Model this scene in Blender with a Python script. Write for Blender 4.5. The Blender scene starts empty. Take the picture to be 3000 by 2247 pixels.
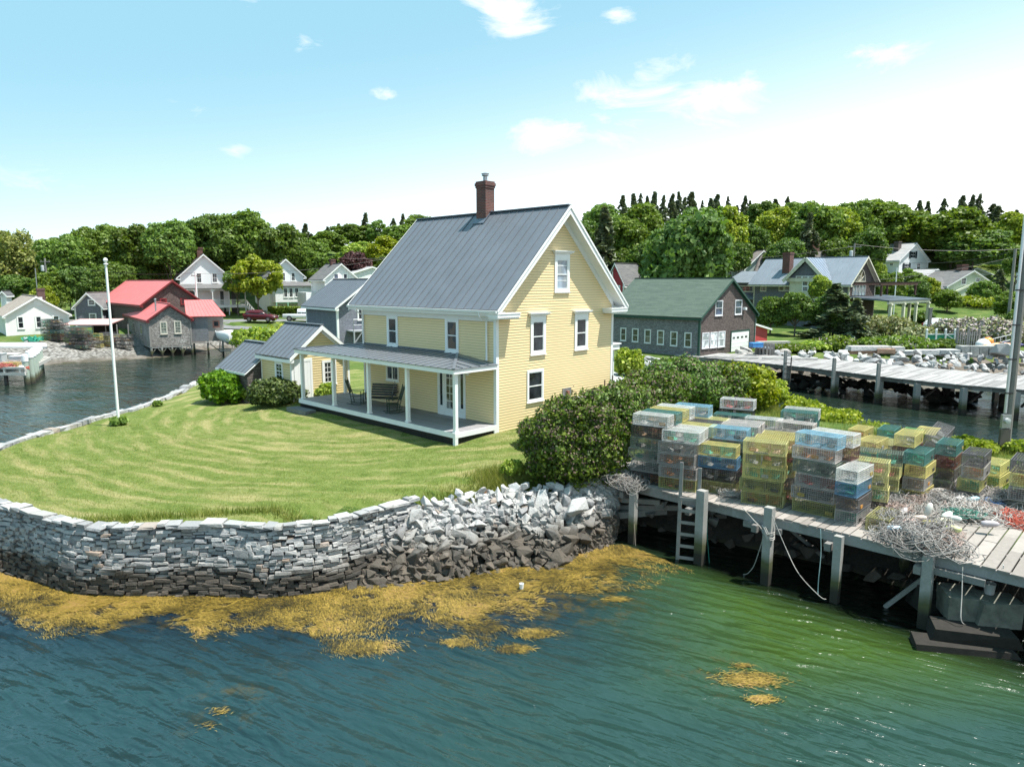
import bpy, bmesh, math, random
import numpy as np
from mathutils import Vector, Matrix, geometry, noise as mn
R = math.radians
SC = bpy.context.scene
COL = SC.collection
rnd = random.Random(7)

# ---------------------------------------------------------------- camera geometry
CAMH = 8.3; PIT = .1445; FPX = 2054.6; PCX, PCY = 1500, 1123.5
_c, _s = math.cos(PIT), math.sin(PIT)
def ray(x, y):
    X = (x-PCX)/FPX; U_ = -(y-PCY)/FPX
    return (X, _c+U_*_s, -_s+U_*_c)
def at(x, y, z):                       # where the sight line of a photo pixel meets height z
    r = ray(x, y); t = (z-CAMH)/r[2]
    return Vector((r[0]*t, r[1]*t, z))
def deep(x, y, d):                     # the point at distance d (forward)
    r = ray(x, y); t = d/r[1]
    return Vector((r[0]*t, d, CAMH+r[2]*t))
def px_z(P, y, x=None):                # height above plan point P that shows at photo row y
    # solve z so that projected row = y
    u_ = (PCY-y)/FPX
    # u = (Y*s + Z*c)/(Y*c - Z*s) -> Z = Y*(u*c - s)/(c + u*s)
    return CAMH + P[1]*(u_*_c-_s)/(_c+u_*_s)
def plan_len(P, d, x, y):              # length along plan direction d from P until column x (at row y)
    r = ray(x, y)
    # P + d t = r k
    det = d[0]*(-r[1]) - d[1]*(-r[0])
    return ((-P[0])*(-r[1]) - (-P[1])*(-r[0]))/det

# ---------------------------------------------------------------- tagging
def tag(o, label=None, cat=None, group=None, kind=None):
    if label: o['label'] = label
    if cat: o['category'] = cat
    if group: o['group'] = group
    if kind: o['kind'] = kind
    return o
def thing(name, label, cat, loc=(0, 0, 0), rz=0, group=None):
    o = bpy.data.objects.new(name, None); COL.objects.link(o)
    o.empty_display_size = .2
    o.location = loc; o.rotation_euler = (0, 0, rz)
    return tag(o, label, cat, group)
def copy_tree(o, parent=None):
    c = o.copy(); COL.objects.link(c); c.parent = parent
    for ch in o.children: copy_tree(ch, c)
    return c

# ---------------------------------------------------------------- mesh builder
class MB:
    def __init__(s): s.v = []; s.f = []; s.m = []; s.mi = 0
    def add(s, vs, fs, mi=None):
        b = len(s.v); s.v += [tuple(p) for p in vs]
        s.f += [tuple(b+i for i in f) for f in fs]
        s.m += [s.mi if mi is None else mi]*len(fs)
    def hexa(s, p, mi=None):           # p: 8 points, bottom 4 ccw then top 4
        s.add(p, [(3,2,1,0),(4,5,6,7),(0,1,5,4),(1,2,6,5),(2,3,7,6),(3,0,4,7)], mi)
    def box(s, x0, x1, y0, y1, z0, z1, mi=None):
        s.hexa([(x0,y0,z0),(x1,y0,z0),(x1,y1,z0),(x0,y1,z0),(x0,y0,z1),(x1,y0,z1),(x1,y1,z1),(x0,y1,z1)], mi)
    def bar(s, p, q, w, h=None, up=(0,0,1), mi=None):
        h = w if h is None else h
        p = Vector(p); q = Vector(q); d = (q-p)
        if d.length < 1e-6: return
        d.normalize(); up = Vector(up)
        if abs(d.dot(up)) > .97: up = Vector((1,0,0)) if abs(d.x) < .9 else Vector((0,1,0))
        sd = d.cross(up).normalized(); u2 = sd.cross(d)
        a = sd*(w/2); b = u2*(h/2)
        s.hexa([p-a-b, p+a-b, q+a-b, q-a-b, p-a+b, p+a+b, q+a+b, q-a+b], mi)
    def prism(s, pts, off, mi=None):   # flat polygon extruded by off
        n = len(pts); off = Vector(off); P = [Vector(p) for p in pts]
        nn = Vector((0,0,0))
        for i in range(n): nn += P[i].cross(P[(i+1) % n])
        if nn.dot(off) > 0: P.reverse()
        vs = P+[p+off for p in P]
        fs = [tuple(range(n)), tuple(range(2*n-1, n-1, -1))]
        fs += [(i, i+n, (i+1) % n+n, (i+1) % n) for i in range(n)]
        s.add(vs, fs, mi)
    def tube(s, pts, r, n=6, cap=True, mi=None):
        P = [Vector(p) for p in pts]; m = len(P)
        rr = r if isinstance(r, (list, tuple)) else [r]*m
        vs = []; up = None
        for i in range(m):
            d = (P[min(i+1, m-1)]-P[max(i-1, 0)])
            if d.length < 1e-9: d = Vector((0,0,1))
            d.normalize()
            if up is None: up = Vector((0,0,1)) if abs(d.z) < .9 else Vector((1,0,0))
            a = d.cross(up)
            if a.length < 1e-4: a = d.cross(Vector((0,1,0)))
            a.normalize(); b = a.cross(d); up = b
            for k in range(n):
                t = 2*math.pi*k/n
                vs.append(P[i]+(a*math.cos(t)+b*math.sin(t))*rr[i])
        fs = []
        for i in range(m-1):
            for k in range(n):
                fs.append((i*n+k, (i+1)*n+k, (i+1)*n+(k+1) % n, i*n+(k+1) % n))
        if cap: fs += [tuple(range(n)), tuple(range((m-1)*n+n-1, (m-1)*n-1, -1))]
        s.add(vs, fs, mi)
    def lathe(s, prof, n=16, c=(0,0,0), mi=None, axis='z'):
        vs = []
        for r, z in prof:
            for k in range(n):
                t = 2*math.pi*k/n
                if axis == 'z': vs.append((c[0]+r*math.cos(t), c[1]+r*math.sin(t), c[2]+z))
                elif axis == 'x': vs.append((c[0]+z, c[1]+r*math.cos(t), c[2]+r*math.sin(t)))
                else: vs.append((c[0]+r*math.sin(t), c[1]+z, c[2]+r*math.cos(t)))
        m = len(prof)
        fs = [(i*n+k, i*n+(k+1) % n, (i+1)*n+(k+1) % n, (i+1)*n+k) for i in range(m-1) for k in range(n)]
        fs += [tuple(range(n-1, -1, -1)), tuple(range((m-1)*n, m*n))]
        s.add(vs, fs, mi)
    def build(s, name, mats, parent=None, smooth=False, loc=None):
        me = bpy.data.meshes.new(name)
        me.from_pydata(s.v, [], s.f)
        mats = mats if isinstance(mats, (list, tuple)) else [mats]
        for m in mats: me.materials.append(m)
        if max(s.m or [0]) > 0: me.polygons.foreach_set('material_index', s.m)
        if smooth: me.polygons.foreach_set('use_smooth', [True]*len(me.polygons))
        plan_uv(me)
        o = bpy.data.objects.new(name, me); COL.objects.link(o)
        if parent is not None: o.parent = parent
        if loc is not None: o.location = loc
        return o

def plan_uv(me):                       # UVs in metres: u along the face's horizontal, v up its slope
    n = len(me.loops)
    if n == 0: return
    me.update()
    co = np.empty(len(me.vertices)*3); me.vertices.foreach_get('co', co); co = co.reshape(-1, 3)
    li = np.empty(n, dtype=np.int32); me.loops.foreach_get('vertex_index', li)
    pn = np.empty(len(me.polygons)*3); me.polygons.foreach_get('normal', pn); pn = pn.reshape(-1, 3)
    tot = np.empty(len(me.polygons), dtype=np.int32); me.polygons.foreach_get('loop_total', tot)
    N_ = np.repeat(pn, tot, axis=0)
    t = np.stack([-N_[:,1], N_[:,0], np.zeros(n)], 1)
    l = np.linalg.norm(t, axis=1); flat = l < .05
    t[flat] = (1,0,0); l[flat] = 1; t /= l[:,None]
    b = np.cross(N_, t); c = co[li]
    uv = np.stack([(c*t).sum(1), (c*b).sum(1)], 1).astype(np.float32)
    me.uv_layers.new(name='UVMap').data.foreach_set('uv', uv.ravel())

def np_mesh(name, V, F, mats, parent=None, smooth=False, mi=None):   # big quad/tri meshes from arrays
    me = bpy.data.meshes.new(name)
    V = np.asarray(V, dtype=np.float32); F = np.asarray(F, dtype=np.int32)
    k = F.shape[1]
    me.vertices.add(len(V)); me.vertices.foreach_set('co', V.ravel())
    me.loops.add(F.size); me.loops.foreach_set('vertex_index', F.ravel())
    me.polygons.add(len(F))
    me.polygons.foreach_set('loop_start', np.arange(0, F.size, k, dtype=np.int32))
    me.polygons.foreach_set('loop_total', np.full(len(F), k, dtype=np.int32))
    for m in (mats if isinstance(mats, (list, tuple)) else [mats]): me.materials.append(m)
    if mi is not None: me.polygons.foreach_set('material_index', mi)
    if smooth: me.polygons.foreach_set('use_smooth', np.ones(len(F), dtype=bool))
    me.update(calc_edges=True)
    o = bpy.data.objects.new(name, me); COL.objects.link(o)
    if parent is not None: o.parent = parent
    return o
# ---------------------------------------------------------------- materials
class NT:
    def __init__(s, tree): s.t = tree
    def n(s, typ, ins=None, **props):
        nd = s.t.nodes.new(typ)
        for k, v in props.items(): setattr(nd, k, v)
        for k, v in (ins or {}).items():
            sk = nd.inputs[k]
            if hasattr(v, 'is_output'): s.t.links.new(v, sk)
            else:
                if sk.type == 'RGBA' and len(v) == 3: v = (*v, 1)
                sk.default_value = v
        return nd
    def math(s, op, a, b=0., c=0., clamp=False):
        nd = s.t.nodes.new('ShaderNodeMath'); nd.operation = op; nd.use_clamp = clamp
        for i, v in enumerate((a, b, c)):
            if hasattr(v, 'is_output'): s.t.links.new(v, nd.inputs[i])
            else: nd.inputs[i].default_value = v
        return nd.outputs[0]
    def mix(s, f, a, b, mode='MIX'):
        nd = s.t.nodes.new('ShaderNodeMix'); nd.data_type = 'RGBA'; nd.blend_type = mode
        for k, v in ((0, f), (6, a), (7, b)):
            if hasattr(v, 'is_output'): s.t.links.new(v, nd.inputs[k])
            else: nd.inputs[k].default_value = (*v, 1) if isinstance(v, tuple) and len(v) == 3 else v
        return nd.outputs[2]
    def noise(s, vec, scale, detail=4, rough=.55, dist=0., dim='3D'):
        nd = s.n('ShaderNodeTexNoise', {'Scale': scale, 'Detail': detail, 'Roughness': rough, 'Distortion': dist})
        if vec is not None: s.t.links.new(vec, nd.inputs['Vector'])
        return nd.outputs['Fac']
    def ramp(s, fac, stops, interp='LINEAR'):
        nd = s.t.nodes.new('ShaderNodeValToRGB'); cr = nd.color_ramp; cr.interpolation = interp
        while len(cr.elements) < len(stops): cr.elements.new(.5)
        for e, (p, c) in zip(cr.elements, stops):
            e.position = p; e.color = (*c, 1) if isinstance(c, tuple) else (c, c, c, 1)
        s.t.links.new(fac, nd.inputs[0]); return nd.outputs[0]
    def map(s, f, a, b, c=0., d=1.):
        nd = s.n('ShaderNodeMapRange', {'Value': f, 'From Min': a, 'From Max': b, 'To Min': c, 'To Max': d})
        nd.clamp = True; return nd.outputs[0]
    def scale(s, vec, v3, rot=(0,0,0)):
        nd = s.n('ShaderNodeMapping', {'Scale': v3, 'Rotation': rot}); s.t.links.new(vec, nd.inputs['Vector']); return nd.outputs[0]
    def bump(s, h, dist, strength=1., prev=None):
        ins = {'Height': h, 'Distance': dist, 'Strength': strength}
        if prev is not None: ins['Normal'] = prev
        return s.n('ShaderNodeBump', ins).outputs[0]
def newmat(name):
    m = bpy.data.materials.new(name); m.use_nodes = True
    t = m.node_tree; t.nodes.clear(); k = NT(t)
    out = t.nodes.new('ShaderNodeOutputMaterial'); p = t.nodes.new('ShaderNodeBsdfPrincipled')
    t.links.new(p.outputs[0], out.inputs[0]); k.p = p; k.out = out
    k.tc = t.nodes.new('ShaderNodeTexCoord'); k.obj = k.tc.outputs['Object']; k.uv = k.tc.outputs['UV']
    k.geo = t.nodes.new('ShaderNodeNewGeometry'); k.pos = k.geo.outputs['Position']; k.isl = k.geo.outputs['Random Per Island']
    return m, k
def setp(k, col=None, rough=None, normal=None, **kw):
    def put(name, v):
        sk = k.p.inputs[name]
        if hasattr(v, 'is_output'): k.t.links.new(v, sk)
        else: sk.default_value = (*v, 1) if sk.type == 'RGBA' and len(v) == 3 else v
    if col is not None: put('Base Color', col)
    if rough is not None: put('Roughness', rough)
    if normal is not None: put('Normal', normal)
    for a, b in kw.items(): put(a.replace('_', ' '), b)
_mc = {}
def memo(f):
    def g(*a, **kw):
        key = (f.__name__, a, tuple(sorted(kw.items())))
        if key not in _mc: _mc[key] = f(*a, **kw)
        return _mc[key]
    return g
def sc(c, f): return tuple(min(1, x*f) for x in c)
@memo
def plain(col, rough=.6, var=.12, scale=3., metal=0., bump=0.):
    m, k = newmat('paint')
    f = k.noise(k.obj, scale, 5)
    c = k.mix(k.map(f, .3, .7), sc(col, 1-var), sc(col, 1+var))
    setp(k, c, rough, Metallic=metal)
    if bump: setp(k, normal=k.bump(k.noise(k.obj, scale*8, 3), bump, .6))
    return m
@memo
def clap(col, pitch=.11, depth=.012, dirt=.1, flat=False):       # lapped boards (bump for far walls, colour only on modelled laps)
    m, k = newmat('clapboard')
    sep = k.n('ShaderNodeSeparateXYZ', {'Vector': k.uv}); v = k.math('FRACT', k.math('DIVIDE', sep.outputs['Y'], pitch))
    big = k.noise(k.obj, .6, 5); fine = k.noise(k.scale(k.uv, (3, 30, 1)), 1., 3)
    c = k.mix(k.map(big, .3, .75), col, sc(col, 1-dirt))
    c = k.mix(k.map(fine, .4, .7, 0, .25), c, sc(col, .82))
    if flat:
        zz = k.n('ShaderNodeSeparateXYZ', {'Vector': k.obj}).outputs['Z']; fz = k.math('FRACT', k.math('DIVIDE', k.math('ADD', zz, .3), pitch))
        e2 = k.math('MULTIPLY', k.map(fz, .02, .2, .42, 1.), k.map(fz, .97, 1., 1., .7)); c = k.mix(1., c, k.n('ShaderNodeCombineColor', {'Red': e2, 'Green': e2, 'Blue': e2}).outputs[0], 'MULTIPLY')   # lap shadow and grime painted along the butt edges
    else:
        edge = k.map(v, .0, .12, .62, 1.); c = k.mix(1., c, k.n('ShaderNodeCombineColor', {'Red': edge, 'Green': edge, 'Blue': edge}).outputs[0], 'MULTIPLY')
        setp(k, normal=k.bump(k.math('SUBTRACT', 1., v), depth))
    setp(k, c, .55); return m
@memo
def shingle(c1, c2, bw=.14, bh=.13, worn=.3, light=(.5,.5,.5), depth=.012, stain=0.):   # cedar shingle walls, asphalt roofs
    m, k = newmat('shingle')
    br = k.n('ShaderNodeTexBrick', {'Vector': k.uv, 'Color1': (.1,.1,.1,1), 'Color2': (.9,.9,.9,1), 'Mortar': (0,0,0,1), 'Scale': 1.,
             'Mortar Size': bh*.06, 'Mortar Smooth': .2, 'Bias': 0., 'Brick Width': bw, 'Row Height': bh})
    br.offset = .43; br.squash = 1.
    bwv = k.n('ShaderNodeRGBToBW', {'Color': br.outputs['Color']}).outputs[0]
    n1 = k.noise(k.obj, .5, 6, .65); n2 = k.noise(k.scale(k.uv, (14, 3, 1)), 1., 3); n3 = k.noise(k.uv, 9., 2)
    f = k.math('ADD', k.math('MULTIPLY', bwv, .55), k.math('MULTIPLY', n2, .45))
    c = k.mix(k.map(f, .2, .8), c1, c2)
    wv = k.map(k.math('ADD', k.math('MULTIPLY', n3, .7), k.math('MULTIPLY', n1, .6)), .72, .86, 0, worn)
    c = k.mix(wv, c, light)
    if stain: c = k.mix(k.map(n1, .5, .75, 0, stain), c, sc(c1, .45))
    sep = k.n('ShaderNodeSeparateXYZ', {'Vector': k.uv}); v = k.math('FRACT', k.math('DIVIDE', sep.outputs['Y'], bh))
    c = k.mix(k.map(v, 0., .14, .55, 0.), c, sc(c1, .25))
    h = k.math('ADD', k.math('SUBTRACT', 1., v), k.math('MULTIPLY', br.outputs['Fac'], -.6))
    setp(k, c, .85, k.bump(h, depth)); return m
@memo
def brickm(c1=(.17,.055,.042), c2=(.10,.036,.03), mortar=(.2,.17,.155)):
    m, k = newmat('brick')
    br = k.n('ShaderNodeTexBrick', {'Vector': k.uv, 'Color1': (*c1,1), 'Color2': (*c2,1), 'Mortar': (*mortar,1), 'Scale': 1.,
             'Mortar Size': .007, 'Brick Width': .21, 'Row Height': .072})
    c = k.mix(k.map(k.noise(k.obj, 2., 5), .45, .7, 0, .5), br.outputs['Color'], (.08,.05,.045))
    setp(k, c, .85, k.bump(k.math('SUBTRACT', 1., br.outputs['Fac']), .006)); return m
@memo
def metalroof(col=(.150,.163,.185), rough=.42, metal=.25):
    m, k = newmat('standing_seam_metal')
    n = k.noise(k.obj, .9, 5); n2 = k.noise(k.scale(k.obj, (1, 1, .3)), 7., 4)
    c = k.mix(k.map(n, .3, .7), sc(col, .93), sc(col, 1.08))
    c = k.mix(k.map(n2, .55, .8, 0, .25), c, sc(col, 1.35))
    setp(k, c, k.map(n2, .3, .7, rough-.06, rough+.1), k.bump(n, .02, .25), Metallic=metal); return m
@memo
def wood(c1=(.30,.28,.26), c2=(.17,.155,.14), rough=.85, sx=2., wet=None, wetz=.5):     # weathered timber, grain along local length by object noise
    m, k = newmat('weathered_wood')
    n = k.noise(k.scale(k.obj, (sx, sx, sx)), 5., 6, .7, 1.5); n2 = k.noise(k.obj, 1.3, 3)
    f = k.math('ADD', k.math('MULTIPLY', n, .6), k.math('MULTIPLY', k.isl, .4))
    c = k.mix(k.map(f, .3, .75), c2, c1)
    c = k.mix(k.map(n2, .55, .75, 0, .4), c, sc(c2, .6))
    if wet:
        z = k.n('ShaderNodeSeparateXYZ', {'Vector': k.pos}).outputs['Z']
        zz = k.math('ADD', z, k.math('MULTIPLY', k.math('SUBTRACT', n2, .5), .5))
        c = k.mix(k.map(zz, wetz+.35, wetz, 0, 1), c, wet[0]); c = k.mix(k.map(zz, wetz-.1, wetz-.35, 0, 1), c, wet[1])
    setp(k, c, rough, k.bump(n, .008, .7)); return m
@memo
def glass(col=(.012,.014,.016), cur=None, seed=0.):
    m, k = newmat('window_glass')
    n = k.noise(k.scale(k.obj, (1.1, 1.1, .8)), 1.3+seed, 2)
    c = k.mix(k.map(n, .42, .62), col, sc(col, 3.2))
    if cur:
        sep = k.n('ShaderNodeSeparateXYZ', {'Vector': k.uv}); w = k.noise(k.scale(k.uv, (9, .4, 1)), 1., 2)
        c = k.mix(k.map(n, .45, .5), k.mix(w, cur, sc(cur, .6)), c)
    setp(k, c, .04, k.bump(k.noise(k.obj, 1.6, 1), .01, .25), IOR=1.5, Specular_IOR_Level=.6); return m
@memo
def leaf(c1, c2, c3, trans=.35, rough=.5, name='foliage', clump=1.2):
    m, k = newmat(name)
    oi = k.n('ShaderNodeObjectInfo').outputs['Random']
    n = k.noise(k.pos, clump, 3)
    f = k.math('ADD', k.math('MULTIPLY', k.isl, .5), k.math('MULTIPLY', n, .5))
    c = k.ramp(f, [(.2, c1), (.5, c2), (.8, c3)])
    c = k.mix(1., c, (1.85,1.68,1.45), 'MULTIPLY')
    hs = k.n('ShaderNodeHueSaturation', {'Hue': k.map(oi, 0, 1, .485, .512), 'Saturation': k.map(oi, 0, 1, 1.08, .92), 'Value': k.map(oi, 0, 1, .85, 1.2), 'Fac': 1., 'Color': c}).outputs[0]
    setp(k, hs, rough, Specular_IOR_Level=.3)
    tr = k.n('ShaderNodeBsdfTranslucent', {'Color': k.mix(1., hs, (1.25,1.35,.5), 'MULTIPLY')})
    mx = k.n('ShaderNodeMixShader', {0: trans}); k.t.links.new(k.p.outputs[0], mx.inputs[1]); k.t.links.new(tr.outputs[0], mx.inputs[2])
    k.t.links.new(mx.outputs[0], k.out.inputs[0]); return m
@memo
def stone(kind='wall'):                # pale dry granite above the tide line, brown weedy stone below it
    m, k = newmat('granite_'+kind)
    z = k.n('ShaderNodeSeparateXYZ', {'Vector': k.pos}).outputs['Z']
    n = k.noise(k.pos, 1.1, 4); nf = k.noise(k.pos, 26., 4, .7); nm = k.noise(k.pos, 5., 3)
    D = 1. if kind == 'wall' else 1.15
    dry = k.ramp(k.isl, [(0, sc((.22,.22,.225), D)), (.35, sc((.36,.36,.355), D)), (.7, sc((.48,.47,.455), D)), (.94, sc((.32,.31,.29), D)), (1., (.33,.22,.15))])
    dry = k.mix(k.map(nf, .35, .65, .0, .35), dry, (.24,.24,.245))
    dry = k.mix(k.map(nm, .62, .75, 0, .45), dry, (.16,.16,.155))
    wet = k.ramp(k.isl, [(0, (.020,.015,.010)), (.5, (.070,.050,.034)), (1., (.135,.098,.068))])
    wet = k.mix(k.map(nf, .4, .65, 0, .5), wet, (.035,.03,.022))
    if kind == 'wall': wet = k.mix(1., wet, (.62,.6,.58), 'MULTIPLY')
    lo, hi = {'wall': (.52, .80), 'riprap': (.60, 1.1), 'far': (.15, .8)}[kind]
    zz = k.math('ADD', z, k.math('ADD', k.math('MULTIPLY', k.math('SUBTRACT', n, .5), .8), k.math('MULTIPLY', k.math('SUBTRACT', k.isl, .5), .25)))
    c = k.mix(k.map(zz, lo, hi), wet, dry); c = k.mix(k.map(zz, hi-.1, hi+.55, .35, 0), c, (.12,.11,.095))
    if kind == 'riprap': c = k.mix(k.math('MULTIPLY', k.map(k.noise(k.pos, 1.4, 3), .66, .72), k.map(z, 1.2, 1.5)), c, k.mix(nf, (.45,.17,.03), (.35,.25,.15)))   # orange lichen
    setp(k, c, .85, k.bump(k.math('ADD', nf, k.math('MULTIPLY', nm, 2.)), .05, .6)); return m
@memo
def objcol(rough=.5, var=.15, name='coated_wire'):
    m, k = newmat(name)
    oi = k.n('ShaderNodeObjectInfo').outputs['Color']; n = k.noise(k.obj, 3., 4)
    c = k.mix(k.map(n, .42, .72, 0, .7), oi, k.mix(.6, oi, (.15,.135,.11)))
    setp(k, c, rough); return m
@memo
def rope(c1, c2, name='rope'):
    m, k = newmat(name)
    setp(k, k.mix(k.map(k.math('ADD', k.math('MULTIPLY', k.noise(k.obj, 6., 3), .6), k.math('MULTIPLY', k.isl, .4)), .3, .7), c1, c2), .8); return m
# common ones
WHITE = plain((.80,.80,.79), .45, .03); WHITE2 = plain((.74,.75,.75), .5, .06); ROOF = metalroof(); DARKROOF = metalroof((.13,.155,.19), .35)
TRIM = WHITE; BLACK = plain((.02,.02,.02), .5, .1); GLASS = glass(); GLASS2 = glass((.05,.055,.06), None, .4); BRICK = brickm()
GREYSH = shingle((.12,.118,.125), (.26,.25,.26), worn=.35, light=(.42,.41,.40)); BROWNSH = shingle((.045,.033,.03), (.13,.10,.09), worn=.3, light=(.35,.31,.28))
BLUESH = shingle((.12,.13,.16), (.20,.21,.245), worn=.25, light=(.34,.34,.36)); WHCLAP = clap((.78,.79,.79), .13); GALV = plain((.35,.36,.37), .4, .1, metal=.7)
WOOD = wood(); PILE = wood((.36,.35,.33), (.22,.21,.19), wet=((.07,.075,.03), (.025,.022,.015)), wetz=.62)
DARKWOOD = wood((.12,.11,.10), (.05,.045,.04)); REDP = plain((.42,.045,.045), .5, .12)
# ---------------------------------------------------------------- shoreline, heights
HYAW = .8055; HU = Vector((-math.sin(HYAW), math.cos(HYAW), 0)); HV = Vector((math.cos(HYAW), math.sin(HYAW), 0))
HA = Vector((-.625, 27.557, 0)); HG = 2.27
def H2W(a, b, z=0.): return HA + HU*a + HV*b + Vector((0, 0, z))
# (x, y, kind of the edge that STARTS here, ramp width, flat part)
SHORE = [(-400,30,'b',9,0),(-60,46,'b',9,0),(-50,60,'b',9,0),(-47,66,'b',10,0),(-45.8,70.5,'b',13,0),(-42.6,72.4,'b',17,0),(-40.1,74.4,'b',18,0),(-36.3,79.2,'b',18,0),
 (-36.4,86.,'b',14,0),(-33.,89.,'b',8,0),(-28.5,86.,'b',6,0),(-23,72,'b',3,0),(-21,58,'w',0,0),(-20.6,46.8,'w',0,0),(-19.4,39.,'w',0,0),(-19.24,35.4,'w',0,0),(-19.55,34.2,'w',0,0),
 (-19.84,32.6,'w',0,0),(-19.85,30.7,'w',0,0),(-20.24,29.3,'w',0,0),(-19.81,26.5,'w',0,0),(-19.4,24,'w',0,0),(-18,21.8,'w',0,0),(-15.2,20.1,'w',0,0),(-14.3,19.6,'w',0,0),(-13.3,19.0,'w',0,0),
 (-12.4,18.5,'w',0,0),(-11.8,18.3,'w',0,0),(-10.7,18.0,'w',0,0),(-9.9,18.05,'w',0,0),(-8.6,18.15,'w',0,0),(-7.6,18.1,'w',0,0),(-6.7,17.98,'w',0,0),(-5.8,18.1,'w',0,0),(-5.1,18.3,'w',0,0),
 (-4.7,18.42,'r',3.6,0),(-3.2,18.5,'r',4.4,0),(-1.85,18.66,'r',4.9,0),(-1.18,19.0,'r',4.9,0),(-.1,19.6,'r',4.6,0),(1.3,19.5,'r',4.4,0),(1.8,20.4,'r',3.2,0),(2.74,21.2,'r',2.4,0),(3.4,21.9,'r',2.2,0),
 (4.5,23.1,'b',1.6,0),(7.,21.3,'b',1.8,0),(9.5,19.6,'b',2.,0),(11,17.7,'b',1.5,0),(11.4,16.4,'b',1.2,0),(12.6,15.6,'b',1.2,0),(16,13,'b',1.5,0),(34,12,'b',2,0),(34,21,'b',3,0),(25,23.5,'b',3,0),
 (22.,27.4,'b',3,0),(19.7,29.3,'b',3,0),(18.6,32.,'b',3,0),(16.9,34.,'b',3,0),(15.6,36.2,'b',3,0),(14.8,40,'b',3,0),(14.2,45,'b',3,0),(14,53,'b',2.5,0),(15,57,'b',3,0),(18,58.2,'b',3.5,0),
 (21.5,55.6,'b',6,1),(24.9,53.3,'b',12,7),(26.6,51.,'b',14,9),(28.1,47.3,'b',17,12),(30,46.4,'b',18,14),(32.8,46.8,'b',18,14),(36,48,'b',18,14),(60,50,'b',18,14),(400,60,'b',20,12),(400,420,'w',0,0),(-400,420,'w',0,0)]
_sx = np.array([[a[0], a[1]] for a in SHORE], float); _ex = np.roll(_sx, -1, 0)
_hr = [(0.,0.),(0.,7.75),(9.1,7.75),(9.1,0.)]
def smooth(t): t = np.clip(t, 0, 1); return t*t*(3-2*t)
def seg_d(P, a, b):
    d = b-a; t = np.clip(((P-a)@d)/(d@d), 0, 1); return np.linalg.norm(P-(a+t[:,None]*d), axis=1)
def gz_arr(P):
    P = np.asarray(P, float)
    x, y = P[:,0], P[:,1]
    q = P-np.array([HA.x, HA.y]); a = q@np.array([HU.x, HU.y]); b = q@np.array([HV.x, HV.y])
    da = np.maximum(np.maximum(-a, a-11.5), 0); db = np.maximum(np.maximum(-.3-b, b-9), 0)
    dh = np.hypot(da, db)
    z = 1.78+.49*smooth(1-dh/6.5)
    z = np.where((x > 3) & (y < 36), np.minimum(z, 1.78+.45*smooth((y-24)/8)), z)
    z += .45*smooth((y-60)/30)
    z += np.maximum(0, np.minimum(y, 158)-120)*.27*smooth((y-118)/10)
    z += np.maximum(0, np.minimum(y, 150)-95)*.05*(1-smooth((x-20)/30)) + np.maximum(0, np.minimum(y, 145)-85)*.115*smooth((x-20)/30)
    z += .05*np.sin(x*.9+1.3*np.sin(y*.5))*np.cos(y*.7) * smooth((y-12)/20)
    for i, s in enumerate(SHORE):
        if s[2] == 'w': continue
        d = seg_d(P, _sx[i], _ex[i]); w, fl = s[3], s[4]
        t = np.clip(d/w, 0, 1)
        if fl: top = .32*np.clip(d/fl, 0, 1)+3.2*smooth((d-fl)/(w-fl))*1.0
        else: top = 3.3*t
        z = np.where(d < w, np.minimum(z, (-.12 if s[2] == 'b' else -.32)+top), z)
    return z
def gz(x, y): return float(gz_arr(np.array([[x, y]]))[0])
def inside(P, poly):
    P = np.asarray(P); x, y = P[:,0], P[:,1]; r = np.zeros(len(P), bool); n = len(poly)
    for i in range(n):
        x1, y1 = poly[i][:2]; x2, y2 = poly[(i+1) % n][:2]
        c = ((y1 > y) != (y2 > y)) & (x < (x2-x1)*(y-y1)/((y2-y1) or 1e-9)+x1); r ^= c
    return r

# ---------------------------------------------------------------- ground materials
def lawn_mat():
    m, k = newmat('mown_lawn')
    sep = k.n('ShaderNodeSeparateXYZ', {'Vector': k.pos}); X, Y = sep.outputs['X'], sep.outputs['Y']
    dx = k.math('ADD', X, 4.5); dy = k.math('SUBTRACT', Y, 37.)
    r = k.math('SQRT', k.math('ADD', k.math('MULTIPLY', dx, dx), k.math('MULTIPLY', k.math('MULTIPLY', dy, dy), 1.15)))
    th = k.math('ARCTAN2', dx, dy)
    warp = k.noise(k.pos, .35, 2); r2 = k.math('ADD', r, k.math('MULTIPLY', warp, 1.2))
    stripe = k.math('SINE', k.math('MULTIPLY', r2, 7.2))
    pol = k.n('ShaderNodeCombineXYZ', {'X': k.math('MULTIPLY', r2, 1.9), 'Y': k.math('MULTIPLY', th, 5.), 'Z': 0.}).outputs[0]
    n_p = k.noise(pol, 1., 5, .6); big = k.noise(k.pos, .22, 3); fine = k.noise(k.pos, 22., 4, .75); mid = k.noise(k.pos, 2.6, 5, .65)
    g = k.ramp(mid, [(.25, (.062,.100,.016)), (.5, (.112,.155,.034)), (.75, (.180,.205,.066))])
    g = k.mix(k.map(stripe, -.5, .8, 0, .15), g, (.20,.225,.075))
    dry = k.math('ADD', k.math('ADD', k.math('MULTIPLY', n_p, .75), k.math('MULTIPLY', big, .35)), k.math('MULTIPLY', stripe, .04))
    g = k.mix(k.map(dry, .53, .70, 0, .8), g, (.31,.27,.125))
    g = k.mix(k.map(fine, .55, .75, 0, .4), g, (.30,.30,.14)); g = k.mix(k.map(fine, .45, .25, 0, .6), g, (.035,.06,.012))
    setp(k, g, .95, k.bump(fine, .05, .8), Specular_IOR_Level=.15); return m
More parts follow.
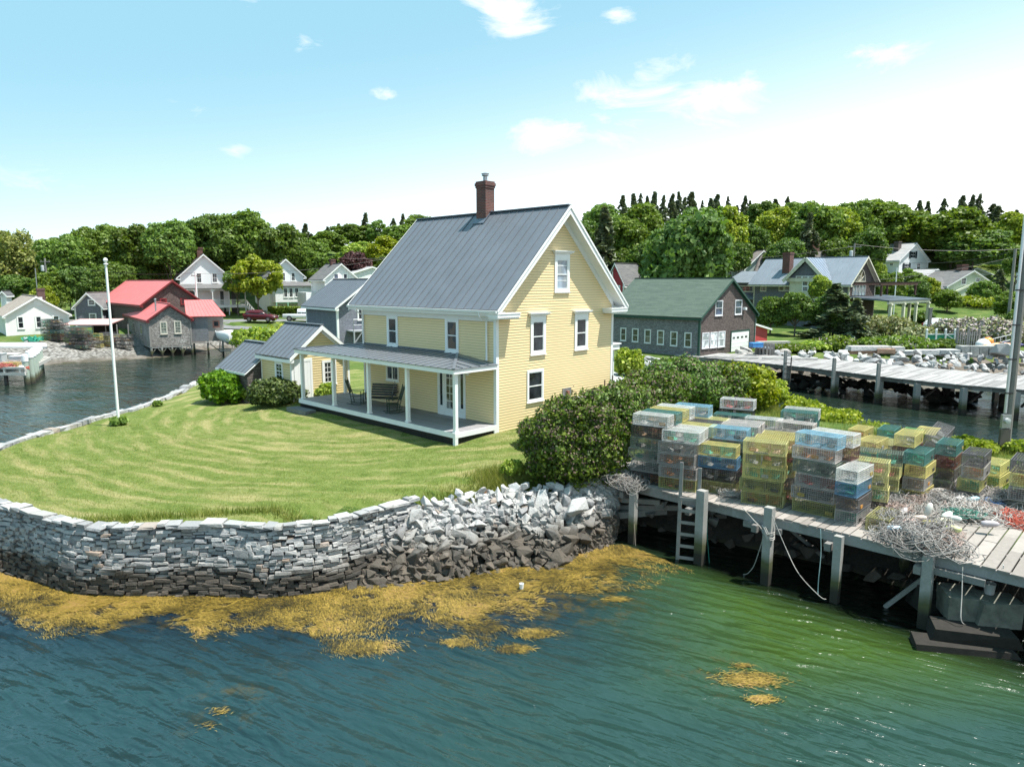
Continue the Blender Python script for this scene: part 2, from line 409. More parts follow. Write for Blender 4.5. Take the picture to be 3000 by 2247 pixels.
def field_mat():
    m, k = newmat('rough_ground')
    z = k.n('ShaderNodeSeparateXYZ', {'Vector': k.pos}).outputs['Z']
    n = k.noise(k.pos, .5, 6, .65); f = k.noise(k.pos, 9., 4, .7)
    g = k.ramp(n, [(.3, (.035,.07,.014)), (.5, (.075,.125,.025)), (.7, (.15,.165,.055))])
    g = k.mix(k.map(f, .5, .8, 0, .5), g, (.16,.17,.07))
    setp(k, g, .95, k.bump(f, .1, .8), Specular_IOR_Level=.15); return m
def shore_mat():
    m, k = newmat('tidal_shore')
    sep = k.n('ShaderNodeSeparateXYZ', {'Vector': k.pos}); z = sep.outputs['Z']; X = sep.outputs['X']
    vo = k.n('ShaderNodeTexVoronoi', {'Vector': k.scale(k.pos, (1., 1.7, 1.)), 'Scale': 3.2}); vc = k.n('ShaderNodeRGBToBW', {'Color': vo.outputs['Color']}).outputs[0]
    n = k.noise(k.pos, .8, 5); f = k.noise(k.pos, 12., 4, .7)
    peb = k.mix(vc, (.16,.15,.135), (.40,.385,.36)); peb = k.mix(k.map(vo.outputs['Distance'], .35, .7), peb, (.07,.065,.055))
    mud = k.ramp(n, [(.3, (.06,.05,.038)), (.5, (.12,.10,.08)), (.7, (.19,.165,.14))])
    mud = k.mix(k.map(f, .5, .7, 0, .6), mud, (.045,.04,.025))
    left = k.map(X, -31., -37.); zz = k.math('ADD', z, k.math('MULTIPLY', k.math('SUBTRACT', n, .5), .6))
    c = k.mix(k.math('MULTIPLY', left, k.map(zz, .15, .5)), mud, peb)
    c = k.mix(k.math('MULTIPLY', k.map(X, 2.8, 4.), k.map(sep.outputs['Y'], 27., 25.)), c, k.mix(f, (.012,.010,.007), (.05,.042,.03)))  # shade under the dock, painted into the shore colour
    c = k.mix(k.map(zz, .12, -.05, 0, 1), c, (.05,.045,.02))
    setp(k, c, .8, k.bump(k.math('ADD', f, k.math('MULTIPLY', vo.outputs['Distance'], -1.)), .08, .8)); return m
M_LAWN, M_FIELD, M_SHORE = lawn_mat(), field_mat(), shore_mat()

LAWNP = [(-25,15),(-4.6,18.3),(-3.2,19.9),(-2.1,20.4),(-1,21.1),(.2,21.7),(2.6,21.8),(3.6,23),(6.,24.2),(5,27),(8,34.),(3.4,40),(-9.,52),(-17,50),(-24,60)]
def make_ground():
    pts = [(s[0], s[1]) for s in SHORE]
    # refine the outline
    poly = []
    for i in range(len(pts)):
        a, b = pts[i], pts[(i+1) % len(pts)]; L = math.dist(a, b); far = min(a[1], b[1]) > 300 or abs(a[0]) > 300 or abs(b[0]) > 300
        n = max(1, int(L/(60 if far else (.7 if a[1] < 50 else 2.5))))
        for k in range(n): poly.append((a[0]+(b[0]-a[0])*k/n, a[1]+(b[1]-a[1])*k/n))
    poly = np.array(poly); npoly = len(poly); G = []
    def grid(x0, x1, y0, y1, s, jit=.25, hole=None):
        xs, ys = np.meshgrid(np.arange(x0, x1, s), np.arange(y0, y1, s)); P = np.stack([xs.ravel(), ys.ravel()], 1).astype(float).astype(float)
        P += np.random.RandomState(3).uniform(-jit*s, jit*s, P.shape)
        if hole: P = P[~((P[:,0] > hole[0]) & (P[:,0] < hole[1]) & (P[:,1] > hole[2]) & (P[:,1] < hole[3]))]
        G.append(P)
    grid(-26, 27, 14, 50, .6); grid(-52, 62, 46, 112, 1.6, hole=(-26, 27, 40, 50)); grid(-250, 250, 20, 300, 9, hole=(-53, 63, 0, 113)); grid(-400, 400, 10, 420, 40, hole=(-251, 251, 0, 301))
    P = np.concatenate(G); P = P[inside(P, poly)]
    dmin = np.full(len(P), 1e9)
    for i in range(npoly): dmin = np.minimum(dmin, seg_d(P, poly[i], poly[(i+1) % npoly]))
    P = P[dmin > np.where(P[:,1] < 50, .3, 1.0)]
    V = [Vector(p) for p in np.concatenate([poly, P])]
    vo, eo, fo, *_ = geometry.delaunay_2d_cdt(V, [(i, (i+1) % npoly) for i in range(npoly)], [], 1, 1e-4)
    co = np.array([[v.x, v.y] for v in vo]); z = gz_arr(co)
    F = np.array([list(f) for f in fo if len(f) == 3]); V3 = np.column_stack([co, z])
    a = V3[F[:,1]]-V3[F[:,0]]; b = V3[F[:,2]]-V3[F[:,0]]; fl = (a[:,0]*b[:,1]-a[:,1]*b[:,0]) < 0
    F[fl] = F[fl][:, ::-1]
    cen = V3[F].mean(1); lawn = inside(cen[:,:2], LAWNP) & (cen[:,2] > 1.45); zt = np.where((cen[:,0] < -37) & (cen[:,1] < 90), 1.75, 1.2)
    shore = (cen[:,2] < zt) & ~lawn
    def part(name, mask, mat, kind='structure'):
        f = F[mask]; u, inv = np.unique(f, return_inverse=True)
        o = np_mesh(name, V3[u], inv.reshape(-1, 3), mat, smooth=True); tag(o, kind=kind); return o
    part('lawn', lawn, M_LAWN); part('shore', shore, M_SHORE); part('ground', ~lawn & ~shore, M_FIELD)
    return poly
GPOLY = make_ground()
# vertical skirt of stones along walled shores (left and rear of the point)
def strip_mesh(pts, w0, w1, z, name, mat, kind='structure'):     # flat ribbon, e.g. a road
    m = MB()
    for (a, b) in zip(pts[:-1], pts[1:]):
        A_, B_ = Vector(a), Vector(b); d = (B_-A_).normalized(); n = Vector((-d.y, d.x))
        vs = [A_-n*w0, B_-n*w0, B_+n*w1, A_+n*w1]
        m.add([(p.x, p.y, gz(p.x, p.y)+z) for p in vs], [(0,1,2,3)])
    o = m.build(name, mat); return tag(o, kind=kind)
ASPH = plain((.16,.16,.165), .9, .12, 2.); CONC = plain((.36,.36,.355), .9, .1, 1.5)
strip_mesh([(x, 100+.02*x) for x in range(-75, 42, 3)], 3.2, 4.4, .12, 'road', ASPH)
dp = [at(x, y, 2.3) for x, y in ((1780,1185),(1905,1150),(1952,1108),(1893,1085),(1812,1075),(1700,1040))]
dm = MB(); dm.add([(p.x, p.y, gz(p.x, p.y)+.06) for p in dp], [tuple(range(len(dp)))]); tag(dm.build('driveway', CONC), kind='structure')

# ---------------------------------------------------------------- water
def water_mat():
    m, k = newmat('sea_water')
    sep = k.n('ShaderNodeSeparateXYZ', {'Vector': k.pos}); X, Y = sep.outputs['X'], sep.outputs['Y']
    n = k.noise(k.pos, .16, 3)
    xx = k.math('ADD', X, k.math('MULTIPLY', n, 5.))
    c = k.mix(k.map(xx, -2., 7.5), (.012,.037,.042), (.019,.048,.038))
    c = k.mix(k.math('MULTIPLY', k.map(xx, 4., 8.5), k.map(Y, 12., 14.8)), c, (.036,.070,.014))
    c = k.mix(k.math('MULTIPLY', k.map(Y, 13.5, 17.2), k.map(X, 5., 0.)), c, (.003,.010,.022))       # weed bed below, with blue sky reflection put into the water colour
    wn = k.noise(k.pos, 1.7, 5, .7); zone = k.math('MAXIMUM', k.math('MULTIPLY', k.map(Y, 14.9, 17.2), k.map(X, 5., 2.)), k.math('MAXIMUM', k.map(k.n('ShaderNodeVectorMath', {0: k.pos, 1: (4.2, 14.1, 0)}, operation='DISTANCE').outputs['Value'], 1.9, .3, 0, .7), k.map(k.n('ShaderNodeVectorMath', {0: k.pos, 1: (-5.6, 13.2, 0)}, operation='DISTANCE').outputs['Value'], 2.1, .3, 0, .6)))
    c = k.mix(k.math('MULTIPLY', k.map(k.math('ADD', wn, k.math('MULTIPLY', zone, .16)), .60, .74), zone), c, (.060,.046,.014))       # weed seen through the water
    dk = k.math('ADD', k.math('MULTIPLY', X, .695), k.math('MULTIPLY', Y, .719)); c = k.mix(k.math('MULTIPLY', k.map(k.math('ADD', dk, n), 17.2, 18.6), k.map(X, 2.2, 3.8)), c, (.004,.007,.004))       # dock's shadow and dark reflection painted into the water colour
    c = k.mix(k.map(Y, 24, 45, 0, 1), c, (.012,.022,.016))
    def waves(rot, lam, stretch, dist, det, amp):
        v = k.scale(k.pos, (1, 1, 1), (0, 0, rot)); v = k.scale(v, (1/stretch, 1., 1.))
        return k.math('MULTIPLY', k.noise(v, 1/lam, det, .5, dist), amp)
    h = waves(R(30), .36, 6., .7, 2, 1.)
    h = k.math('ADD', h, waves(R(34), 1.25, 5., .8, 2, 1.6)); h = k.math('ADD', h, waves(R(24), .62, 4., 1.0, 2, .9)); h = k.math('ADD', h, waves(R(50), .22, 3.5, .4, 2, .28))
    h = k.math('ADD', h, waves(R(20), .09, 2.5, .3, 2, .05))
    wv = k.n('ShaderNodeTexWave', {'Vector': k.scale(k.pos, (1,1,1), (0,0,R(32))), 'Scale': .72, 'Distortion': 5.5, 'Detail': 3., 'Detail Scale': 1.3, 'Detail Roughness': .55}); wv.wave_type = 'BANDS'; wv.bands_direction = 'Y'; wv.wave_profile = 'SIN'
    amp = k.map(k.noise(k.pos, .25, 2), .35, .65, .15, 1.); h = k.math('ADD', h, k.math('MULTIPLY', k.math('MULTIPLY', k.math('POWER', wv.outputs['Fac'], 1.6), amp), .42))
    n9 = k.noise(k.scale(k.pos, (1,1,1), (0,0,R(30))), 3.4, 4, .6, 1.2); h = k.math('ADD', h, k.math('MULTIPLY', n9, .18))
    calm = k.map(k.noise(k.pos, .3, 2), .3, .7, .55, 1.15); h = k.math('MULTIPLY', h, calm)
    near = k.map(Y, 22., 45., 1., .3)
    setp(k, c, .12, k.bump(k.math("MULTIPLY", h, near), .16, 1.), IOR=1.39, Specular_IOR_Level=.5)
    return m
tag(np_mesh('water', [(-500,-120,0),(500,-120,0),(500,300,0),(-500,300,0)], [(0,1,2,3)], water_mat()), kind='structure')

# ---------------------------------------------------------------- stones
def stone_block(mb, c, ax, ay, az, r, j=.12):      # an irregular squared stone: half axes ax, ay, az
    vs = []
    for sz in (-1, 1):
        for sx, sy in ((-1,-1),(1,-1),(1,1),(-1,1)):
            vs.append(Vector(c)+ax*(sx+r.uniform(-j, j))+ay*(sy+r.uniform(-j, j))+az*(sz+r.uniform(-j, j)*1.2))
    mb.hexa(vs)
def seg_walk(pts):
    P = [Vector(p) for p in pts]; S = [0]
    for a, b in zip(P[:-1], P[1:]): S.append(S[-1]+(b-a).length)
    def f(s):
        s = max(0, min(S[-1]-1e-6, s))
        for i in range(len(S)-1):
            if S[i+1] >= s: break
        t = (s-S[i])/(S[i+1]-S[i]); return P[i].lerp(P[i+1], t), (P[i+1]-P[i]).normalized()
    return f, S[-1]
def smooth_poly(pts, n=2):
    for _ in range(n):
        q = [pts[0]]
        for a, b in zip(pts[:-1], pts[1:]):
            q += [tuple(a[i]*.75+b[i]*.25 for i in range(len(a))), tuple(a[i]*.25+b[i]*.75 for i in range(len(a)))]
        pts = q+[pts[-1]]
    return pts
WTOP = smooth_poly([(-20.2,27.,),(-19.9,24),(-18.2,21.7),(-16.3,20.6),(-15.2,20.0),(-14.3,19.55),(-13.3,18.95),(-12.3,18.42),(-11.6,18.12),(-10.7,17.92),(-9.5,18.0),(-8.6,18.12),(-7.6,18.12),(-6.7,17.93),(-5.8,18.1),(-5.1,18.34),(-4.55,18.72),(-4.,19.3),(-3.4,19.95),(-3.0,20.35)])
WBASE = smooth_poly([(-21.0,27.),(-20.6,23.7),(-18.6,21.1),(-16.5,20.0),(-15.3,19.55),(-14.5,19.15),(-13.3,18.5),(-12.2,17.98),(-11.2,17.72),(-10.,17.62),(-8.8,17.62),(-7.6,17.62),(-6.4,17.6),(-5.5,17.68),(-4.9,17.98),(-4.5,18.35),(-4.0,18.85),(-3.55,19.35),(-3.0,19.9),(-2.6,20.3)])
def stone_wall():
    r = random.Random(11)
    ft, LT = seg_walk([(a, b, 1.83) for a, b in WTOP]); fb, LB = seg_walk([(a, b, -.25) for a, b in WBASE])
    mb = MB(); z = -.25; course = 0
    while z < 1.74:
        h = r.uniform(.06, .12) if z > .1 else r.uniform(.08, .13)
        s = r.uniform(0, .3)
        while s < LT:
            L = r.choice([.13,.17,.22,.28,.36,.48])*r.uniform(.85, 1.15); sm = (s+L/2)/LT
            if sm < .17 and r.random() < .0: pass
            wob = .05*math.sin(sm*60+1.5*math.sin(course*.35))+.03*math.sin(sm*143)
            t = max(0, min(1, (z+wob+h/2+.25)/2.08))
            a, d = ft(sm*LT); b, _ = fb(sm*LB)
            p = b.lerp(a, t)
            bulge = .09*math.sin(t*math.pi)*math.sin(sm*31+2)
            nrm = Vector((d.y, -d.x, 0)); up = (a-b).normalized()
            dep = r.uniform(.12, .17); out = r.uniform(-.06, .05)+bulge
            hh = h*(r.choice([.47,.47,.47,.44,.95]) if r.random() < .12 else .475)
            tilt = Matrix.Rotation(r.gauss(0, .06), 3, nrm)
            stone_block(mb, p+nrm*(out-dep*.5)+up*0, tilt @ (d*(L/2*.945)), nrm*dep, tilt @ (up*hh*.94), r, .09)
            s += L
        z += h; course += 1
    o = mb.build('wall_face', stone('wall'), root)
    cap = MB(); s = 0
    while s < LT:
        L = r.choice([.2,.3,.42,.6])*r.uniform(.85, 1.15); a, d = ft(min(LT, s+L/2)); nrm = Vector((d.y, -d.x, 0))
        rot = Matrix.Rotation(r.gauss(0, .10), 3, 'Z') @ Matrix.Rotation(r.gauss(0, .05), 3, d)
        th = r.uniform(.025, .055)
        stone_block(cap, a+Vector((0,0,th-.03+r.uniform(-.02,.03)))-nrm*r.uniform(.06,.18)+nrm*.1, rot @ (d*(L/2*.97)), rot @ (nrm*r.uniform(.13,.22)), Vector((0,0,th)), r, .14)
        s += L
    cap.build('coping', stone('wall'), root)
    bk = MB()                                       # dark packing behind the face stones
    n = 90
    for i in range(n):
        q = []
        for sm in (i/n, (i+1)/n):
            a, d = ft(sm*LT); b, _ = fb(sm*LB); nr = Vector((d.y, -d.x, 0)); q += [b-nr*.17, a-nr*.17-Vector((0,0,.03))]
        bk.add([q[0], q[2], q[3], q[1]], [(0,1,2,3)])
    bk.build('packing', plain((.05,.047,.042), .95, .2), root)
root = thing('stone_wall', 'dry-laid granite seawall curving round the near lawn edge, pale above and brown below', 'stone wall', (0,0,0))
stone_wall()
# coping stones along the far-left lawn edge
root = thing('stone_edging', 'low line of pale flat stones edging the lawn beside the left channel', 'stone edging', (0,0,0))
def edging():
    r = random.Random(5); mb = MB(); f, L = seg_walk(smooth_poly([(-20.1,26,1.8),(-20.3,29.3,1.8),(-19.9,30.8,1.8),(-19.86,32.6,1.8),(-19.6,34.2,1.8),(-19.3,35.4,1.8),(-19.4,39,1.8),(-20.6,46.8,1.8),(-21,58,1.8)]))
    s = 0
    while s < L:
        l = r.uniform(.3, .9); a, d = f(s+l/2); n = Vector((-d.y, d.x, 0)); a.z = 1.8
        if r.random() < .93: stone_block(mb, a+Vector((0,0,r.uniform(-.05,.07)))+n*r.uniform(-.05,.1), d*(l*.47), n*r.uniform(.14,.3), Vector((0,0,r.uniform(.06,.12))), r, .2)
        s += l
    z = -.3                                       # the face below, towards the channel
    while z < 1.7:
        h = r.uniform(.15, .25); s = 0
        while s < L:
            l = r.uniform(.3, .8); a, d = f(s+l/2); n = Vector((-d.y, d.x, 0)); a.z = z+h/2
            stone_block(mb, a-n*.02, d*(l*.48), n*.15, Vector((0,0,h*.47)), r, .1); s += l
        z += h
    mb.build('edging_stones', stone('wall'), root)
edging()

def hull_rock(r, flat=1., n=12):
    bm = bmesh.new()
    for _ in range(n):
        v = Vector((r.uniform(-1,1), r.uniform(-1,1), r.uniform(-1,1)))
        m = max(abs(v.x), abs(v.y), abs(v.z)); v = v/m*r.uniform(.8, 1.)
        bm.verts.new((v.x*.5, v.y*.5*r.uniform(.7,1), v.z*.5*flat))
    res = bmesh.ops.convex_hull(bm, input=bm.verts)
    bmesh.ops.delete(bm, geom=[e for e in res['geom_interior'] if isinstance(e, bmesh.types.BMVert)], context='VERTS')
    bmesh.ops.bevel(bm, geom=list(bm.edges), offset=.022, segments=1, affect='EDGES')
    me = bpy.data.meshes.new('rock'); bm.to_mesh(me); bm.free(); return me
ROCKS = [hull_rock(random.Random(100+i), .62+.38*random.Random(i).random(), 9+i % 5) for i in range(14)]
for me in ROCKS: me.materials.append(stone('riprap'))
ROCKSF = []
for me in ROCKS[:8]:
    m2 = me.copy(); m2.materials.clear(); m2.materials.append(stone('far')); ROCKSF.append(m2)
def stone_obj_isl(k): pass
STUFF_ROCKS = []
def put_rock(meshes, p, size, r, label, group, cat='boulder', name='boulder', flat=1., solo=True):
    if not solo:
        M = Matrix.Translation(p) @ Matrix.Rotation(r.uniform(0,6.28), 4, 'Z') @ Matrix.Rotation(r.gauss(0,.5), 4, 'X') @ Matrix.Diagonal((size*r.uniform(.85,1.35), size*r.uniform(.75,1.1), size*r.uniform(.65,1.)*flat, 1)); STUFF_ROCKS.append((r.choice(meshes), M)); return None
    o = bpy.data.objects.new(name, r.choice(meshes)); COL.objects.link(o); o.location = p
    o.rotation_euler = (r.gauss(0, .5), r.gauss(0, .5), r.uniform(0, 6.28)); o.scale = (size*r.uniform(.85,1.35), size*r.uniform(.75,1.1), size*r.uniform(.65,1.)*flat)
    tag(o, label, cat, group); return o
def riprap_near():
    r = random.Random(21)
    ROCKB = [(-4.5,18.2),(-3.2,18.3),(-1.85,18.5),(-1.1,18.85),(-.1,19.45),(1.3,19.35),(1.9,20.3),(2.8,21.1),(3.3,21.7)]
    ROCKT = [(-2.75,20.2),(-2.0,20.6),(-1.1,21.3),(0.,21.85),(1.0,21.95),(1.6,22.0),(2.4,22.2),(3.1,22.5),(3.6,22.7)]
    fb, LB = seg_walk([(a, b, -.1) for a, b in ROCKB]); ft, LT = seg_walk([(a, b, 1.72) for a, b in ROCKT])
    cells = []
    rows = 11
    for j in range(rows):
        t = j/(rows-1); L = LB*(1-t)+LT*t; n = int(L/.37)
        for i in range(n):
            s = (i+.5+r.uniform(-.25,.25))/n; a, _ = fb(s*LB); b, _ = ft(s*LT); p = a.lerp(b, min(1, max(0, t+r.uniform(-.03,.03))))
            cells.append((p, t, s))
    r.shuffle(cells); k = 0
    for p, t, s in cells:
        sz = r.choice([.3,.36,.42,.46,.5,.56])*r.uniform(.9, 1.1)
        solo = k < 150
        if not solo: sz = min(sz, .36)
        if t > .55: lab = 'pale grey angular granite block on the dry upper slope between the seawall and the dock'
        elif t > .3: lab = 'angular granite block halfway down the rock slope, grey stained brown'
        else: lab = 'dark brown weed-stained block at the foot of the rock slope beside the yellow seaweed'
        put_rock(ROCKS, p+Vector((0,0,.03)), sz, r, lab, 'riprap blocks between seawall and dock', solo=solo)
        k += 1
    put_rock(ROCKS, Vector((2.0,21.15,1.35)), 1.0, random.Random(4), 'largest flat grey slab leaning on the rock slope under the shrub beside the dock', None, flat=.55).rotation_euler = (.5,-.35,.6)
    # packing of small broken stone underneath
    mb = MB(); rr = random.Random(9)
    for i in range(1500):
        s, t = rr.random(), rr.random(); a, _ = fb(s*LB); b, _ = ft(s*LT); p = a.lerp(b, t)
        e = Matrix.Rotation(rr.uniform(0,3), 3, Vector((rr.random(), rr.random(), rr.random())).normalized()); z = rr.uniform(.05, .11)
        stone_block(mb, p-Vector((0,0,.06)), e@Vector((z,0,0)), e@Vector((0,z,0)), e@Vector((0,0,z)), rr, .3)
    tag(mb.build('rubble', stone('riprap')), 'small broken stone packed between the riprap blocks', 'rubble', kind='stuff')
    # the rocks in the dark under the dock
    for i in range(60):
        s = r.random()*8.5; p = Vector((3.6, 22.7, 0)) + Vector((.73,-.69,0))*s + Vector((.69,.72,0))*r.uniform(.2, 1.9)
        z = gz(p.x, p.y); p.z = z+.05
        if z > 1.2: continue
        put_rock(ROCKS, p, r.uniform(.3,.6), r, 'dark boulder in the shade under the trap dock', 'boulders under the trap dock', solo=i < 22)
riprap_near()
# ---------------------------------------------------------------- foliage clouds
def leaf_cloud(C, N, size, seed, elong=1.5, tilt=.8, sizevar=.6):
    """C: leaf centres, N: outward directions -> quads"""
    rs = np.random.RandomState(seed); n = len(C)
    nn = N + rs.normal(0, tilt, (n, 3)); nn /= np.linalg.norm(nn, axis=1)[:,None]+1e-9
    a = np.cross(nn, rs.normal(0, 1, (n, 3))); a /= np.linalg.norm(a, axis=1)[:,None]+1e-9
    b = np.cross(nn, a); s = size*(1+sizevar*rs.uniform(-1, 1, n))[:,None]
    a = a*s*.5*elong; b = b*s*.5
    V = np.stack([C-a, C-b*1., C+a, C+b*1.], 1).reshape(-1, 3)
    F = np.arange(4*n).reshape(-1, 4); return V, F
def lobes(n, rs, rx, rz, z0, lr, flat=.75, top=0.):
    out = []
    for i in range(n):
        u = rs.uniform(-1, 1); th = i*2.39996+rs.uniform(-.3,.3); u = -1+2*(i+.5)/n
        if u < -.55: u = -.55+rs.uniform(0,.3)
        r = math.sqrt(1-u*u); k = rs.uniform(.62, .9)
        out.append((rx*r*math.cos(th)*k, rx*r*math.sin(th)*k, z0+rz*u*k+top*(1-r), lr*rs.uniform(.75,1.25), flat*rs.uniform(.8,1.1)))
    return out
def crown_points(L, n, rs, shell=.35, under=.35):
    w = np.array([l[3]**2 for l in L]); w /= w.sum(); idx = rs.choice(len(L), n, p=w); A = np.array(L)[idx]
    d = rs.normal(0, 1, (n, 3)); d /= np.linalg.norm(d, axis=1)[:,None]
    low = d[:,2] < -.2; flip = low & (rs.uniform(0,1,n) > under); d[flip,2] *= -1
    k = 1-shell*rs.uniform(0, 1, n)**1.5+rs.normal(0,.05,n)
    bump = 1+.16*np.sin(d[:,0]*7+idx)*np.cos(d[:,1]*8+idx*2)+.10*np.sin(d[:,2]*11+idx)
    P = A[:,:3]+d*(A[:,3]*k*bump)[:,None]*np.stack([np.ones(n), np.ones(n), A[:,4]], 1)
    return P, d
BARK = plain((.14,.115,.09), .9, .25, 6., bump=.02); BARK2 = plain((.30,.28,.25), .9, .25, 6., bump=.02)
def trunk_mesh(name, h, r0, spread, seed, n=6, parent=None, mat=None, z0=0.):
    r = random.Random(seed); mb = MB()
    mb.tube([(0,0,z0),(r.uniform(-.02,.02)*h,0,h*.45),(r.uniform(-.04,.04)*h,0,h)], [r0*1.25, r0*.85, r0*.5], 8)
    for i in range(n):
        t = i*2.4; a = Vector((math.cos(t), math.sin(t), 0)); z = h*r.uniform(.45, .95)
        mb.tube([(0,0,z), tuple(a*spread*.4+Vector((0,0,z+h*.25))), tuple(a*spread*.8+Vector((0,0,z+h*.6)))], [r0*.5, r0*.3, r0*.1], 5)
    return mb.build(name, mat or BARK, parent)
LEAF_DK = leaf((.030,.058,.014), (.055,.098,.020), (.090,.142,.032), name='dark_leaves')
LEAF_MD = leaf((.042,.078,.015), (.074,.125,.023), (.120,.180,.036), name='green_leaves')
LEAF_LT = leaf((.055,.095,.012), (.130,.185,.022), (.23,.27,.045), name='light_leaves')
LEAF_WI = leaf((.05,.07,.018), (.11,.135,.04), (.19,.20,.07), name='willow_leaves')
LEAF_PU = leaf((.022,.012,.014), (.045,.020,.024), (.07,.032,.036), trans=.15, name='purple_leaves')
LEAF_CO = leaf((.045,.064,.046), (.08,.105,.070), (.115,.145,.095), trans=.12, name='needles')
LEAF_PI = leaf((.03,.05,.03), (.06,.085,.05), (.11,.14,.085), trans=.15, name='pine_needles')
LEAF_OL = leaf((.075,.095,.05), (.14,.165,.095), (.22,.24,.16), trans=.2, name='olive_leaves')
def crown_mesh(kind, seed, n=11000):
    rs = np.random.RandomState(seed)
    if kind == 'maple':   L = lobes(34, rs, .74, .42, .55, .27, .46)
    elif kind == 'round': L = lobes(28, rs, .70, .44, .53, .29, .48)
    elif kind == 'loose': L = lobes(24, rs, .78, .42, .56, .21, .40)
    elif kind == 'willow':
        L = lobes(20, rs, .74, .44, .52, .26, .6)
    P, d = crown_points(L, n, rs)
    P[:,2] = np.clip(P[:,2], .06, 1.02)*2.; d[:,2] *= 1.
    sz = {'maple': .060, 'round': .062, 'loose': .056, 'willow': .046}[kind]
    if kind == 'willow': P[:,2] -= .16*rs.uniform(0,1,len(P))**2
    return leaf_cloud(P, d, sz, seed+1, 1.35, .7)
def conifer_mesh(seed, n=3600, gaps=.30):
    rs = np.random.RandomState(seed); C = []; D = []; nl = 17
    for i in range(nl):
        z = .10+.88*(i/nl)**.95; R_ = ((1-z)**.75*.5+.02)*rs.uniform(.55,1.25)
        nb = max(4, int(10*(1-z)+3))
        for b in range(nb):
            if rs.uniform() < gaps+.15*(i % 4 == seed % 4): continue
            th = rs.uniform(0, 6.28); m = max(6, int(n/(nl*nb)*(.4+1.3*(1-z)))); t = rs.uniform(.05, 1, m)**.7; rr = R_*rs.uniform(.6,1.15)
            x = rr*t; y = rs.normal(0, .028, m)*(1.2-t); zz = z+.05*(1-t)-.05*t*t+rs.normal(0,.010,m)
            C.append(np.stack([x*math.cos(th)-y*math.sin(th), x*math.sin(th)+y*math.cos(th), zz], 1)); D.append(np.tile([0,0,1.], (m,1)))
    t = rs.uniform(.8, 1.0, 60); C.append(np.stack([rs.normal(0,.02,60), rs.normal(0,.02,60), t], 1)); D.append(np.tile([0,0,1.], (60,1)))
    return leaf_cloud(np.concatenate(C)*[1,1,2.3], np.concatenate(D), .085, seed+3, 1.6, .8)
PROTO = {}
def proto(kind, k, mat, seed, n):
    name = {'maple':'broadleaf_tree','round':'broadleaf_tree','loose':'broadleaf_tree','willow':'willow_tree','spruce':'spruce_tree','pine':'pine_tree'}[kind]
    e = bpy.data.objects.new(name, None); COL.objects.link(e)
    V, F = conifer_mesh(seed, n) if kind in ('spruce', 'pine') else crown_mesh(kind, seed, n)
    np_mesh('crown', V, F, mat, e)
    if kind in ('spruce', 'pine'):
        mb = MB(); mb.tube([(0,0,-.05),(0,0,.5),(0,0,.98)], [.018,.012,.003], 6); mb.build('trunk', BARK, e)
    else: trunk_mesh('trunk', .42, .032, .6, seed, 7, e, z0=-.1)
    PROTO[(kind, k)] = [e, False]
for i, (kd, mt, n) in enumerate([('maple', LEAF_MD, 22000), ('maple', LEAF_DK, 22000), ('round', LEAF_MD, 20000), ('round', LEAF_LT, 20000), ('round', LEAF_DK, 20000), ('loose', LEAF_LT, 11000), ('loose', LEAF_MD, 10000), ('willow', LEAF_WI, 18000), ('round', LEAF_PU, 15000)]):
    proto(kd, {0:'a',1:'dk',2:'md',3:'lt',4:'dk',5:'lt',6:'md',7:'w',8:'pu'}[i], mt, 40+i, n)
for i, s in enumerate('abc'): proto('spruce', s, LEAF_CO, 70+i, 4600)
proto('pine', 'a', LEAF_PI, 80, 5200)
def tree(key, x, ytop, wpx, dist, label, group=None, ybase=None, zg=None, aspect=None):
    """crown top at photo (x, ytop), about wpx wide, standing dist metres away"""
    T = deep(x, ytop, dist); g = gz(T.x, T.y) if zg is None else zg; h = T.z-g
    w = wpx/FPX*math.hypot(dist, 0)*1.0
    pr = PROTO[key]; e = pr[0]
    o = e if not pr[1] else copy_tree(e)
    pr[1] = True
    o.location = (T.x, T.y, g-.1); o.rotation_euler = (0, 0, rnd.uniform(0, 6.28)); con = key[0] in ('spruce', 'pine')
    s = w if con else w*.58; hc = min(h, w*(1.9 if key[0] == 'spruce' else 1.5)) if con else min(h, w*{'maple':1.25,'round':1.12,'loose':1.2,'willow':1.3}[key[0]])
    for ch in o.children:
        if ch.name.startswith('crown'): ch.scale = (s, s, hc/(2.3 if con else 2.)); ch.location = (0, 0, h-hc)
        else: ch.scale = (max(s*.7, 3.), max(s*.7, 3.), h*(1. if con else 1.25)) if not con else (s, s, h)
    tag(o, label, 'tree', group); return o
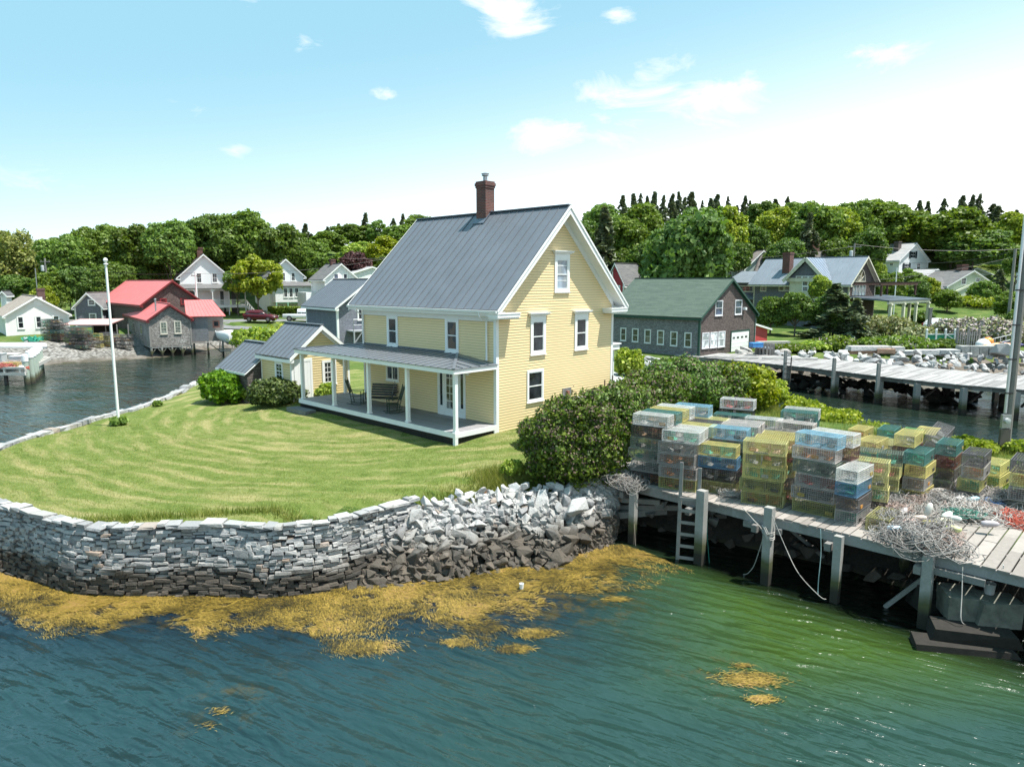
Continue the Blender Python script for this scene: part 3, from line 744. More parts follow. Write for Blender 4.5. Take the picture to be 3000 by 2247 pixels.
# --- left wood
def plant_trees():
    ml, md, lt, dk, lm = ('maple','a'), ('round','md'), ('round','lt'), ('maple','dk'), ('loose','md')
    T = tree
    T(('willow','w'), 30, 668, 190, 116, 'pale yellow-green willow at the left edge above the white cottage')
    T(('willow','w'), 128, 697, 130, 118, 'smaller pale willow behind the brick chimney of the white cottage')
    g = 'big maples behind the red-roofed boathouse'
    T(ml, 188, 680, 150, 112, 'leftmost dense maple of the left wood, next to the pale willows', g)
    T(ml, 262, 660, 150, 116, 'second maple from the left, rising above the small grey house', g)
    T(md, 330, 655, 150, 118, 'maple directly behind the top of the white flagpole', g)
    T(dk, 398, 652, 150, 114, 'dark maple above the left end of the red barn roof', g)
    T(md, 490, 642, 150, 113, 'maple above the right end of the red barn roof', g)
    T(dk, 590, 620, 165, 122, 'tall round dark maple left behind the white house with the long porch', g)
    T(md, 700, 614, 185, 128, 'tallest domed maple right behind the white house with the long porch', g)
    T(dk, 815, 650, 170, 122, 'dark maple behind the narrow white house with the light birch beside it', g)
    T(ml, 893, 690, 130, 124, 'maple filling the gap right of the narrow white house chimney', g)
    # lower edge trees left
    T(md, 150, 790, 110, 104, 'low leafy tree between the willows and the small grey house'); T(dk, 215, 775, 110, 106, 'low dark tree beside the roof of the small grey house')
    T(dk, 330, 760, 120, 104, 'low dark tree behind the ridge of the red barn'); T(lt, 120, 835, 80, 100, 'yellow-green bush-like tree right of the cottage chimney')
    T(dk, 545, 760, 110, 124, 'dark tree close behind the left slope of the porch house')
    T(md, 640, 740, 130, 126, 'tree close behind the right gable of the porch house')
    T(('loose','lt'), 748, 727, 165, 109, 'light green birch with pale trunk between the two white houses')
    T(('loose','md'), 690, 775, 90, 110, 'thin green tree at the right corner of the porch house')
    T(dk, 405, 775, 110, 112, 'low dark tree in the gap above the right end of the barn'); T(md, 470, 770, 100, 118, 'low tree directly behind the barn gable')
    T(dk, 60, 800, 150, 112, 'low dark growth below the left willow')
    # middle
    T(md, 955, 676, 125, 150, 'mid green tree behind the grey-roofed white house'); T(dk, 1030, 655, 130, 165, 'dark round tree above the purple tree')
    T(lt, 1045, 705, 120, 140, 'bright green tree immediately behind the purple-leaved tree'); T(('round','pu'), 1036, 733, 100, 126, 'round purple-leaved tree above the white houses')
    T(('loose','md'), 1105, 641, 80, 160, 'open airy tree standing on the skyline above the purple tree'); T(lt, 1130, 690, 130, 140, 'bright green tree against the left edge of the yellow house roof')
    T(md, 1180, 655, 130, 150, 'green tree just left of the yellow house ridge'); T(md, 1245, 628, 150, 155, 'green tree peeping over the left end of the yellow house ridge')
    T(lt, 1320, 640, 130, 160, 'tree just showing over the ridge left of the brick chimney'); T(dk, 910, 742, 110, 130, 'dark tree between the grey-roofed and the narrow white houses')
    T(dk, 985, 745, 110, 145, 'dark tree behind the ridge of the grey-roofed white house'); T(dk, 1160, 745, 140, 130, 'dark tree low behind the left slope of the yellow house roof')
    for i, (x, y, d, k_) in enumerate([(1360,655,135,md),(1420,650,140,dk),(1480,648,132,ml),(1545,645,138,md),(1600,640,130,dk),(1655,640,136,lt)]): T(k_, x, y, 150, d, 'tree in the wood hidden behind the yellow house roof', 'trees behind the yellow house')
    # right wood
    T(dk, 1705, 640, 120, 110, 'dark tree just right of the yellow house gable peak'); T(md, 1770, 592, 130, 125, 'tree above the red cottage, touching the yellow house roofline')
    T(('spruce','a'), 1772, 606, 150, 100, 'big dark spruce standing close behind the yellow house gable')
    T(ml, 1838, 628, 130, 112, 'maple above the chimney of the red cottage'); T(md, 1888, 590, 140, 135, 'tree on the skyline left of the great maple')
    T(dk, 1900, 690, 140, 104, 'dark maple low between the red cottage and the great maple'); T(dk, 2015, 596, 275, 88, 'great dark maple behind the green-roofed shed')
    T(lt, 2120, 603, 150, 112, 'yellow-green tree behind the right shoulder of the great maple'); T(md, 2085, 660, 130, 100, 'green tree overlapping the right side of the great maple')
    T(dk, 2237, 586, 100, 150, 'dark round tree on the skyline above the shingled villa chimney'); T(lt, 2270, 604, 130, 128, 'light green tree above the left end of the villa roof')
    T(dk, 2200, 650, 120, 118, 'dark tree left of the pale tree behind the villa'); T(md, 2345, 588, 130, 130, 'green tree above the dormer of the villa')
    T(ml, 2392, 582, 170, 124, 'broad maple centred over the villa ridge'); T(('spruce','b'), 2375, 622, 90, 116, 'dark spruce hidden among maples above the villa dormer')
    T(lt, 2465, 600, 130, 124, 'yellow-green tree above the right gable of the villa'); T(md, 2510, 583, 140, 134, 'tree left of the tall maple over the white hill house')
    T(ml, 2580, 577, 190, 138, 'tall maple standing over the left of the white hill house'); T(lt, 2660, 640, 150, 140, 'bright maple immediately behind the white hill house')
    T(md, 2650, 612, 140, 160, 'green tree on the skyline above the white hill house roof'); T(dk, 2730, 625, 160, 142, 'dark maple right of the white hill house')
    T(ml, 2800, 601, 215, 132, 'broad bright-topped maple above the pale green cottage'); T(dk, 2860, 660, 200, 128, 'dark spreading maple above the right end of the pale green cottage')
    T(lt, 2975, 618, 110, 135, 'bright tree cut by the right edge of the picture'); T(dk, 2300, 690, 120, 112, 'dark tree behind the villa chimney'); T(dk, 2540, 660, 130, 118, 'dark tree between the villa and the white hill house')
    T(dk, 2460, 690, 120, 118, 'dark tree showing low over the villa ridge'); T(dk, 2640, 700, 140, 146, 'dark tree tight behind the chimney of the white hill house'); T(dk, 2800, 700, 190, 138, 'dark undergrowth tree behind the pale green cottage chimney')
    T(dk, 2160, 700, 100, 108, 'dark low tree right of the great maple'); T(dk, 1975, 700, 130, 110, 'dark low tree behind the great maple trunk'); T(dk, 1830, 720, 110, 108, 'dark low tree directly behind the red cottage chimney')
    T(md, 2985, 720, 90, 112, 'leafy tree at the right edge behind the tall utility pole')
    T(md, 2610, 795, 90, 100, 'leafy tree right of the villa pergola'); T(lt, 2722, 812, 70, 110, 'small light tree before the left wing of the pale green cottage'); T(md, 2780, 845, 80, 100, 'round tree hiding the foot of the pale green cottage')
    # skyline conifers
    z4 = [(375,65,62),(470,50,52),(535,45,40),(590,70,34),(660,35,60),(740,62,50),(820,50,40),(870,33,45),(925,80,45),(985,35,55),(1080,110,32),(1155,88,50),(1215,55,52),(1305,75,40),(1385,150,30),(1460,68,46),(1500,112,40),(1725,95,45),(1835,75,34)]
    where = 'leftmost;second;third;fourth;fifth;sixth;seventh;eighth;ninth;tenth;eleventh;twelfth;thirteenth;fourteenth;fifteenth;sixteenth;seventeenth;eighteenth;nineteenth'.split(';')
    for i, (x, y, w) in enumerate(z4):
        T(('spruce','abc'[i % 3]), 1700+x/3.013, 550+y/3.013, w/3.013*(3.6+1.1*math.sin(i*2.3)), 182+i % 5, 'dark spruce on the skyline between the yellow house and the villa, %s%s' % (where[i], '' if i == 0 else ' from the left'), 'spruces on the skyline right of the yellow house')
    z5 = [(25,75,30,'above the villa dormer'),(1190,108,40,'over the white hill house, left of a pair'),(1265,118,50,'over the white hill house, right of a pair'),(1410,92,50,'at the left shoulder of the broad bright maple'),(1575,65,45,'behind the broad bright maple, left of three'),
          (1665,60,50,'behind the broad bright maple, middle of three'),(1725,50,52,'behind the broad bright maple, tallest of three'),(1840,140,55,'right of the broad bright maple, left of two'),(1885,158,60,'right of the broad bright maple, right of two'),(2045,190,55,'near the right edge of the picture')]
    for i, (x, y, w, l) in enumerate(z5): T(('spruce','cab'[i % 3]), 2300+x/3.013, 550+y/3.013, w/3.013*(3.8+.9*math.sin(i*1.9)), 178+i % 4, 'skyline spruce '+l, 'spruces on the skyline at the right')
    z2 = [(1190,165,55,'above the narrow white house'),(1385,190,40,'above the grey-roofed white house, left one'),(1480,165,48,'above the grey-roofed white house, right one'),(1720,70,50,'bare-topped and tall above the purple tree'),(1965,115,40,'left of the yellow house ridge, small'),(2050,78,40,'left of the yellow house ridge, taller')]
    for i, (x, y, w, l) in enumerate(z2): T(('spruce','bca'[i % 3]), 500+x/3.013, 600+y/3.013, w/3.013*3.8, 180, 'skyline spruce '+l, 'spruces on the skyline at the left')
    # evergreens and shrubs before the villa
    T(('round','dk'), 2262, 862, 110, 82, 'dark leafy evergreen left before the villa'); T(('round','dk'), 2335, 850, 100, 80, 'dark evergreen in the middle before the villa windows')
    T(('round','lt'), 2408, 803, 75, 84, 'light green young tree in front of the villa dormer'); T(('pine','a'), 2449, 828, 190, 78, 'grey-green pine with a bare trunk in front of the villa gable')
    T(('round','dk'), 2440, 850, 120, 79, 'dark bushy evergreen beneath the pine'); T(('spruce','b'), 2512, 872, 120, 76, 'dark small spruce right of the pine'); T(('loose','md'), 2668, 783, 120, 112, 'open green tree between the villa pergola and the white hill house')
    T(('round','dk'), 2690, 815, 80, 106, 'dark shrub tree left of the pale green cottage'); T(('round','md'), 2882, 820, 85, 106, 'small fresh green tree in front of the pale green cottage'); T(('spruce','c'), 2932, 786, 75, 108, 'dark narrow conifer right of the pale green cottage')
    T(('round','md'), 2975, 850, 110, 92, 'green tree crossing the right edge behind the metal conduit pole'); T(('round','dk'), 2990, 900, 90, 84, 'dark shrub tree at the right edge below the utility pole')
    T(('round','lt'), 2570, 760, 60, 116, 'small tree beside the villa pergola')
plant_trees()

# ---------------------------------------------------------------- shrubs
def shrub(name, label, cat, c, rx, ry, h, mat, seed, n=5000, leafs=.1, nl=14, group=None, flower=None, elong=1.5):
    """c = ground point; built in its own local frame"""
    e = thing(name, label, cat, c, 0, group); rs = np.random.RandomState(seed)
    L = lobes(nl, rs, .72, .42, .45, .34, .85); P, d = crown_points(L, n, rs, .4, .5)
    P *= np.array([rx, ry, h]); P[:,2] = np.maximum(P[:,2], .03*h)
    V, F = leaf_cloud(P, d, leafs, seed, elong, .7); np_mesh('leaves', V, F, mat, e)
    mb = MB(); r = random.Random(seed)
    for i in range(9):
        t = r.uniform(0, 6.28); a = Vector((math.cos(t)*rx*.6, math.sin(t)*ry*.6, h*r.uniform(.5,.85)))
        mb.tube([(a.x*.12, a.y*.12, -.1), (a.x*.45, a.y*.45, a.z*.5), tuple(a)], [.03*h**.5, .02*h**.5, .006], 5)
    mb.build('stems', BARK, e)
    if flower:
        m = int(n*flower[1]); P, d = crown_points(L, m, rs, .12, .2); P *= np.array([rx, ry, h]); P[:,2] = np.maximum(P[:,2], .05*h)
        V, F = leaf_cloud(P, d, leafs*flower[2], seed+5, 1.2, .6); np_mesh('blossom', V, F, flower[0], e)
    return e
LILAC = leaf((.018,.040,.010), (.055,.102,.021), (.12,.18,.042), trans=.3, name='lilac_leaves', clump=2.5)
SEEDH = plain((.13,.085,.065), .8, .3); PINKF = plain((.38,.31,.30), .7, .15); WHF = plain((.6,.58,.55), .7, .1)
def near_shrubs():
    F = (SEEDH, .22, .8)
    def S(x, y, zb, wpx, ytop, label, mat=LILAC, n=9000, ls=.095, fl=F, dep=1., nm='lilac_bush', cat='bush', grp=None, seed=None):
        p = at(x, y, zb); w = wpx/FPX*p.y*.60; h = px_z(p, ytop)-gz(p.x, p.y)
        p.z = gz(p.x, p.y)
        return shrub(nm, label, cat, p, w, w*dep, max(.3, h*1.02), mat, seed or int(x+y), n, ls, 16, grp, fl)
    g = 'overgrown lilac hedge behind the trap dock'
    S(1680, 1395, 1.85, 300, 1172, 'nearest rounded lilac bush, hanging over the rocks beside the dock', n=42000, ls=.068, dep=.8, grp=g)
    S(1600, 1330, 1.9, 150, 1215, 'small left lobe of the lilac hedge against the lawn', n=14000, ls=.07, grp=g)
    S(1790, 1300, 1.9, 230, 1138, 'lilac bush in front of the white gas tank', n=26000, ls=.075, grp=g)
    S(1900, 1245, 1.9, 230, 1090, 'lilac bush below the corner of the yellow house', n=24000, ls=.08, grp=g)
    S(2000, 1200, 1.9, 270, 1052, 'tallest lilac bush in front of the grey shed wall', n=27000, ls=.09, grp=g)
    S(2110, 1190, 1.9, 200, 1058, 'lilac bush in front of the white garage door', n=19000, ls=.09, grp=g)
    S(2180, 1195, 1.8, 190, 1068, 'yellow-green shrub at the right end of the lilac hedge', LEAF_LT, 12000, .11, None)
    S(2245, 1190, 1.6, 130, 1110, 'low yellow-green shrub sloping down to the channel', LEAF_LT, 8000, .1, None)
    S(1500, 1398, 1.8, 70, 1345, 'tuft of tall bright grass left of the lilac over the rocks', LEAF_LT, 3500, .05, None, nm='grass_clump', cat='grass')
    # around the garage
    S(652, 1172, 1.9, 128, 1093, 'rounded bright green bush left of the shingled lean-to', leaf((.03,.08,.008), (.06,.15,.015), (.12,.22,.03), name='bright_leaves'), 9000, .12, None, nm='round_bush')
    S(735, 1160, 2.1, 70, 1112, 'low green bush between the round bush and the dark clipped juniper', LEAF_LT, 3500, .12, None, nm='green_bush')
    S(815, 1180, 2.15, 155, 1106, 'dark dense clipped juniper at the porch end', leaf((.014,.028,.008), (.035,.06,.016), (.07,.10,.03), trans=.1, name='juniper'), 15000, .08, None, nm='juniper_bush')
    S(948, 1165, 2.2, 62, 1122, 'leafy green plant under the twelve-pane garage window', LEAF_LT, 2600, .14, None, nm='garden_plant', cat='plant')
    S(346, 1243, 1.8, 46, 1222, 'tuft of dark grass round the foot of the flagpole', LEAF_MD, 900, .10, None, nm='grass_tuft', cat='grass')
    S(460, 1192, 1.8, 26, 1176, 'small weed clump on the channel edge right of the flagpole', LEAF_MD, 500, .09, None, nm='weed_clump', cat='plant')
    S(1330, 1285, 2.1, 20, 1268, 'weed growing at the foot of the porch lattice', LEAF_MD, 200, .07, None, nm='weed_clump', cat='plant')
    # neck of land behind the traps
    S(2440, 1240, 1.5, 160, 1200, 'low bright bush on the neck of land behind the traps, beside the channel', LEAF_LT, 5000, .10, None, nm='green_bush')
    S(2350, 1215, 1.6, 120, 1165, 'grassy shrub behind the white-topped traps', LEAF_LT, 4000, .1, None, nm='green_bush')
    S(2850, 1335, 1.6, 130, 1285, 'weedy bush left of the utility pole foot', LEAF_LT, 5000, .08, None, nm='green_bush'); S(2975, 1335, 1.6, 100, 1290, 'weedy bush right of the utility pole foot', LEAF_LT, 4000, .08, None, nm='green_bush')
    S(2560, 1262, 1.3, 90, 1235, 'small bush on the channel bank in the middle of the neck', LEAF_LT, 2000, .08, None, nm='green_bush')
    # beyond: by the green-roofed shed and villa
    S(1838, 1085, 2.2, 85, 1025, 'bush between the yellow house and the grey shed wall', LEAF_LT, 3500, .16, None, nm='green_bush')
    B = [(2300,1030,150,1008,LEAF_MD,'rose bush at the left end of the far bank'),(2450,1020,120,985,LEAF_MD,'rambling rose bush below the pine'),(2390,1025,110,1000,LEAF_LT,'low green bush on the far bank by the red lean-to'),
         (2511,985,45,950,LEAF_LT,'small bright yellow-green bush below the small spruce'),(2600,985,150,925,LEAF_OL,'silvery olive bush in front of the villa porch'),(2690,1000,120,960,LEAF_OL,'grey-green bush right of the villa porch steps'),
         (2650,1025,190,985,LEAF_MD,'wide low rose bush above the long stone slabs'),(2760,1025,120,995,LEAF_DK,'dark creeping bush left of the picket fence'),(2700,960,75,912,LEAF_DK,'dark rounded clipped bush beside the grey post'),
         (2740,920,140,862,LEAF_MD,'leafy hedge below the pale green cottage, left part'),(2840,925,160,866,LEAF_LT,'light green hedge below the pale green cottage, right part'),(2920,905,130,850,LEAF_MD,'tall hedge in front of the dark narrow conifer'),
         (2560,1020,110,990,LEAF_MD,'bush on the bank behind the pale boulders')]
    for i, (x, y, w, yt, mt, l) in enumerate(B):
        y = min(y, 1013); S(x, y, 2.3 if y > 950 else 3.2, w, yt, l, mt, 4200, .2, (PINKF, .12, .8) if 'rose' in l else None, nm='bush', seed=300+i)
    lil = [(2790,1000,110,935),(2860,1002,120,932),(2930,1005,120,935),(2985,1000,90,945)]
    for i, (x, y, w, yt) in enumerate(lil):
        S(x, y, 2.3, w, yt, 'blossoming pink-grey lilac in the far hedge, %s from the left' % ('first','second','third','fourth')[i], LEAF_OL, 4200, .2, (PINKF, .8, .9), nm='lilac_bush', seed=330+i, grp='blossoming lilacs on the right bank')
    # grasses near white houses
    G = [(830,1000,200,955,'grassy mound beside the red car and road',LEAF_LT),(760,1005,170,962,'left part of the grassy bank in front of the red car',LEAF_LT),(700,925,60,900,'bush at the foot of the porch house stairs',LEAF_MD),(655,935,60,915,'low bush before the porch house',LEAF_DK),
         (955,930,55,898,'rounded bush beside the grey-roofed white house',LEAF_MD),(790,905,60,870,'dark shrub under the birch',LEAF_DK),(990,935,30,910,'small dark shrub by the white pickup',LEAF_DK)]
    for i, (x, y, w, yt, l, mt) in enumerate(G): S(x, y, 2.3, w, yt, l, mt, 2600, .22, None, nm='bush', seed=360+i, dep=.6)
near_shrubs()
def hedge():
    e = thing('clipped_hedge', 'long clipped green hedge in front of the narrow white house', 'hedge', (0,0,0)); a = deep(790, 945, 109); b = deep(915, 945, 108); z = gz(a.x, a.y)
    rs = np.random.RandomState(2); n = 5000; t = rs.uniform(0,1,n); C = np.outer(1-t, [a.x,a.y,0])+np.outer(t, [b.x,b.y,0]); C[:,1] += rs.uniform(-.7,.7,n); C[:,2] = z+1.5*np.maximum(rs.uniform(0,1,n), rs.uniform(0,1,n))
    V, F = leaf_cloud(C, np.tile([0,-.5,1.], (n,1)), .2, 3); np_mesh('leaves', V, F, LEAF_MD, e)
hedge()

# ---------------------------------------------------------------- grass blades and seaweed (uncountable)
def blades(name, P, h, w, mat, seed, lean=.5, label=None, cat='grass'):
    rs = np.random.RandomState(seed); n = len(P); th = rs.uniform(0, 6.28, n); d = np.stack([np.cos(th), np.sin(th), np.zeros(n)], 1)*w/2
    hh = h*rs.uniform(.5, 1.3, n)[:,None]; tip = P+rs.normal(0, lean, (n,3))*hh*[1,1,0]+[0,0,1]*hh
    V = np.stack([P-d, P+d, tip], 1).reshape(-1, 3); o = np_mesh(name, V, np.arange(3*n).reshape(-1, 3), mat); return tag(o, label, cat, kind='stuff')
GRASS = leaf((.045,.070,.010), (.10,.128,.026), (.21,.21,.08), trans=.3, name='grass_blades', clump=.9)
def grass():
    rs = np.random.RandomState(6); n = 260000
    P = np.stack([rs.uniform(-21, 6.5, n), rs.uniform(17.5, 36, n)], 1); P = P[inside(P, LAWNP) & inside(P, GPOLY)]
    P = P[rs.uniform(0,1,len(P)) < np.clip(1.5-(P[:,1]-18)/14, .15, 1)]
    q = P-np.array([HA.x, HA.y]); a = q@np.array([HU.x, HU.y]); b = q@np.array([HV.x, HV.y]); P = P[~((a > -.05) & (a < 11.7) & (b > -2.15) & (b < 8))]
    blades('lawn_grass', np.column_stack([P, gz_arr(P)-.01]), .045, .016, GRASS, 7, .6, 'short mown grass blades of the lawn')
    # rough fringe: lawn edge over the rocks, neck of land
    Q = []
    for (x0, y0, x1, y1, w, m) in [(-2.7,20.5,-1.1,21.5,.45,5000),(-1.1,21.5,.3,22.2,.5,6000),(.3,22.1,3.,22.6,.5,5000),(-.6,22.6,1.2,22.9,.45,9000),(17,36,20,31,1.6,12000),(12,28,20,27.5,2.2,16000),(19,28.5,24,24,1.8,8000),(14,33,17,41,1.5,14000),(10.5,24.5,17,22.5,1.2,9000),(-3.2,20.1,-12,18.4,.2,2500)]:
        t = rs.uniform(0,1,m); Q.append(np.stack([x0+(x1-x0)*t+rs.normal(0,w,m), y0+(y1-y0)*t+rs.normal(0,w*.6,m)], 1))
    Q = np.concatenate(Q); Q = Q[inside(Q, GPOLY)]; z = gz_arr(Q); Q = Q[z > 1.0]
    blades('tall_grass', np.column_stack([Q, gz_arr(Q)-.02]), .26, .022, GRASS, 8, .35, 'unmown tall grass along the shore banks')
grass()
def seaweed():
    MAT, k = newmat('rockweed'); n = k.noise(k.pos, 1.6, 4)
    n3 = k.noise(k.pos, .55, 3); f = k.math('ADD', k.math('ADD', k.math('MULTIPLY', k.isl, .5), k.math('MULTIPLY', n, .62)), k.math('MULTIPLY', k.math('SUBTRACT', n3, .53), 1.1))
    c = k.ramp(f, [(.22, (.020,.020,.010)), (.40, (.075,.055,.014)), (.56, (.24,.165,.028)), (.76, (.41,.285,.06)), (.92, (.36,.21,.09))])
    setp(k, c, .45, Specular_IOR_Level=.4)
    inner = [(-17.2,19.9),(-15.3,19.4),(-14.5,19.0),(-13.3,18.4),(-12.2,17.9),(-11.2,17.65),(-10,17.6),(-8.8,17.6),(-6.4,17.6),(-5.4,17.7),(-4.4,18.3),(-3.2,18.4),(-1.85,18.6),(-1.1,18.95),(-.1,19.5),(1.3,19.4),(1.9,20.4),(3.,21.2),(3.6,21.3)]
    outer = [(2.6-20.2,18.9)] + [tuple(at(x, y, 0)[:2]) for x, y in ((0,1800),(90,1860),(150,1880),(330,1845),(420,1800),(560,1870),(680,1880),(790,1840),(900,1850),(1000,1905),(1090,1905),(1170,1850),(1330,1870),(1420,1900),(1470,1830),(1560,1800),(1640,1760),(1760,1735),(1890,1720),(1960,1690),(2060,1683))]
    fi, LI = seg_walk([(a, b, 0) for a, b in inner]); fo, LO = seg_walk([(a, b, 0) for a, b in outer])
    rs = np.random.RandomState(4); C = []; D = []
    ns = 240; I = np.array([[*fi(LI*i/ns)[0][:2]] for i in range(ns+1)]); O = np.array([[*fo(LO*i/ns)[0][:2]] for i in range(ns+1)])
    nt = 230000; s = rs.uniform(0, 1, nt)*.9999*ns; i = s.astype(int); fr = (s-i)[:,None]
    t = rs.uniform(-.04, 1.05, nt)
    A_ = I[i]*(1-fr)+I[i+1]*fr; B_ = O[i]*(1-fr)+O[i+1]*fr; P = A_+(B_-A_)*t[:,None]
    wave = .5+.5*np.sin(P[:,0]*2.1+1.7*np.sin(P[:,0]*.83)+P[:,1]*1.1); gap = np.sin(P[:,0]*3.7+2.2*np.sin(P[:,1]*2.3))*np.sin(P[:,1]*4.9+P[:,0]*1.3+1.9*np.sin(P[:,0]*1.9))
    lf = lambda a, b: np.array([mn.noise(Vector((p[0]*a, p[1]*b, 3.))) for p in P[::1]])
    g1 = lf(1.1, 2.3); g2 = lf(3.3, 6.5); keep = (t < .72+.55*g1+.30*(wave-.5)+.35*g2+rs.normal(0,.16,nt)) & ~((g1*.7+g2*.8 > .27) & (t > .15) & (rs.uniform(0,1,nt) < .9))
    P = P[keep]
    for cx, cy, rr, m in [(2190,1990,.45,1700),(2228,2050,.22,500),(1560,1855,.35,1300),(1500,1900,.3,900),(1055,1895,.55,2200),(615,2080,.0,0),(1345,1880,.28,700),(1800,1755,.22,500),(1430,1840,.3,800),(2170,1950,.15,200),(640,2090,.2,60),(600,2130,.18,50)]:
        if m: c = at(cx, cy, 0); P = np.concatenate([P, np.array([c.x, c.y])+rs.normal(0, rr*.5, (m,2))*[1.3,.6]])
    hgt = 1.; n_ = len(P); ang = -.55+.7*np.sin(P[:,0]*.55+P[:,1]*.4)+.5*np.sin(P[:,0]*1.7-P[:,1]*2.1)+rs.normal(0,.35,n_)
    d = np.stack([np.cos(ang), np.sin(ang)], 1); L = rs.uniform(.04,.17,n_)[:,None]; w = rs.uniform(.002,.0065,n_)[:,None]; pn = np.stack([-d[:,1], d[:,0]], 1)
    bend = pn*rs.normal(0,.25,n_)[:,None]*L
    z0 = rs.uniform(.004,.035,n_); hz = lambda p, dz: np.column_stack([p, np.maximum(.004, z0+dz)])
    a = P; b = P+d*L*.5+bend*.4; c = P+d*L+bend
    V = np.stack([hz(a-pn*w, 0), hz(a+pn*w, 0), hz(b+pn*w*.9, .012), hz(b-pn*w*.9, .012), hz(c, -.02)], 1).reshape(-1, 3)
    base = np.arange(n_)[:,None]*5
    F4 = base+np.array([[0,1,2,3]]); F3 = base+np.array([[3,2,4]]); 
    F = np.concatenate([np.column_stack([F4]), np.column_stack([F3, F3[:,2:]])]) if False else None
    o = np_mesh('seaweed', V, np.concatenate([base+np.array([[0,1,2]]), base+np.array([[0,2,3]]), base+np.array([[3,2,4]])]), MAT); tag(o, 'floating mat of golden rockweed along the foot of the wall and rocks', 'seaweed', kind='stuff')
seaweed()
# ---------------------------------------------------------------- building kit (local frame: x along the gable, y along the length)
class Bld:
    def __init__(s, name, label, cat, P, zg, yaw, W, L, group=None):
        s.P = Vector((P[0], P[1], zg)); s.yaw = yaw; s.W = W; s.L = L
        s.X = Vector((math.cos(yaw), math.sin(yaw), 0)); s.Y = Vector((-math.sin(yaw), math.cos(yaw), 0))
        s.root = thing(name, label, cat, s.P, yaw, group)
    def pt(s, face, u, z, d=0.):
        if face == 'g': return Vector((u, -d, z))
        if face == 's': return Vector((-d, u, z))
        if face == 'r': return Vector((s.W+d, u, z))
        if face == 'b': return Vector((u, s.L+d, z))
        x0, y0, ang = face                       # any vertical plane: origin and heading
        return Vector((x0+u*math.cos(ang)+d*math.sin(ang), y0+u*math.sin(ang)-d*math.cos(ang), z))
    def fp(s, face, x, y):                        # photo pixel -> (u, z) on a face
        o = s.pt(face, 0, 0); t = s.pt(face, 1, 0)-o; n = s.pt(face, 0, 0, 1)-o
        w = lambda v: s.X*v.x+s.Y*v.y+Vector((0,0,v.z))
        O = s.P+w(o); T = w(t); N_ = w(n); r = Vector(ray(x, y)); C = Vector((0,0,CAMH))
        k = N_.dot(O-C)/N_.dot(r); Q = C+r*k-O
        return Q.dot(T), Q.z
    def fbox(s, mb, face, u0, u1, z0, z1, d0, d1, mi=None):
        p = [s.pt(face, u, z, d) for z, u, d in ((z0,u0,d1),(z0,u1,d1),(z0,u1,d0),(z0,u0,d0),(z1,u0,d1),(z1,u1,d1),(z1,u1,d0),(z1,u0,d0))]
        if face == 's': p = [p[1],p[0],p[3],p[2],p[5],p[4],p[7],p[6]]
        if face == 'b': p = [p[1],p[0],p[3],p[2],p[5],p[4],p[7],p[6]]
        mb.hexa(p, mi)
    def window(s, face, u0, z0, w, h, nx=1, ny=2, cas=.1, cap=0., gl=None, fr=None, sill=True, bar=.022, meet=True, name='window', label=None, off=0., top=None):
        fr = fr or WHITE; gl = gl or GLASS; m = MB(); B = lambda *a: s.fbox(m, face, *a)
        u1, z1 = u0+w, z0+h; top = cas if top is None else top
        o = off
        B(u0-cas, u0, z0-cas*.9, z1+top, o, o+.055); B(u1, u1+cas, z0-cas*.9, z1+top, o, o+.055)
        B(u0, u1, z1, z1+top, o, o+.053); B(u0, u1, z0-cas*.9, z0, o, o+.053)
        if sill: B(u0-cas-.03, u1+cas+.03, z0-cas*.9-.035, z0-cas*.9, o, o+.085)
        if cap: B(u0-cas-cap, u1+cas+cap, z1+top, z1+top+.05, o, o+.17); B(u0-cas-cap*.6, u1+cas+cap*.6, z1+top-.05, z1+top, o, o+.10); B(u0-cas-cap-.03, u1+cas+cap+.03, z1+top+.05, z1+top+.075, o, o+.20)
        sw = .035                                   # sash
        B(u0, u0+sw, z0, z1, o, o+.042); B(u1-sw, u1, z0, z1, o, o+.042); B(u0+sw, u1-sw, z0, z0+sw, o, o+.04); B(u0+sw, u1-sw, z1-sw, z1, o, o+.04)
        if meet: B(u0+sw, u1-sw, z0+h*.5-.02, z0+h*.5+.02, o, o+.045)
        for i in range(1, nx): B(u0+w*i/nx-bar/2, u0+w*i/nx+bar/2, z0+sw, z1-sw, o, o+.036)
        for j in range(1, ny):
            if meet and ny % 2 == 0 and j*2 == ny: continue
            B(u0+sw, u1-sw, z0+h*j/ny-bar/2, z0+h*j/ny+bar/2, o, o+.034)
        f = m.build(name, fr, s.root); tag(f, label) if label else None
        g = MB(); s.fbox(g, face, u0+.01, u1-.01, z0+.01, z1-.01, o, o+.022); g.build('pane', gl, f); return f
    def pwin(s, face, x0, y0, x1, y1, **kw):      # window by photo rectangle of its glass
        a, za = s.fp(face, x0, y0); b, zb = s.fp(face, x1, y1)
        if a > b: a, b = b, a
        return s.window(face, a, min(za, zb), b-a, abs(za-zb), **kw)
def solve(xn, yn, zg, yaw, xr, yr, xl, yl, dist=None):
    P = at(xn, yn, zg) if dist is None else deep(xn, yn, dist)
    X = (math.cos(yaw), math.sin(yaw)); Y = (-math.sin(yaw), math.cos(yaw))
    return P, abs(plan_len(P, X, xr, yr)), abs(plan_len(P, Y, xl, yl))
def gable_walls(b, zw, zr, mat, base=-2., name='wall'):
    m = MB(); W, L = b.W, b.L
    m.prism([(0,0,base),(W,0,base),(W,0,zw),(W/2,0,zr),(0,0,zw)], (0,L,0)); return m.build(name, mat, b.root)
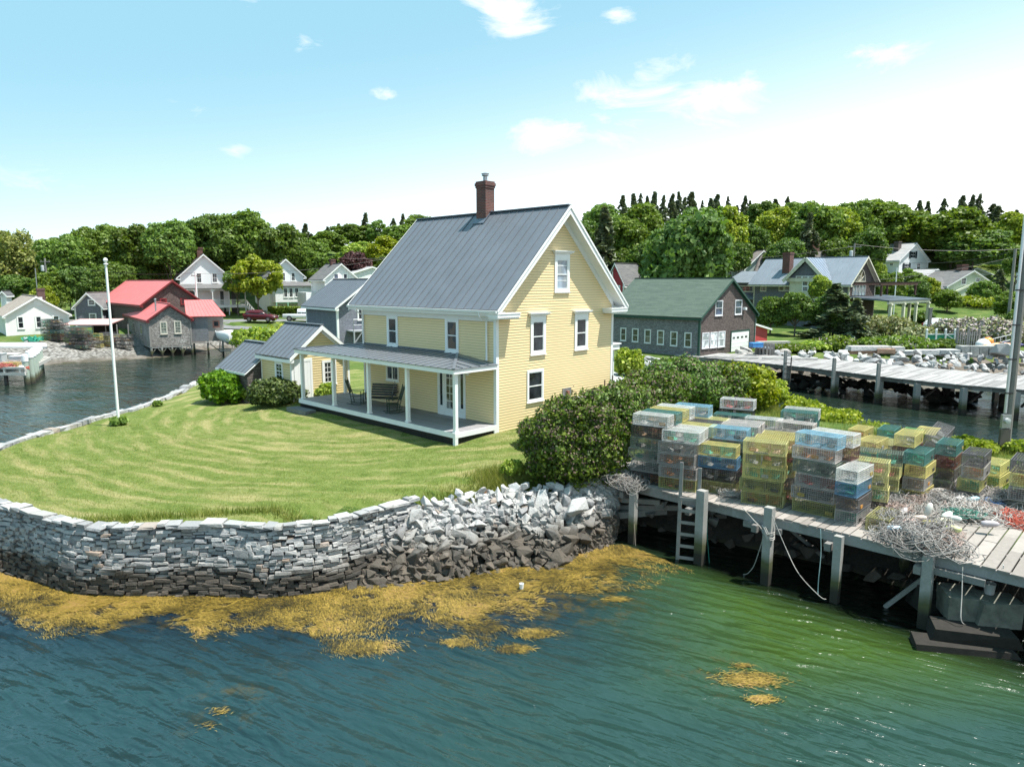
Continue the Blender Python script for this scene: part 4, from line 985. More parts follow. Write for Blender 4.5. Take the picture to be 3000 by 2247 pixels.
def laps(b, mb, face, z0, z1, u0, u1, pitch=.11, dep=.015):
    z = z0
    while z < z1-1e-3:
        t = min(pitch, z1-z); a0, a1 = (u0(z), u1(z)) if callable(u0) else (u0, u1); c0, c1 = (u0(z+t), u1(z+t)) if callable(u0) else (u0, u1)
        if a1-a0 > .02:
            p = [b.pt(face, a0, z, .002+dep), b.pt(face, a1, z, .002+dep), b.pt(face, c1, z+t, .003), b.pt(face, c0, z+t, .003), b.pt(face, a0, z, 0), b.pt(face, a1, z, 0)]
            f = [(0,1,2,3),(4,5,1,0)]
            if face in ('s', 'b'): f = [q[::-1] for q in f]
            mb.add(p, f)
        z += pitch
def slope_slab(m, p0, p1, p2, p3, th):            # top surface quad p0..p3 (eave a, eave b, ridge b, ridge a)
    P = [Vector(p) for p in (p0, p1, p2, p3)]; n = (P[1]-P[0]).cross(P[3]-P[0]).normalized(); n = n if n.z > 0 else -n
    m.prism(P, -n*th)
def ribs(m, e0, e1, r1, r0, sp, w=.018, h=.03):  # standing seams from eave line e0-e1 to ridge line r0-r1
    e0, e1, r0, r1 = map(Vector, (e0, e1, r0, r1)); L = (e1-e0).length; n = max(1, round(L/sp))
    nn = (e1-e0).cross(r0-e0).normalized(); nn = nn if nn.z > 0 else -nn
    for i in range(n+1):
        t = i/n; a = e0.lerp(e1, t); c = r0.lerp(r1, t); 
        if (a-c).length > .05: m.bar(a+nn*h*.5, c+nn*h*.5, w, h, up=nn)
def gable_roof(b, ze, zr, oe, og, mat, seam=0., th=.08, ridge=True, name='roof', trim=None, soff=True, ogb=None):
    W, L = b.W, b.L; m = MB(); ogb = og if ogb is None else ogb; y0, y1 = -og, L+ogb
    for sx in (0, 1):
        X = (lambda x: x) if sx == 0 else (lambda x: W-x)
        slope_slab(m, (X(-oe),y0,ze), (X(-oe),y1,ze), (X(W/2),y1,zr), (X(W/2),y0,zr), th)
        if seam: ribs(m, (X(-oe),y0+.02,ze), (X(-oe),y1-.02,ze), (X(W/2),y1-.02,zr), (X(W/2),y0+.02,zr), seam)
    if ridge: m.bar((W/2,y0,zr+.02), (W/2,y1,zr+.02), .22, .05); 
    r = m.build(name, mat, b.root)
    if trim:
        t = MB(); sl = (zr-ze)/(W/2+oe); n = Vector((-sl, 0, 1)).normalized()
        for sx in (0, 1):
            X = (lambda x: x) if sx == 0 else (lambda x: W-x)
            for y in (y0, y1):
                s0 = .03 if y == y0 else -.03
                t.prism([(X(-oe),y-s0,ze-.02),(X(W/2),y-s0,zr-.02),(X(W/2),y-s0,zr-.24),(X(-oe),y-s0,ze-.20)], (0, s0*.98, 0))
            if soff: t.prism([(X(-oe+.02),y0+.001,ze-.115),(X(W/2),y0+.001,zr-.115),(X(W/2),y0+.001,zr-.135),(X(-oe+.02),y0+.001,ze-.135)], (0, og+.02, 0))
            a_, c_ = sorted((X(-oe-.01), X(.02)))
            t.box(a_, c_, y0+.002, y1-.002, ze-.26, ze-.09)
            t.prism([(X(.0),-.028,ze+oe*sl-.13),(X(W/2),-.028,zr-.13),(X(W/2),-.028,zr-.34),(X(.0),-.028,ze+oe*sl-.34)], (0,.026,0))
        t.build('roof_trim', trim, b.root)
    return r
def chimney(b, x, y, w, d, z0, z1, roof=None, mat=None, pots=False, name='chimney'):
    m = MB(); m.box(x-w/2, x+w/2, y-d/2, y+d/2, z0, z1-.3); m.box(x-w/2-.03, x+w/2+.03, y-d/2-.03, y+d/2+.03, z1-.3, z1-.2); m.box(x-w/2-.055, x+w/2+.055, y-d/2-.055, y+d/2+.055, z1-.2, z1-.08); m.box(x-w/2-.02, x+w/2+.02, y-d/2-.02, y+d/2+.02, z1-.08, z1)
    c = m.build(name, mat or BRICK, roof or b.root)
    return c
def corners(b, zw, mat, w=.1, base=-2., faces='gsr', t=.03):
    m = MB()
    for u in (0, b.W-w): b.fbox(m, 'g', u, u+w, base, zw, 0, t)
    b.fbox(m, 's', -.001-t, w, base, zw, 0, t); b.fbox(m, 's', b.L-w, b.L, base, zw, 0, t); b.fbox(m, 'r', -.001-t, w, base, zw, 0, t)
    m.build('corner_trim', mat, b.root)

# ================================================================ the yellow house
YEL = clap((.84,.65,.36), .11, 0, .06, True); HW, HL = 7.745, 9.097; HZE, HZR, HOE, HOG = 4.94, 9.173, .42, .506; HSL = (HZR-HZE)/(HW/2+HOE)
H = Bld('yellow_house', 'large yellow clapboard house with grey metal roof, brick chimney and open white-posted porch', 'house', HA, HG, HYAW, HW, HL)
def yellow_house():
    b = H; zw = HZE+HOE*HSL-.09; zap = HZR-.10
    gable_walls(b, zw-.02, zap-.02, YEL, -1.)
    m = MB(); zl = lambda z: max(0, (z-zw)/HSL)+.0; laps(b, m, 'g', -.3, zap-.1, lambda z: max(.1 if z < zw-.3 else 0, (z-zw)/HSL), lambda z: min(HW-(.1 if z < zw-.3 else 0), HW-(z-zw)/HSL))
    laps(b, m, 's', .36, 4.46, .1, HL-.1); laps(b, m, 'r', -.3, 4.5, .1, HL-.1)
    m.build('clapboards', YEL, b.root)
    corners(b, zw-.25, WHITE, .12, -.4)
    f = MB(); f.box(-.012, HW, -.012, HL, -1., -.28); f.build('foundation', plain((.2,.19,.18), .9), b.root)
    r = gable_roof(b, HZE, HZR, HOE, HOG, ROOF, .475, .05)
    # ridge cap flashing and rust-pale streak are left to the metal
    t = MB()                                       # eaves, rakes, soffits, returns
    for sx in (0, 1):
        X = (lambda x: x) if sx == 0 else (lambda x: HW-x)
        for y, s0 in ((-HOG, .035), (HL+HOG, -.035)):
            t.prism([(X(-HOE-.02),y-s0,HZE-.055),(X(HW/2),y-s0,HZR-.035),(X(HW/2),y-s0,HZR-.36),(X(-HOE-.02),y-s0,HZE-.30)], (0, s0*.95, 0))
            t.prism([(X(-HOE-.05),y-s0*1.9,HZE-.02),(X(HW/2),y-s0*1.9,HZR+.012),(X(HW/2),y-s0*1.9,HZR-.11),(X(-HOE-.05),y-s0*1.9,HZE-.12)], (0, s0*.85, 0))
        t.prism([(X(-HOE+.02),-HOG+.002,HZE-.20),(X(HW/2),-HOG+.002,HZR-.20),(X(HW/2),-HOG+.002,HZR-.225),(X(-HOE+.02),-HOG+.002,HZE-.225)], (0, HOG+.02, 0))
        t.prism([(X(0),-.03,zw-.14),(X(HW/2),-.03,zap-.12),(X(HW/2),-.03,zap-.42),(X(0),-.03,zw-.44)], (0,.028,0))
        a_, c_ = sorted((X(-HOE), X(.0))); t.box(a_, c_, -HOG+.004, HL+HOG-.004, HZE-.24, HZE-.09)
        # cornice returns
        a_, c_ = sorted((X(-HOE-.03), X(.82))); t.box(a_, c_, -HOG-.03, .01, HZE-.30, HZE-.17); t.box(a_+.03, c_-.03, -HOG+.01, .0, HZE-.36, HZE-.30); t.box(a_-.02, c_+.02, -HOG-.05, .0, HZE-.17, HZE-.135)
    b.fbox(t, 's', 0.13, HL-.13, 4.46, HZE-.24, 0, .035)
    t.build('cornice', WHITE, b.root)
    g = MB()                                       # gutter and downspouts
    pr = [(-HOE-.02,HZE-.03),(-HOE-.14,HZE-.03),(-HOE-.12,HZE-.12),(-HOE-.04,HZE-.13)]
    g.prism([(x, -HOG-.02, z) for x, z in pr], (0, HL+2*HOG+.04, 0)); gt = g.build('gutter', WHITE2, b.root)
    for y, z1 in ((.44, 2.95), (8.96, 3.1)):
        d = MB(); d.tube([(-HOE-.08,y,HZE-.12),(-HOE-.06,y,HZE-.28),(-.11,y,HZE-.50),(-.10,y,z1+.02)], .038, 8); d.tube([(-.10,y,z1+.02),(-.10,y,z1-.04)], .045, 8); d.build('downspout', WHITE, gt)
    # chimney
    c = chimney(b, 3.80, 4.5, .56, .62, 7.6, 10.58, r)
    p = MB(); p.lathe([(.10,0),(.10,.22)], 14, (3.80,4.5,10.58)); p.lathe([(.10,.26),(.16,.28),(.16,.36),(.19,.38),(.05,.42)], 14, (3.80,4.5,10.56)); p.bar((3.55,4.25,10.58),(3.55,4.25,10.78),.02); p.bar((4.05,4.75,10.58),(4.05,4.75,10.78),.02)
    p.build('flue_pipe', GALV, c)
    fl = MB(); fl.prism([(3.3,4.12,HZR-.52),(3.88,4.12,HZR+.07),(3.88,4.88,HZR+.07),(3.3,4.88,HZR-.52)], (0,0,.03)); fl.build('flashing', DARKROOF, c)
    # windows
    b.window('g', 1.86, 1.10, .86, 1.17, cas=.085, cap=0, sill=True); 
    b.window('g', 2.12, 3.13, .66, 1.24, cas=.14, cap=.13, top=.30); b.window('g', 5.02, 3.13, .66, 1.24, cas=.14, cap=.13, top=.30)
    w = b.window('g', 3.62, 5.70, .70, 1.24, cas=.14, cap=.13, top=.30, gl=glass((.10,.125,.15), (.30,.34,.36)), label='attic window with a pale blind'); k = MB(); b.fbox(k, 'g', 3.66, 4.28, 6.68, 6.71, .022, .03); b.fbox(k, 'g', 3.66, 4.28, 6.05, 6.075, .022, .03); k.build('blind_rail', WHITE, w)
    b.window('s', 6.42, 3.2, .58, 1.16, cas=.12, top=.10); b.window('s', 2.29, 3.2, .60, 1.18, cas=.12, top=.08, gl=glass((.02,.02,.022), (.16,.10,.07)))
    sw = b.window('s', 6.36, 1.52, .84, .62, nx=1, ny=1, cas=.06, meet=False, name='sliding_window'); k = MB(); b.fbox(k, 's', 6.76, 6.82, 1.53, 2.13, .022, .044); k.build('middle_stile', WHITE, sw)
    # entrance: door with sidelights
    d = MB(); B = lambda *a: b.fbox(d, 's', *a)
    for u0, u1 in ((1.78,1.88),(3.46,3.56),(2.14,2.22),(3.12,3.20)): B(u0, u1, .35, 2.52, 0, .05)
    B(1.88, 3.46, 2.42, 2.52, 0, .048); B(1.88, 3.46, .35, .40, 0, .06)
    for u0 in (1.88, 3.20): B(u0, u0+.26, .40, .75, 0, .03); B(u0, u0+.05, .75, 2.42, 0, .03); B(u0+.21, u0+.26, .75, 2.42, 0, .03); B(u0+.05, u0+.21, 2.34, 2.42, 0, .03)
    fr = d.build('entrance_frame', WHITE, b.root)
    for u in (1.93, 3.25): g = MB(); b.fbox(g, 's', u, u+.16, .75, 2.34, 0, .024); g.build('sidelight', GLASS, fr)
    d = MB()
    for u0, u1, z0, z1 in ((2.22,2.35,.40,2.42),(2.99,3.12,.40,2.42),(2.35,2.99,.40,.66),(2.35,2.99,2.30,2.42)): B2 = b.fbox(d, 's', u0, u1, z0, z1, 0, .035)
    for i in (1, 2): b.fbox(d, 's', 2.35+.64*i/3-.012, 2.35+.64*i/3+.012, .66, 2.30, 0, .028)
    for j in range(1, 5): b.fbox(d, 's', 2.35, 2.99, .66+1.64*j/5-.012, .66+1.64*j/5+.012, 0, .026)
    dr = d.build('french_door', WHITE, b.root); g = MB(); b.fbox(g, 's', 2.35, 2.99, .66, 2.30, 0, .022); g.build('pane', glass((.02,.02,.02), (.35,.34,.32)), dr)
    g = MB(); b.fbox(g, 's', 2.27, 2.31, 1.28, 1.40, .035, .08); g.build('door_handle', BLACK, dr)
    for u in (1.55, 3.95):
        g = MB(); b.fbox(g, 's', u-.06, u+.06, 2.28, 2.38, 0, .04); o = b.pt('s', u, 2.26, .12); g.lathe([(.03,.10),(.075,.07),(.07,-.03),(.03,-.05)], 10, o); g.build('porch_light', WHITE2, b.root)
    # meter panel and pipes by the tanks
    g = MB(); b.fbox(g, 'g', 4.08, 4.67, .92, 1.37, 0.01, .05); pn = g.build('meter_panel', GALV, b.root); g = MB(); b.fbox(g, 'g', 4.3, 4.42, 1.0, 1.25, .05, .16); g.tube([b.pt('g',4.36,1.02,.1), b.pt('g',4.5,.95,.14), b.pt('g',4.55,.9,.4)], .015, 6); g.build('regulator', plain((.25,.1,.07), .6), pn)
    # rear side entry
    e = MB(); e.box(HW+.02, HW+.95, .55, 2.2, -.2, 2.75); en = e.build('side_entry', WHITE2, b.root)
    e = MB(); e.box(HW+.02, HW+1.12, .35, 2.4, 2.75, 3.0); e.prism([(HW,.3,3.0),(HW+1.2,.3,3.0),(HW+1.2,2.45,3.0),(HW,2.45,3.0)], (0,0,.05)); e.build('entry_cornice', WHITE, en)
    e = MB(); e.box(HW+.2, HW+.85, .53, .55, .2, 2.3); e.build('entry_pane', GLASS2, en)
yellow_house()
def porch():
    b = H; y1 = 11.45; xf = -2.2; zf = .35
    dk = MB()
    n = 0; x = xf
    while x < .55:                                  # floor boards
        ye = y1 if True else HL; y0 = 0 if x < 0 else HL+.03
        dk.box(x, min(x+.088, .56), y0, ye, zf-.03, zf); x += .092
    # boards over x<0 run the whole porch
    fl = dk.build('porch_floor', wood((.30,.285,.29), (.235,.225,.23), .7, .6), b.root)
    t = MB(); t.box(xf-.035, xf-.001, -.035, y1+.03, zf-.20, zf-.004); t.box(xf, -.0, -.035, -.002, zf-.20, zf-.004); t.box(xf, .56, y1+.002, y1+.03, zf-.20, zf-.004); t.box(xf-.03, xf+.12, -.03, .1, -.8, zf-.2); t.box(-.14,-.03,-.033,.09,-.6,zf-.2)
    t.build('porch_skirt', WHITE, b.root)
    l = MB()                                        # black lattice under the floor
    z0, z1 = -.75, zf-.2
    y = .12
    while y < y1: l.box(xf+.02, xf+.03, y, y+.035, z0, z1); y += .085
    z = z0
    while z < z1: l.box(xf+.031, xf+.04, .12, y1, z, z+.035); z += .085
    x = xf+.14
    while x < -.15: l.box(x, x+.035, .02, .03, z0, z1); x += .085
    z = z0
    while z < z1: l.box(xf+.14, -.15, .031, .04, z, z+.035); z += .085
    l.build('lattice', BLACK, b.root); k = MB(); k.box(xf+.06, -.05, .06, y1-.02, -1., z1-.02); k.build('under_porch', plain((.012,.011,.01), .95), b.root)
    for x, y in [(-2.08,.10),(-2.08,3.02),(-2.08,5.73),(-2.08,8.51),(-2.08,11.3),(.32,11.3)]:
        p = MB(); p.box(x-.07, x+.07, y-.07, y+.07, zf, 2.62); p.box(x-.095, x+.095, y-.095, y+.095, zf, zf+.05); p.build('post', WHITE, b.root)
    # roof
    xo = -2.36; yo = -.13; ye = y1+.12; zb = 2.80; zt = 3.06; m = MB(); th = .03
    A_, B_, C_, D_ = (xo,yo,zb), (xo,ye,zb), (-.002,HL,zt), (-.002,2.25,zt)
    slope_slab(m, A_, B_, C_, D_, th); slope_slab(m, (xo+.01,yo,zb), D_, (-.002,yo+.0,zb+.01), (-.002,yo,zb+.01), th) if False else None
    m.prism([A_, (-.002,yo,zb), D_], (0,0,-th)); m.prism([B_, C_, (.75,HL+.002,zt), (.75,ye,zb)], (0,0,-th))
    nn = Vector((zb-zt, 0, 2.36)).normalized()
    y = yo+.45
    while y < ye-.1:                                # seams run up the front slope
        t = 1.
        if y < 2.25: t = (y-yo)/(2.25-yo)
        if y > HL: t = (ye-y)/(ye-HL)
        a = Vector((xo,y,zb)); c = Vector((xo*(1-t)-.002*t, y, zb+(zt-zb)*t)); m.bar(a+Vector((0,0,.015)), c+Vector((0,0,.015)), .022, .035); y += .455
    for x in (-1.9,-1.45,-1.0,-.55):
        t = (x-xo)/(2.36); m.bar((x,yo,zb+.015), (x,yo+(2.25-yo)*t,zb+(zt-zb)*t+.015), .022, .035)
    m.bar((xo,yo,zb+.02), (-.03,2.25,zt+.02), .12, .035); m.bar((xo,ye,zb+.02), (-.03,HL,zt+.02), .12, .035)
    for x in (-1.6,-.9,-.2,.3): m.bar((x,ye,zb+.015), (x, max(HL+.03, ye-(x-xo)*1.0), zb+(zt-zb)*min(1,(x-xo)/2.36)+.015), .022, .035)
    m.box(-.05, .0, 2.25, HL, zt, zt+.07)
    m.build('porch_roof', metalroof((.165,.18,.20), .33, .25), b.root)
    f = MB(); f.box(xo+.03, xo+.055, yo+.03, ye-.03, zb-.20, zb-.035); f.box(xo+.06, -.04, yo+.03, yo+.055, zb-.20, zb-.035); f.box(xo+.06, .75, ye-.055, ye-.03, zb-.20, zb-.035); f.box(xo+.1, xo+.36, yo+.1, ye-.1, 2.60, zb-.04)
    f.box(xo+.36, -.04, yo+.1, yo+.3, 2.60, zb-.04)
    f.build('porch_beam', WHITE, b.root); c = MB(); c.box(xo+.37, -.04, yo+.31, ye-.12, zb-.10, zb-.07); c.build('porch_ceiling', plain((.35,.40,.36), .6), b.root)
porch()

# chairs, swing, steps, tanks
DG = plain((.016,.045,.028), .45, .1); DB = plain((.035,.038,.042), .5, .1)
def rocker(label, a, b_, rz):
    p = H2W(a, b_, HG+.35); t = thing('rocking_chair', label, 'rocking chair', p, rz)
    for s in (-1, 1):                                # facing local -y
        m = MB(); m.tube([(s*.24, -.42, .06), (s*.24,-.2,.015), (s*.24,.1,.015), (s*.24,.42,.075)], .016, 6); m.build('rocker', DG, t)
        m = MB(); m.tube([(s*.24,-.24,.02),(s*.25,-.25,.62)], .02, 8); m.build('front_leg', DG, t)
        m = MB(); m.tube([(s*.22,.18,.02),(s*.22,.24,.42),(s*.23,.46,1.14),(s*.23,.47,1.2)], [.02,.02,.018,.024], 8); m.build('back_post', DG, t)
        m = MB(); m.bar((s*.265,-.30,.63),(s*.25,.30,.63),.08,.022); m.build('armrest', DG, t)
    m = MB(); m.prism([(-.25,-.28,.40),(.25,-.28,.40),(.22,.22,.36),(-.22,.22,.36)], (0,0,.03)); m.build('seat', DG, t)
    m = MB(); m.bar((-.23,.46,1.08),(.23,.46,1.08),.02,.10); m.bar((-.22,.30,.55),(.22,.30,.55),.02,.05)
    for i in range(7): x = -.18+.06*i; m.bar((x,.455,1.06),(x,.30,.55),.03,.012)
    m.build('back_slats', DG, t)
    m = MB()
    for z in (.12,.24): m.bar((-.24,-.24,z),(.24,-.24,z),.018); m.bar((-.24,-.24,z+.03),(-.22,.2,z+.03),.016); m.bar((.24,-.24,z+.03),(.22,.2,z+.03),.016)
    m.build('stretcher', DG, t)
rocker('dark green rocking chair on the porch, back turned to the white garage door', 8.15, -1.1, HYAW+R(42)+math.pi*0)
rocker('dark green rocking chair on the porch seen from its side, right of the hanging swing', 5.1, -1.25, HYAW+R(-25)-R(90))
def swing():
    p = H2W(6.7, -.75, HG+.35); t = thing('porch_swing', 'dark slatted bench swing hanging on chains between the two rocking chairs', 'porch swing', p, HYAW-R(60))
    m = MB(); [m.bar((-.62,-.25+i*.1,.42),(.62,-.25+i*.1,.42),.085,.02) for i in range(6)]; m.build('seat', DB, t)
    m = MB(); [m.bar((-.62,.28+i*.035,.52+i*.11),(.62,.28+i*.035,.52+i*.11),.02,.095) for i in range(5)]; m.build('backrest', DB, t)
    for s in (-1, 1):
        m = MB(); m.bar((s*.66,-.3,.66),(s*.66,.34,.66),.09,.025); m.bar((s*.66,-.26,.38),(s*.66,-.26,.65),.05); m.bar((s*.66,-.28,.38),(s*.66,.32,.38),.05,.06); m.build('armrest', DB, t)
        m = MB(); m.tube([(s*.66,-.28,.66),(s*.66,.05,1.2),(s*.66,.05,2.3)], .009, 5); m.tube([(s*.66,.34,.66),(s*.66,.05,1.2)], .009, 5); m.build('chain', GALV, t)
swing()
def steps():
    a = H2W(10.6, -2.62, HG-.35); t = thing('granite_step', 'dark rectangular granite block step against the porch end', 'step', a, HYAW)
    m = MB(); stone_block(m, (0,0,.17), Vector((.28,0,0)), Vector((0,.85,0)), Vector((0,0,.19)), random.Random(1), .04); m.build('step_block', plain((.15,.155,.15), .85, .25, 5., bump=.01), t)
    a = H2W(10.95, -3.15, HG-.40); t = thing('stepping_slab', 'flat pale stone slab on the grass below the granite step', 'stone slab', a, HYAW+.1)
    m = MB(); stone_block(m, (0,0,.04), Vector((.38,0,0)), Vector((0,1.05,0)), Vector((0,0,.07)), random.Random(2), .07); m.build('slab', plain((.26,.25,.23), .9, .25, 5., bump=.01), t)
steps()
def tanks():
    t = thing('gas_tank', 'white upright propane tank against the yellow gable wall, half hidden by the lilac', 'gas tank', H2W(-.62, 4.75, HG), HYAW)
    m = MB(); m.lathe([(.36,0),(.38,.05),(.38,.82),(.34,.95),(.22,1.03),(.1,1.05)], 22); m.build('tank_body', WHITE, t, smooth=False); m = MB(); m.lathe([(.12,1.03),(.12,1.14),(.10,1.14)], 14); m.build('valve_collar', plain((.4,.12,.08), .6), t)
    t = thing('oil_tank', 'grey horizontal fuel tank lying beside the white gas tank', 'fuel tank', H2W(-.75, 6.6, HG), HYAW)
    m = MB(); m.lathe([(.1,-.75),(.36,-.72),(.42,-.62),(.42,.62),(.36,.72),(.1,.75)], 20, (0,0,.72), axis='x'); m.build('tank_body', plain((.33,.35,.34), .5), t); m = MB(); m.bar((-.5,0,0),(-.5,0,.35),.08,.5); m.bar((.5,0,0),(.5,0,.35),.08,.5); m.build('legs', DARKWOOD, t); m = MB(); m.tube([(.2,0,1.1),(.2,0,1.75)], .03, 8); m.tube([(-.4,0,1.1),(-.4,0,1.6)], .03, 8); m.build('vent_pipe', plain((.1,.06,.05), .6), t)
tanks()

# ================================================================ yellow garage and lean-to
def garage():
    yaw = HYAW; nc = (640+945/4.418, 940+485/4.418)      # near corner at eave
    # plan from base of the right corner
    zg = 2.15; Pr = at(1024.8, 1158, zg); X = Vector((math.cos(yaw), math.sin(yaw), 0)); Y = Vector((-math.sin(yaw), math.cos(yaw), 0))
    W = abs(plan_len(Pr, (-X.x, -X.y), 640+948/4.418, 1090)); P = Pr-X*W; L = abs(plan_len(P, (Y.x, Y.y), 640+553/4.418, 1050))
    b = Bld('yellow_garage', 'small yellow clapboard garage with white door, twelve-pane window and grey metal roof', 'garage', P, zg, yaw, W, L)
    ze = px_z(P+X*(-.2)-Y*.2, nc[1])-zg; zr = px_z(P+X*(W/2)-Y*.25, 940+55/4.418)-zg; oe, og = .22, .25; sl = (zr-ze)/(W/2+oe)
    zw = ze+oe*sl-.08; YG = clap((.75,.60,.33), .13, 0, .1, True)
    gable_walls(b, zw-.02, zr-.1, YG, -1.); m = MB(); laps(b, m, 'g', -.3, zr-.2, lambda z: max(.08, (z-zw)/sl), lambda z: min(W-.08, W-(z-zw)/sl), .13, .016); laps(b, m, 's', -.3, zw-.1, .08, L, .13, .016); m.build('clapboards', YG, b.root)
    corners(b, zw-.1, WHITE, .1, -.5); gable_roof(b, ze, zr, oe, og, ROOF, .44, .04, trim=WHITE)
    # door
    u0, z0 = b.fp('g', 640+975/4.418, 940+955/4.418); u1, z1 = b.fp('g', 640+1180/4.418, 940+520/4.418)
    u0 = .22; m = MB(); b.fbox(m, 'g', u0-.10, u0, -.1, z1+.15, 0, .05); b.fbox(m, 'g', u1, u1+.12, -.1, z1+.15, 0, .05); b.fbox(m, 'g', u0, u1, z1, z1+.15, 0, .048); b.fbox(m, 'g', u0, u1, -.05, z1, 0, .036)
    for i in range(1, 5): b.fbox(m, 'g', u0+(u1-u0)*i/5-.006, u0+(u1-u0)*i/5+.006, 0, z1, .036, .042)
    m.build('door', WHITE, b.root)
    b.pwin('g', 640+1362/4.418, 940+542/4.418, 640+1500/4.418, 940+785/4.418, nx=3, ny=4, cas=.12); b.pwin('s', 640+825/4.418, 940+560/4.418, 640+758/4.418, 940+735/4.418, nx=2, ny=4, cas=.1)
    # lean-to with its own gable end beyond the garage
    P2 = P+Y*(L+.02); nearx = 640+350/4.418; yaw2 = yaw; 
    t = thing('shingled_lean_to', 'low dark-shingled shed with grey metal roof attached behind the yellow garage', 'shed', Vector((P2.x, P2.y, zg)), yaw)
    # ridge from photo: its top at the same plan line as the garage back; slope falls towards local -x
    zrl = 2.75; zel = 1.32; xe = -.95; Ls = 3.6
    q = [Vector((x, y, z)) for x, y, z in ((xe,0,zel),(xe,Ls,zel),(.9,Ls,zrl),(.9,0,zrl))]
    mm = MB(); slope_slab(mm, *q, .05); ribs(mm, q[0], q[1], q[2], q[3], .44); mm.bar((.95,0,zrl+.02),(.95,Ls,zrl+.02),.3,.05); slope_slab(mm, (3.2,0,zel+.3), (3.2,Ls,zel+.3), (.9,Ls,zrl), (.9,0,zrl), .05); mm.build('roof', ROOF, t)
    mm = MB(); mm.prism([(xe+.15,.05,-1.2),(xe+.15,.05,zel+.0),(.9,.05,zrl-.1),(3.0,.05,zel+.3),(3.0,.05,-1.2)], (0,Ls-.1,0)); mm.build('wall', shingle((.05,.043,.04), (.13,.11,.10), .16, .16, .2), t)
    mm = MB(); mm.bar((xe,.0,zel-.06),(.9,.0,zrl-.06),.03,.12,up=(0,1,0)); mm.bar((xe-.01,0,zel-.07),(xe-.01,Ls,zel-.07),.03,.12); mm.build('trim', WHITE2, t)
    # white board screen between garage and house
    s = thing('board_screen', 'tall white boarded screen between the yellow garage and the yellow house', 'screen', H2W(12.2, 3.2, HG-.3), HYAW)
    mm = MB()
    for i in range(12): mm.box(-.6+i*.15, -.6+i*.15+.145, 0, .04, 0, 2.3)
    mm.build('boards', WHITE, s); mm = MB(); mm.bar((-.62,.0,2.32),(1.22,.0,2.32),.08,.05); mm.bar((-.62,.02,0),(-.62,.02,2.35),.09); mm.bar((1.22,.02,0),(1.22,.02,2.35),.09); mm.build('frame', WHITE, s)
    return b
garage()

# ================================================================ other buildings
def Z1(x, y): return x/3.013, 600+y/3.013
def Z2(x, y): return 500+x/3.013, 600+y/3.013
def Z4(x, y): return 1700+x/3.013, 550+y/3.013
def Z5(x, y): return 2300+x/3.013, 550+y/3.013
def simple(name, label, cat, near, yaw, right, left, yeave, apex, zg=None, dist=None, oe=.3, og=.3, wall=WHCLAP, roof=None, trim=WHITE, seam=0, base=-2.5, lw=None, group=None, ww=None, cb=None):
    """near: px of the near bottom (or any) corner; right/left: px columns of far gable / far side corners; yeave: px row of the eave at near corner; apex px row"""
    if dist is None: P = at(near[0], near[1], zg)
    else: P = deep(near[0], near[1], dist); zg = gz(P.x, P.y) if zg is None else zg
    X = Vector((math.cos(yaw), math.sin(yaw), 0)); Y = Vector((-math.sin(yaw), math.cos(yaw), 0))
    W = ww or abs(plan_len(P, (X.x, X.y), *right)); L = lw or abs(plan_len(P, (Y.x, Y.y), *left))
    b = Bld(name, label, cat, P, zg, yaw, W, L, group)
    ze = px_z(P-X*oe-Y*og, yeave)-zg; zr = px_z(P+X*(W/2)-Y*og, apex)-zg; sl = (zr-ze)/(W/2+oe); zw = ze+oe*sl-.08
    gable_walls(b, zw, zr-.1, wall, base)
    if trim: corners(b, zw-.1, cb or trim, .14, base, t=.04)
    b.roof = gable_roof(b, ze, zr, oe, og, roof or shingle((.07,.07,.075), (.13,.13,.13), .3, .15, .1, (.2,.2,.2)), seam, .1, trim=trim)
    b.zw, b.ze, b.zr, b.sl = zw, ze, zr, sl; return b
def wins(b, face, Z, rects, **kw):
    for r_ in rects: b.pwin(face, *Z(r_[0], r_[1]), *Z(r_[2], r_[3]), **kw)
TANROOF = shingle((.24,.195,.165), (.33,.28,.24), .9, .2, .1, (.40,.36,.32)); DKROOF = shingle((.075,.07,.068), (.13,.12,.115), .9, .2, .1, (.2,.19,.18)); GRROOF = shingle((.045,.072,.055), (.085,.118,.092), .9, .16, .3, (.14,.17,.14))
GYROOF = shingle((.10,.10,.105), (.17,.165,.16), .9, .2, .2, (.26,.25,.24)); SLROOF = shingle((.30,.31,.32), (.45,.43,.42), .8, .2, .2, (.5,.42,.36)); REDROOF = metalroof((.56,.145,.14), .5, .05); DARKRED = plain((.17,.02,.022), .5); FOREST = plain((.012,.055,.038), .5)
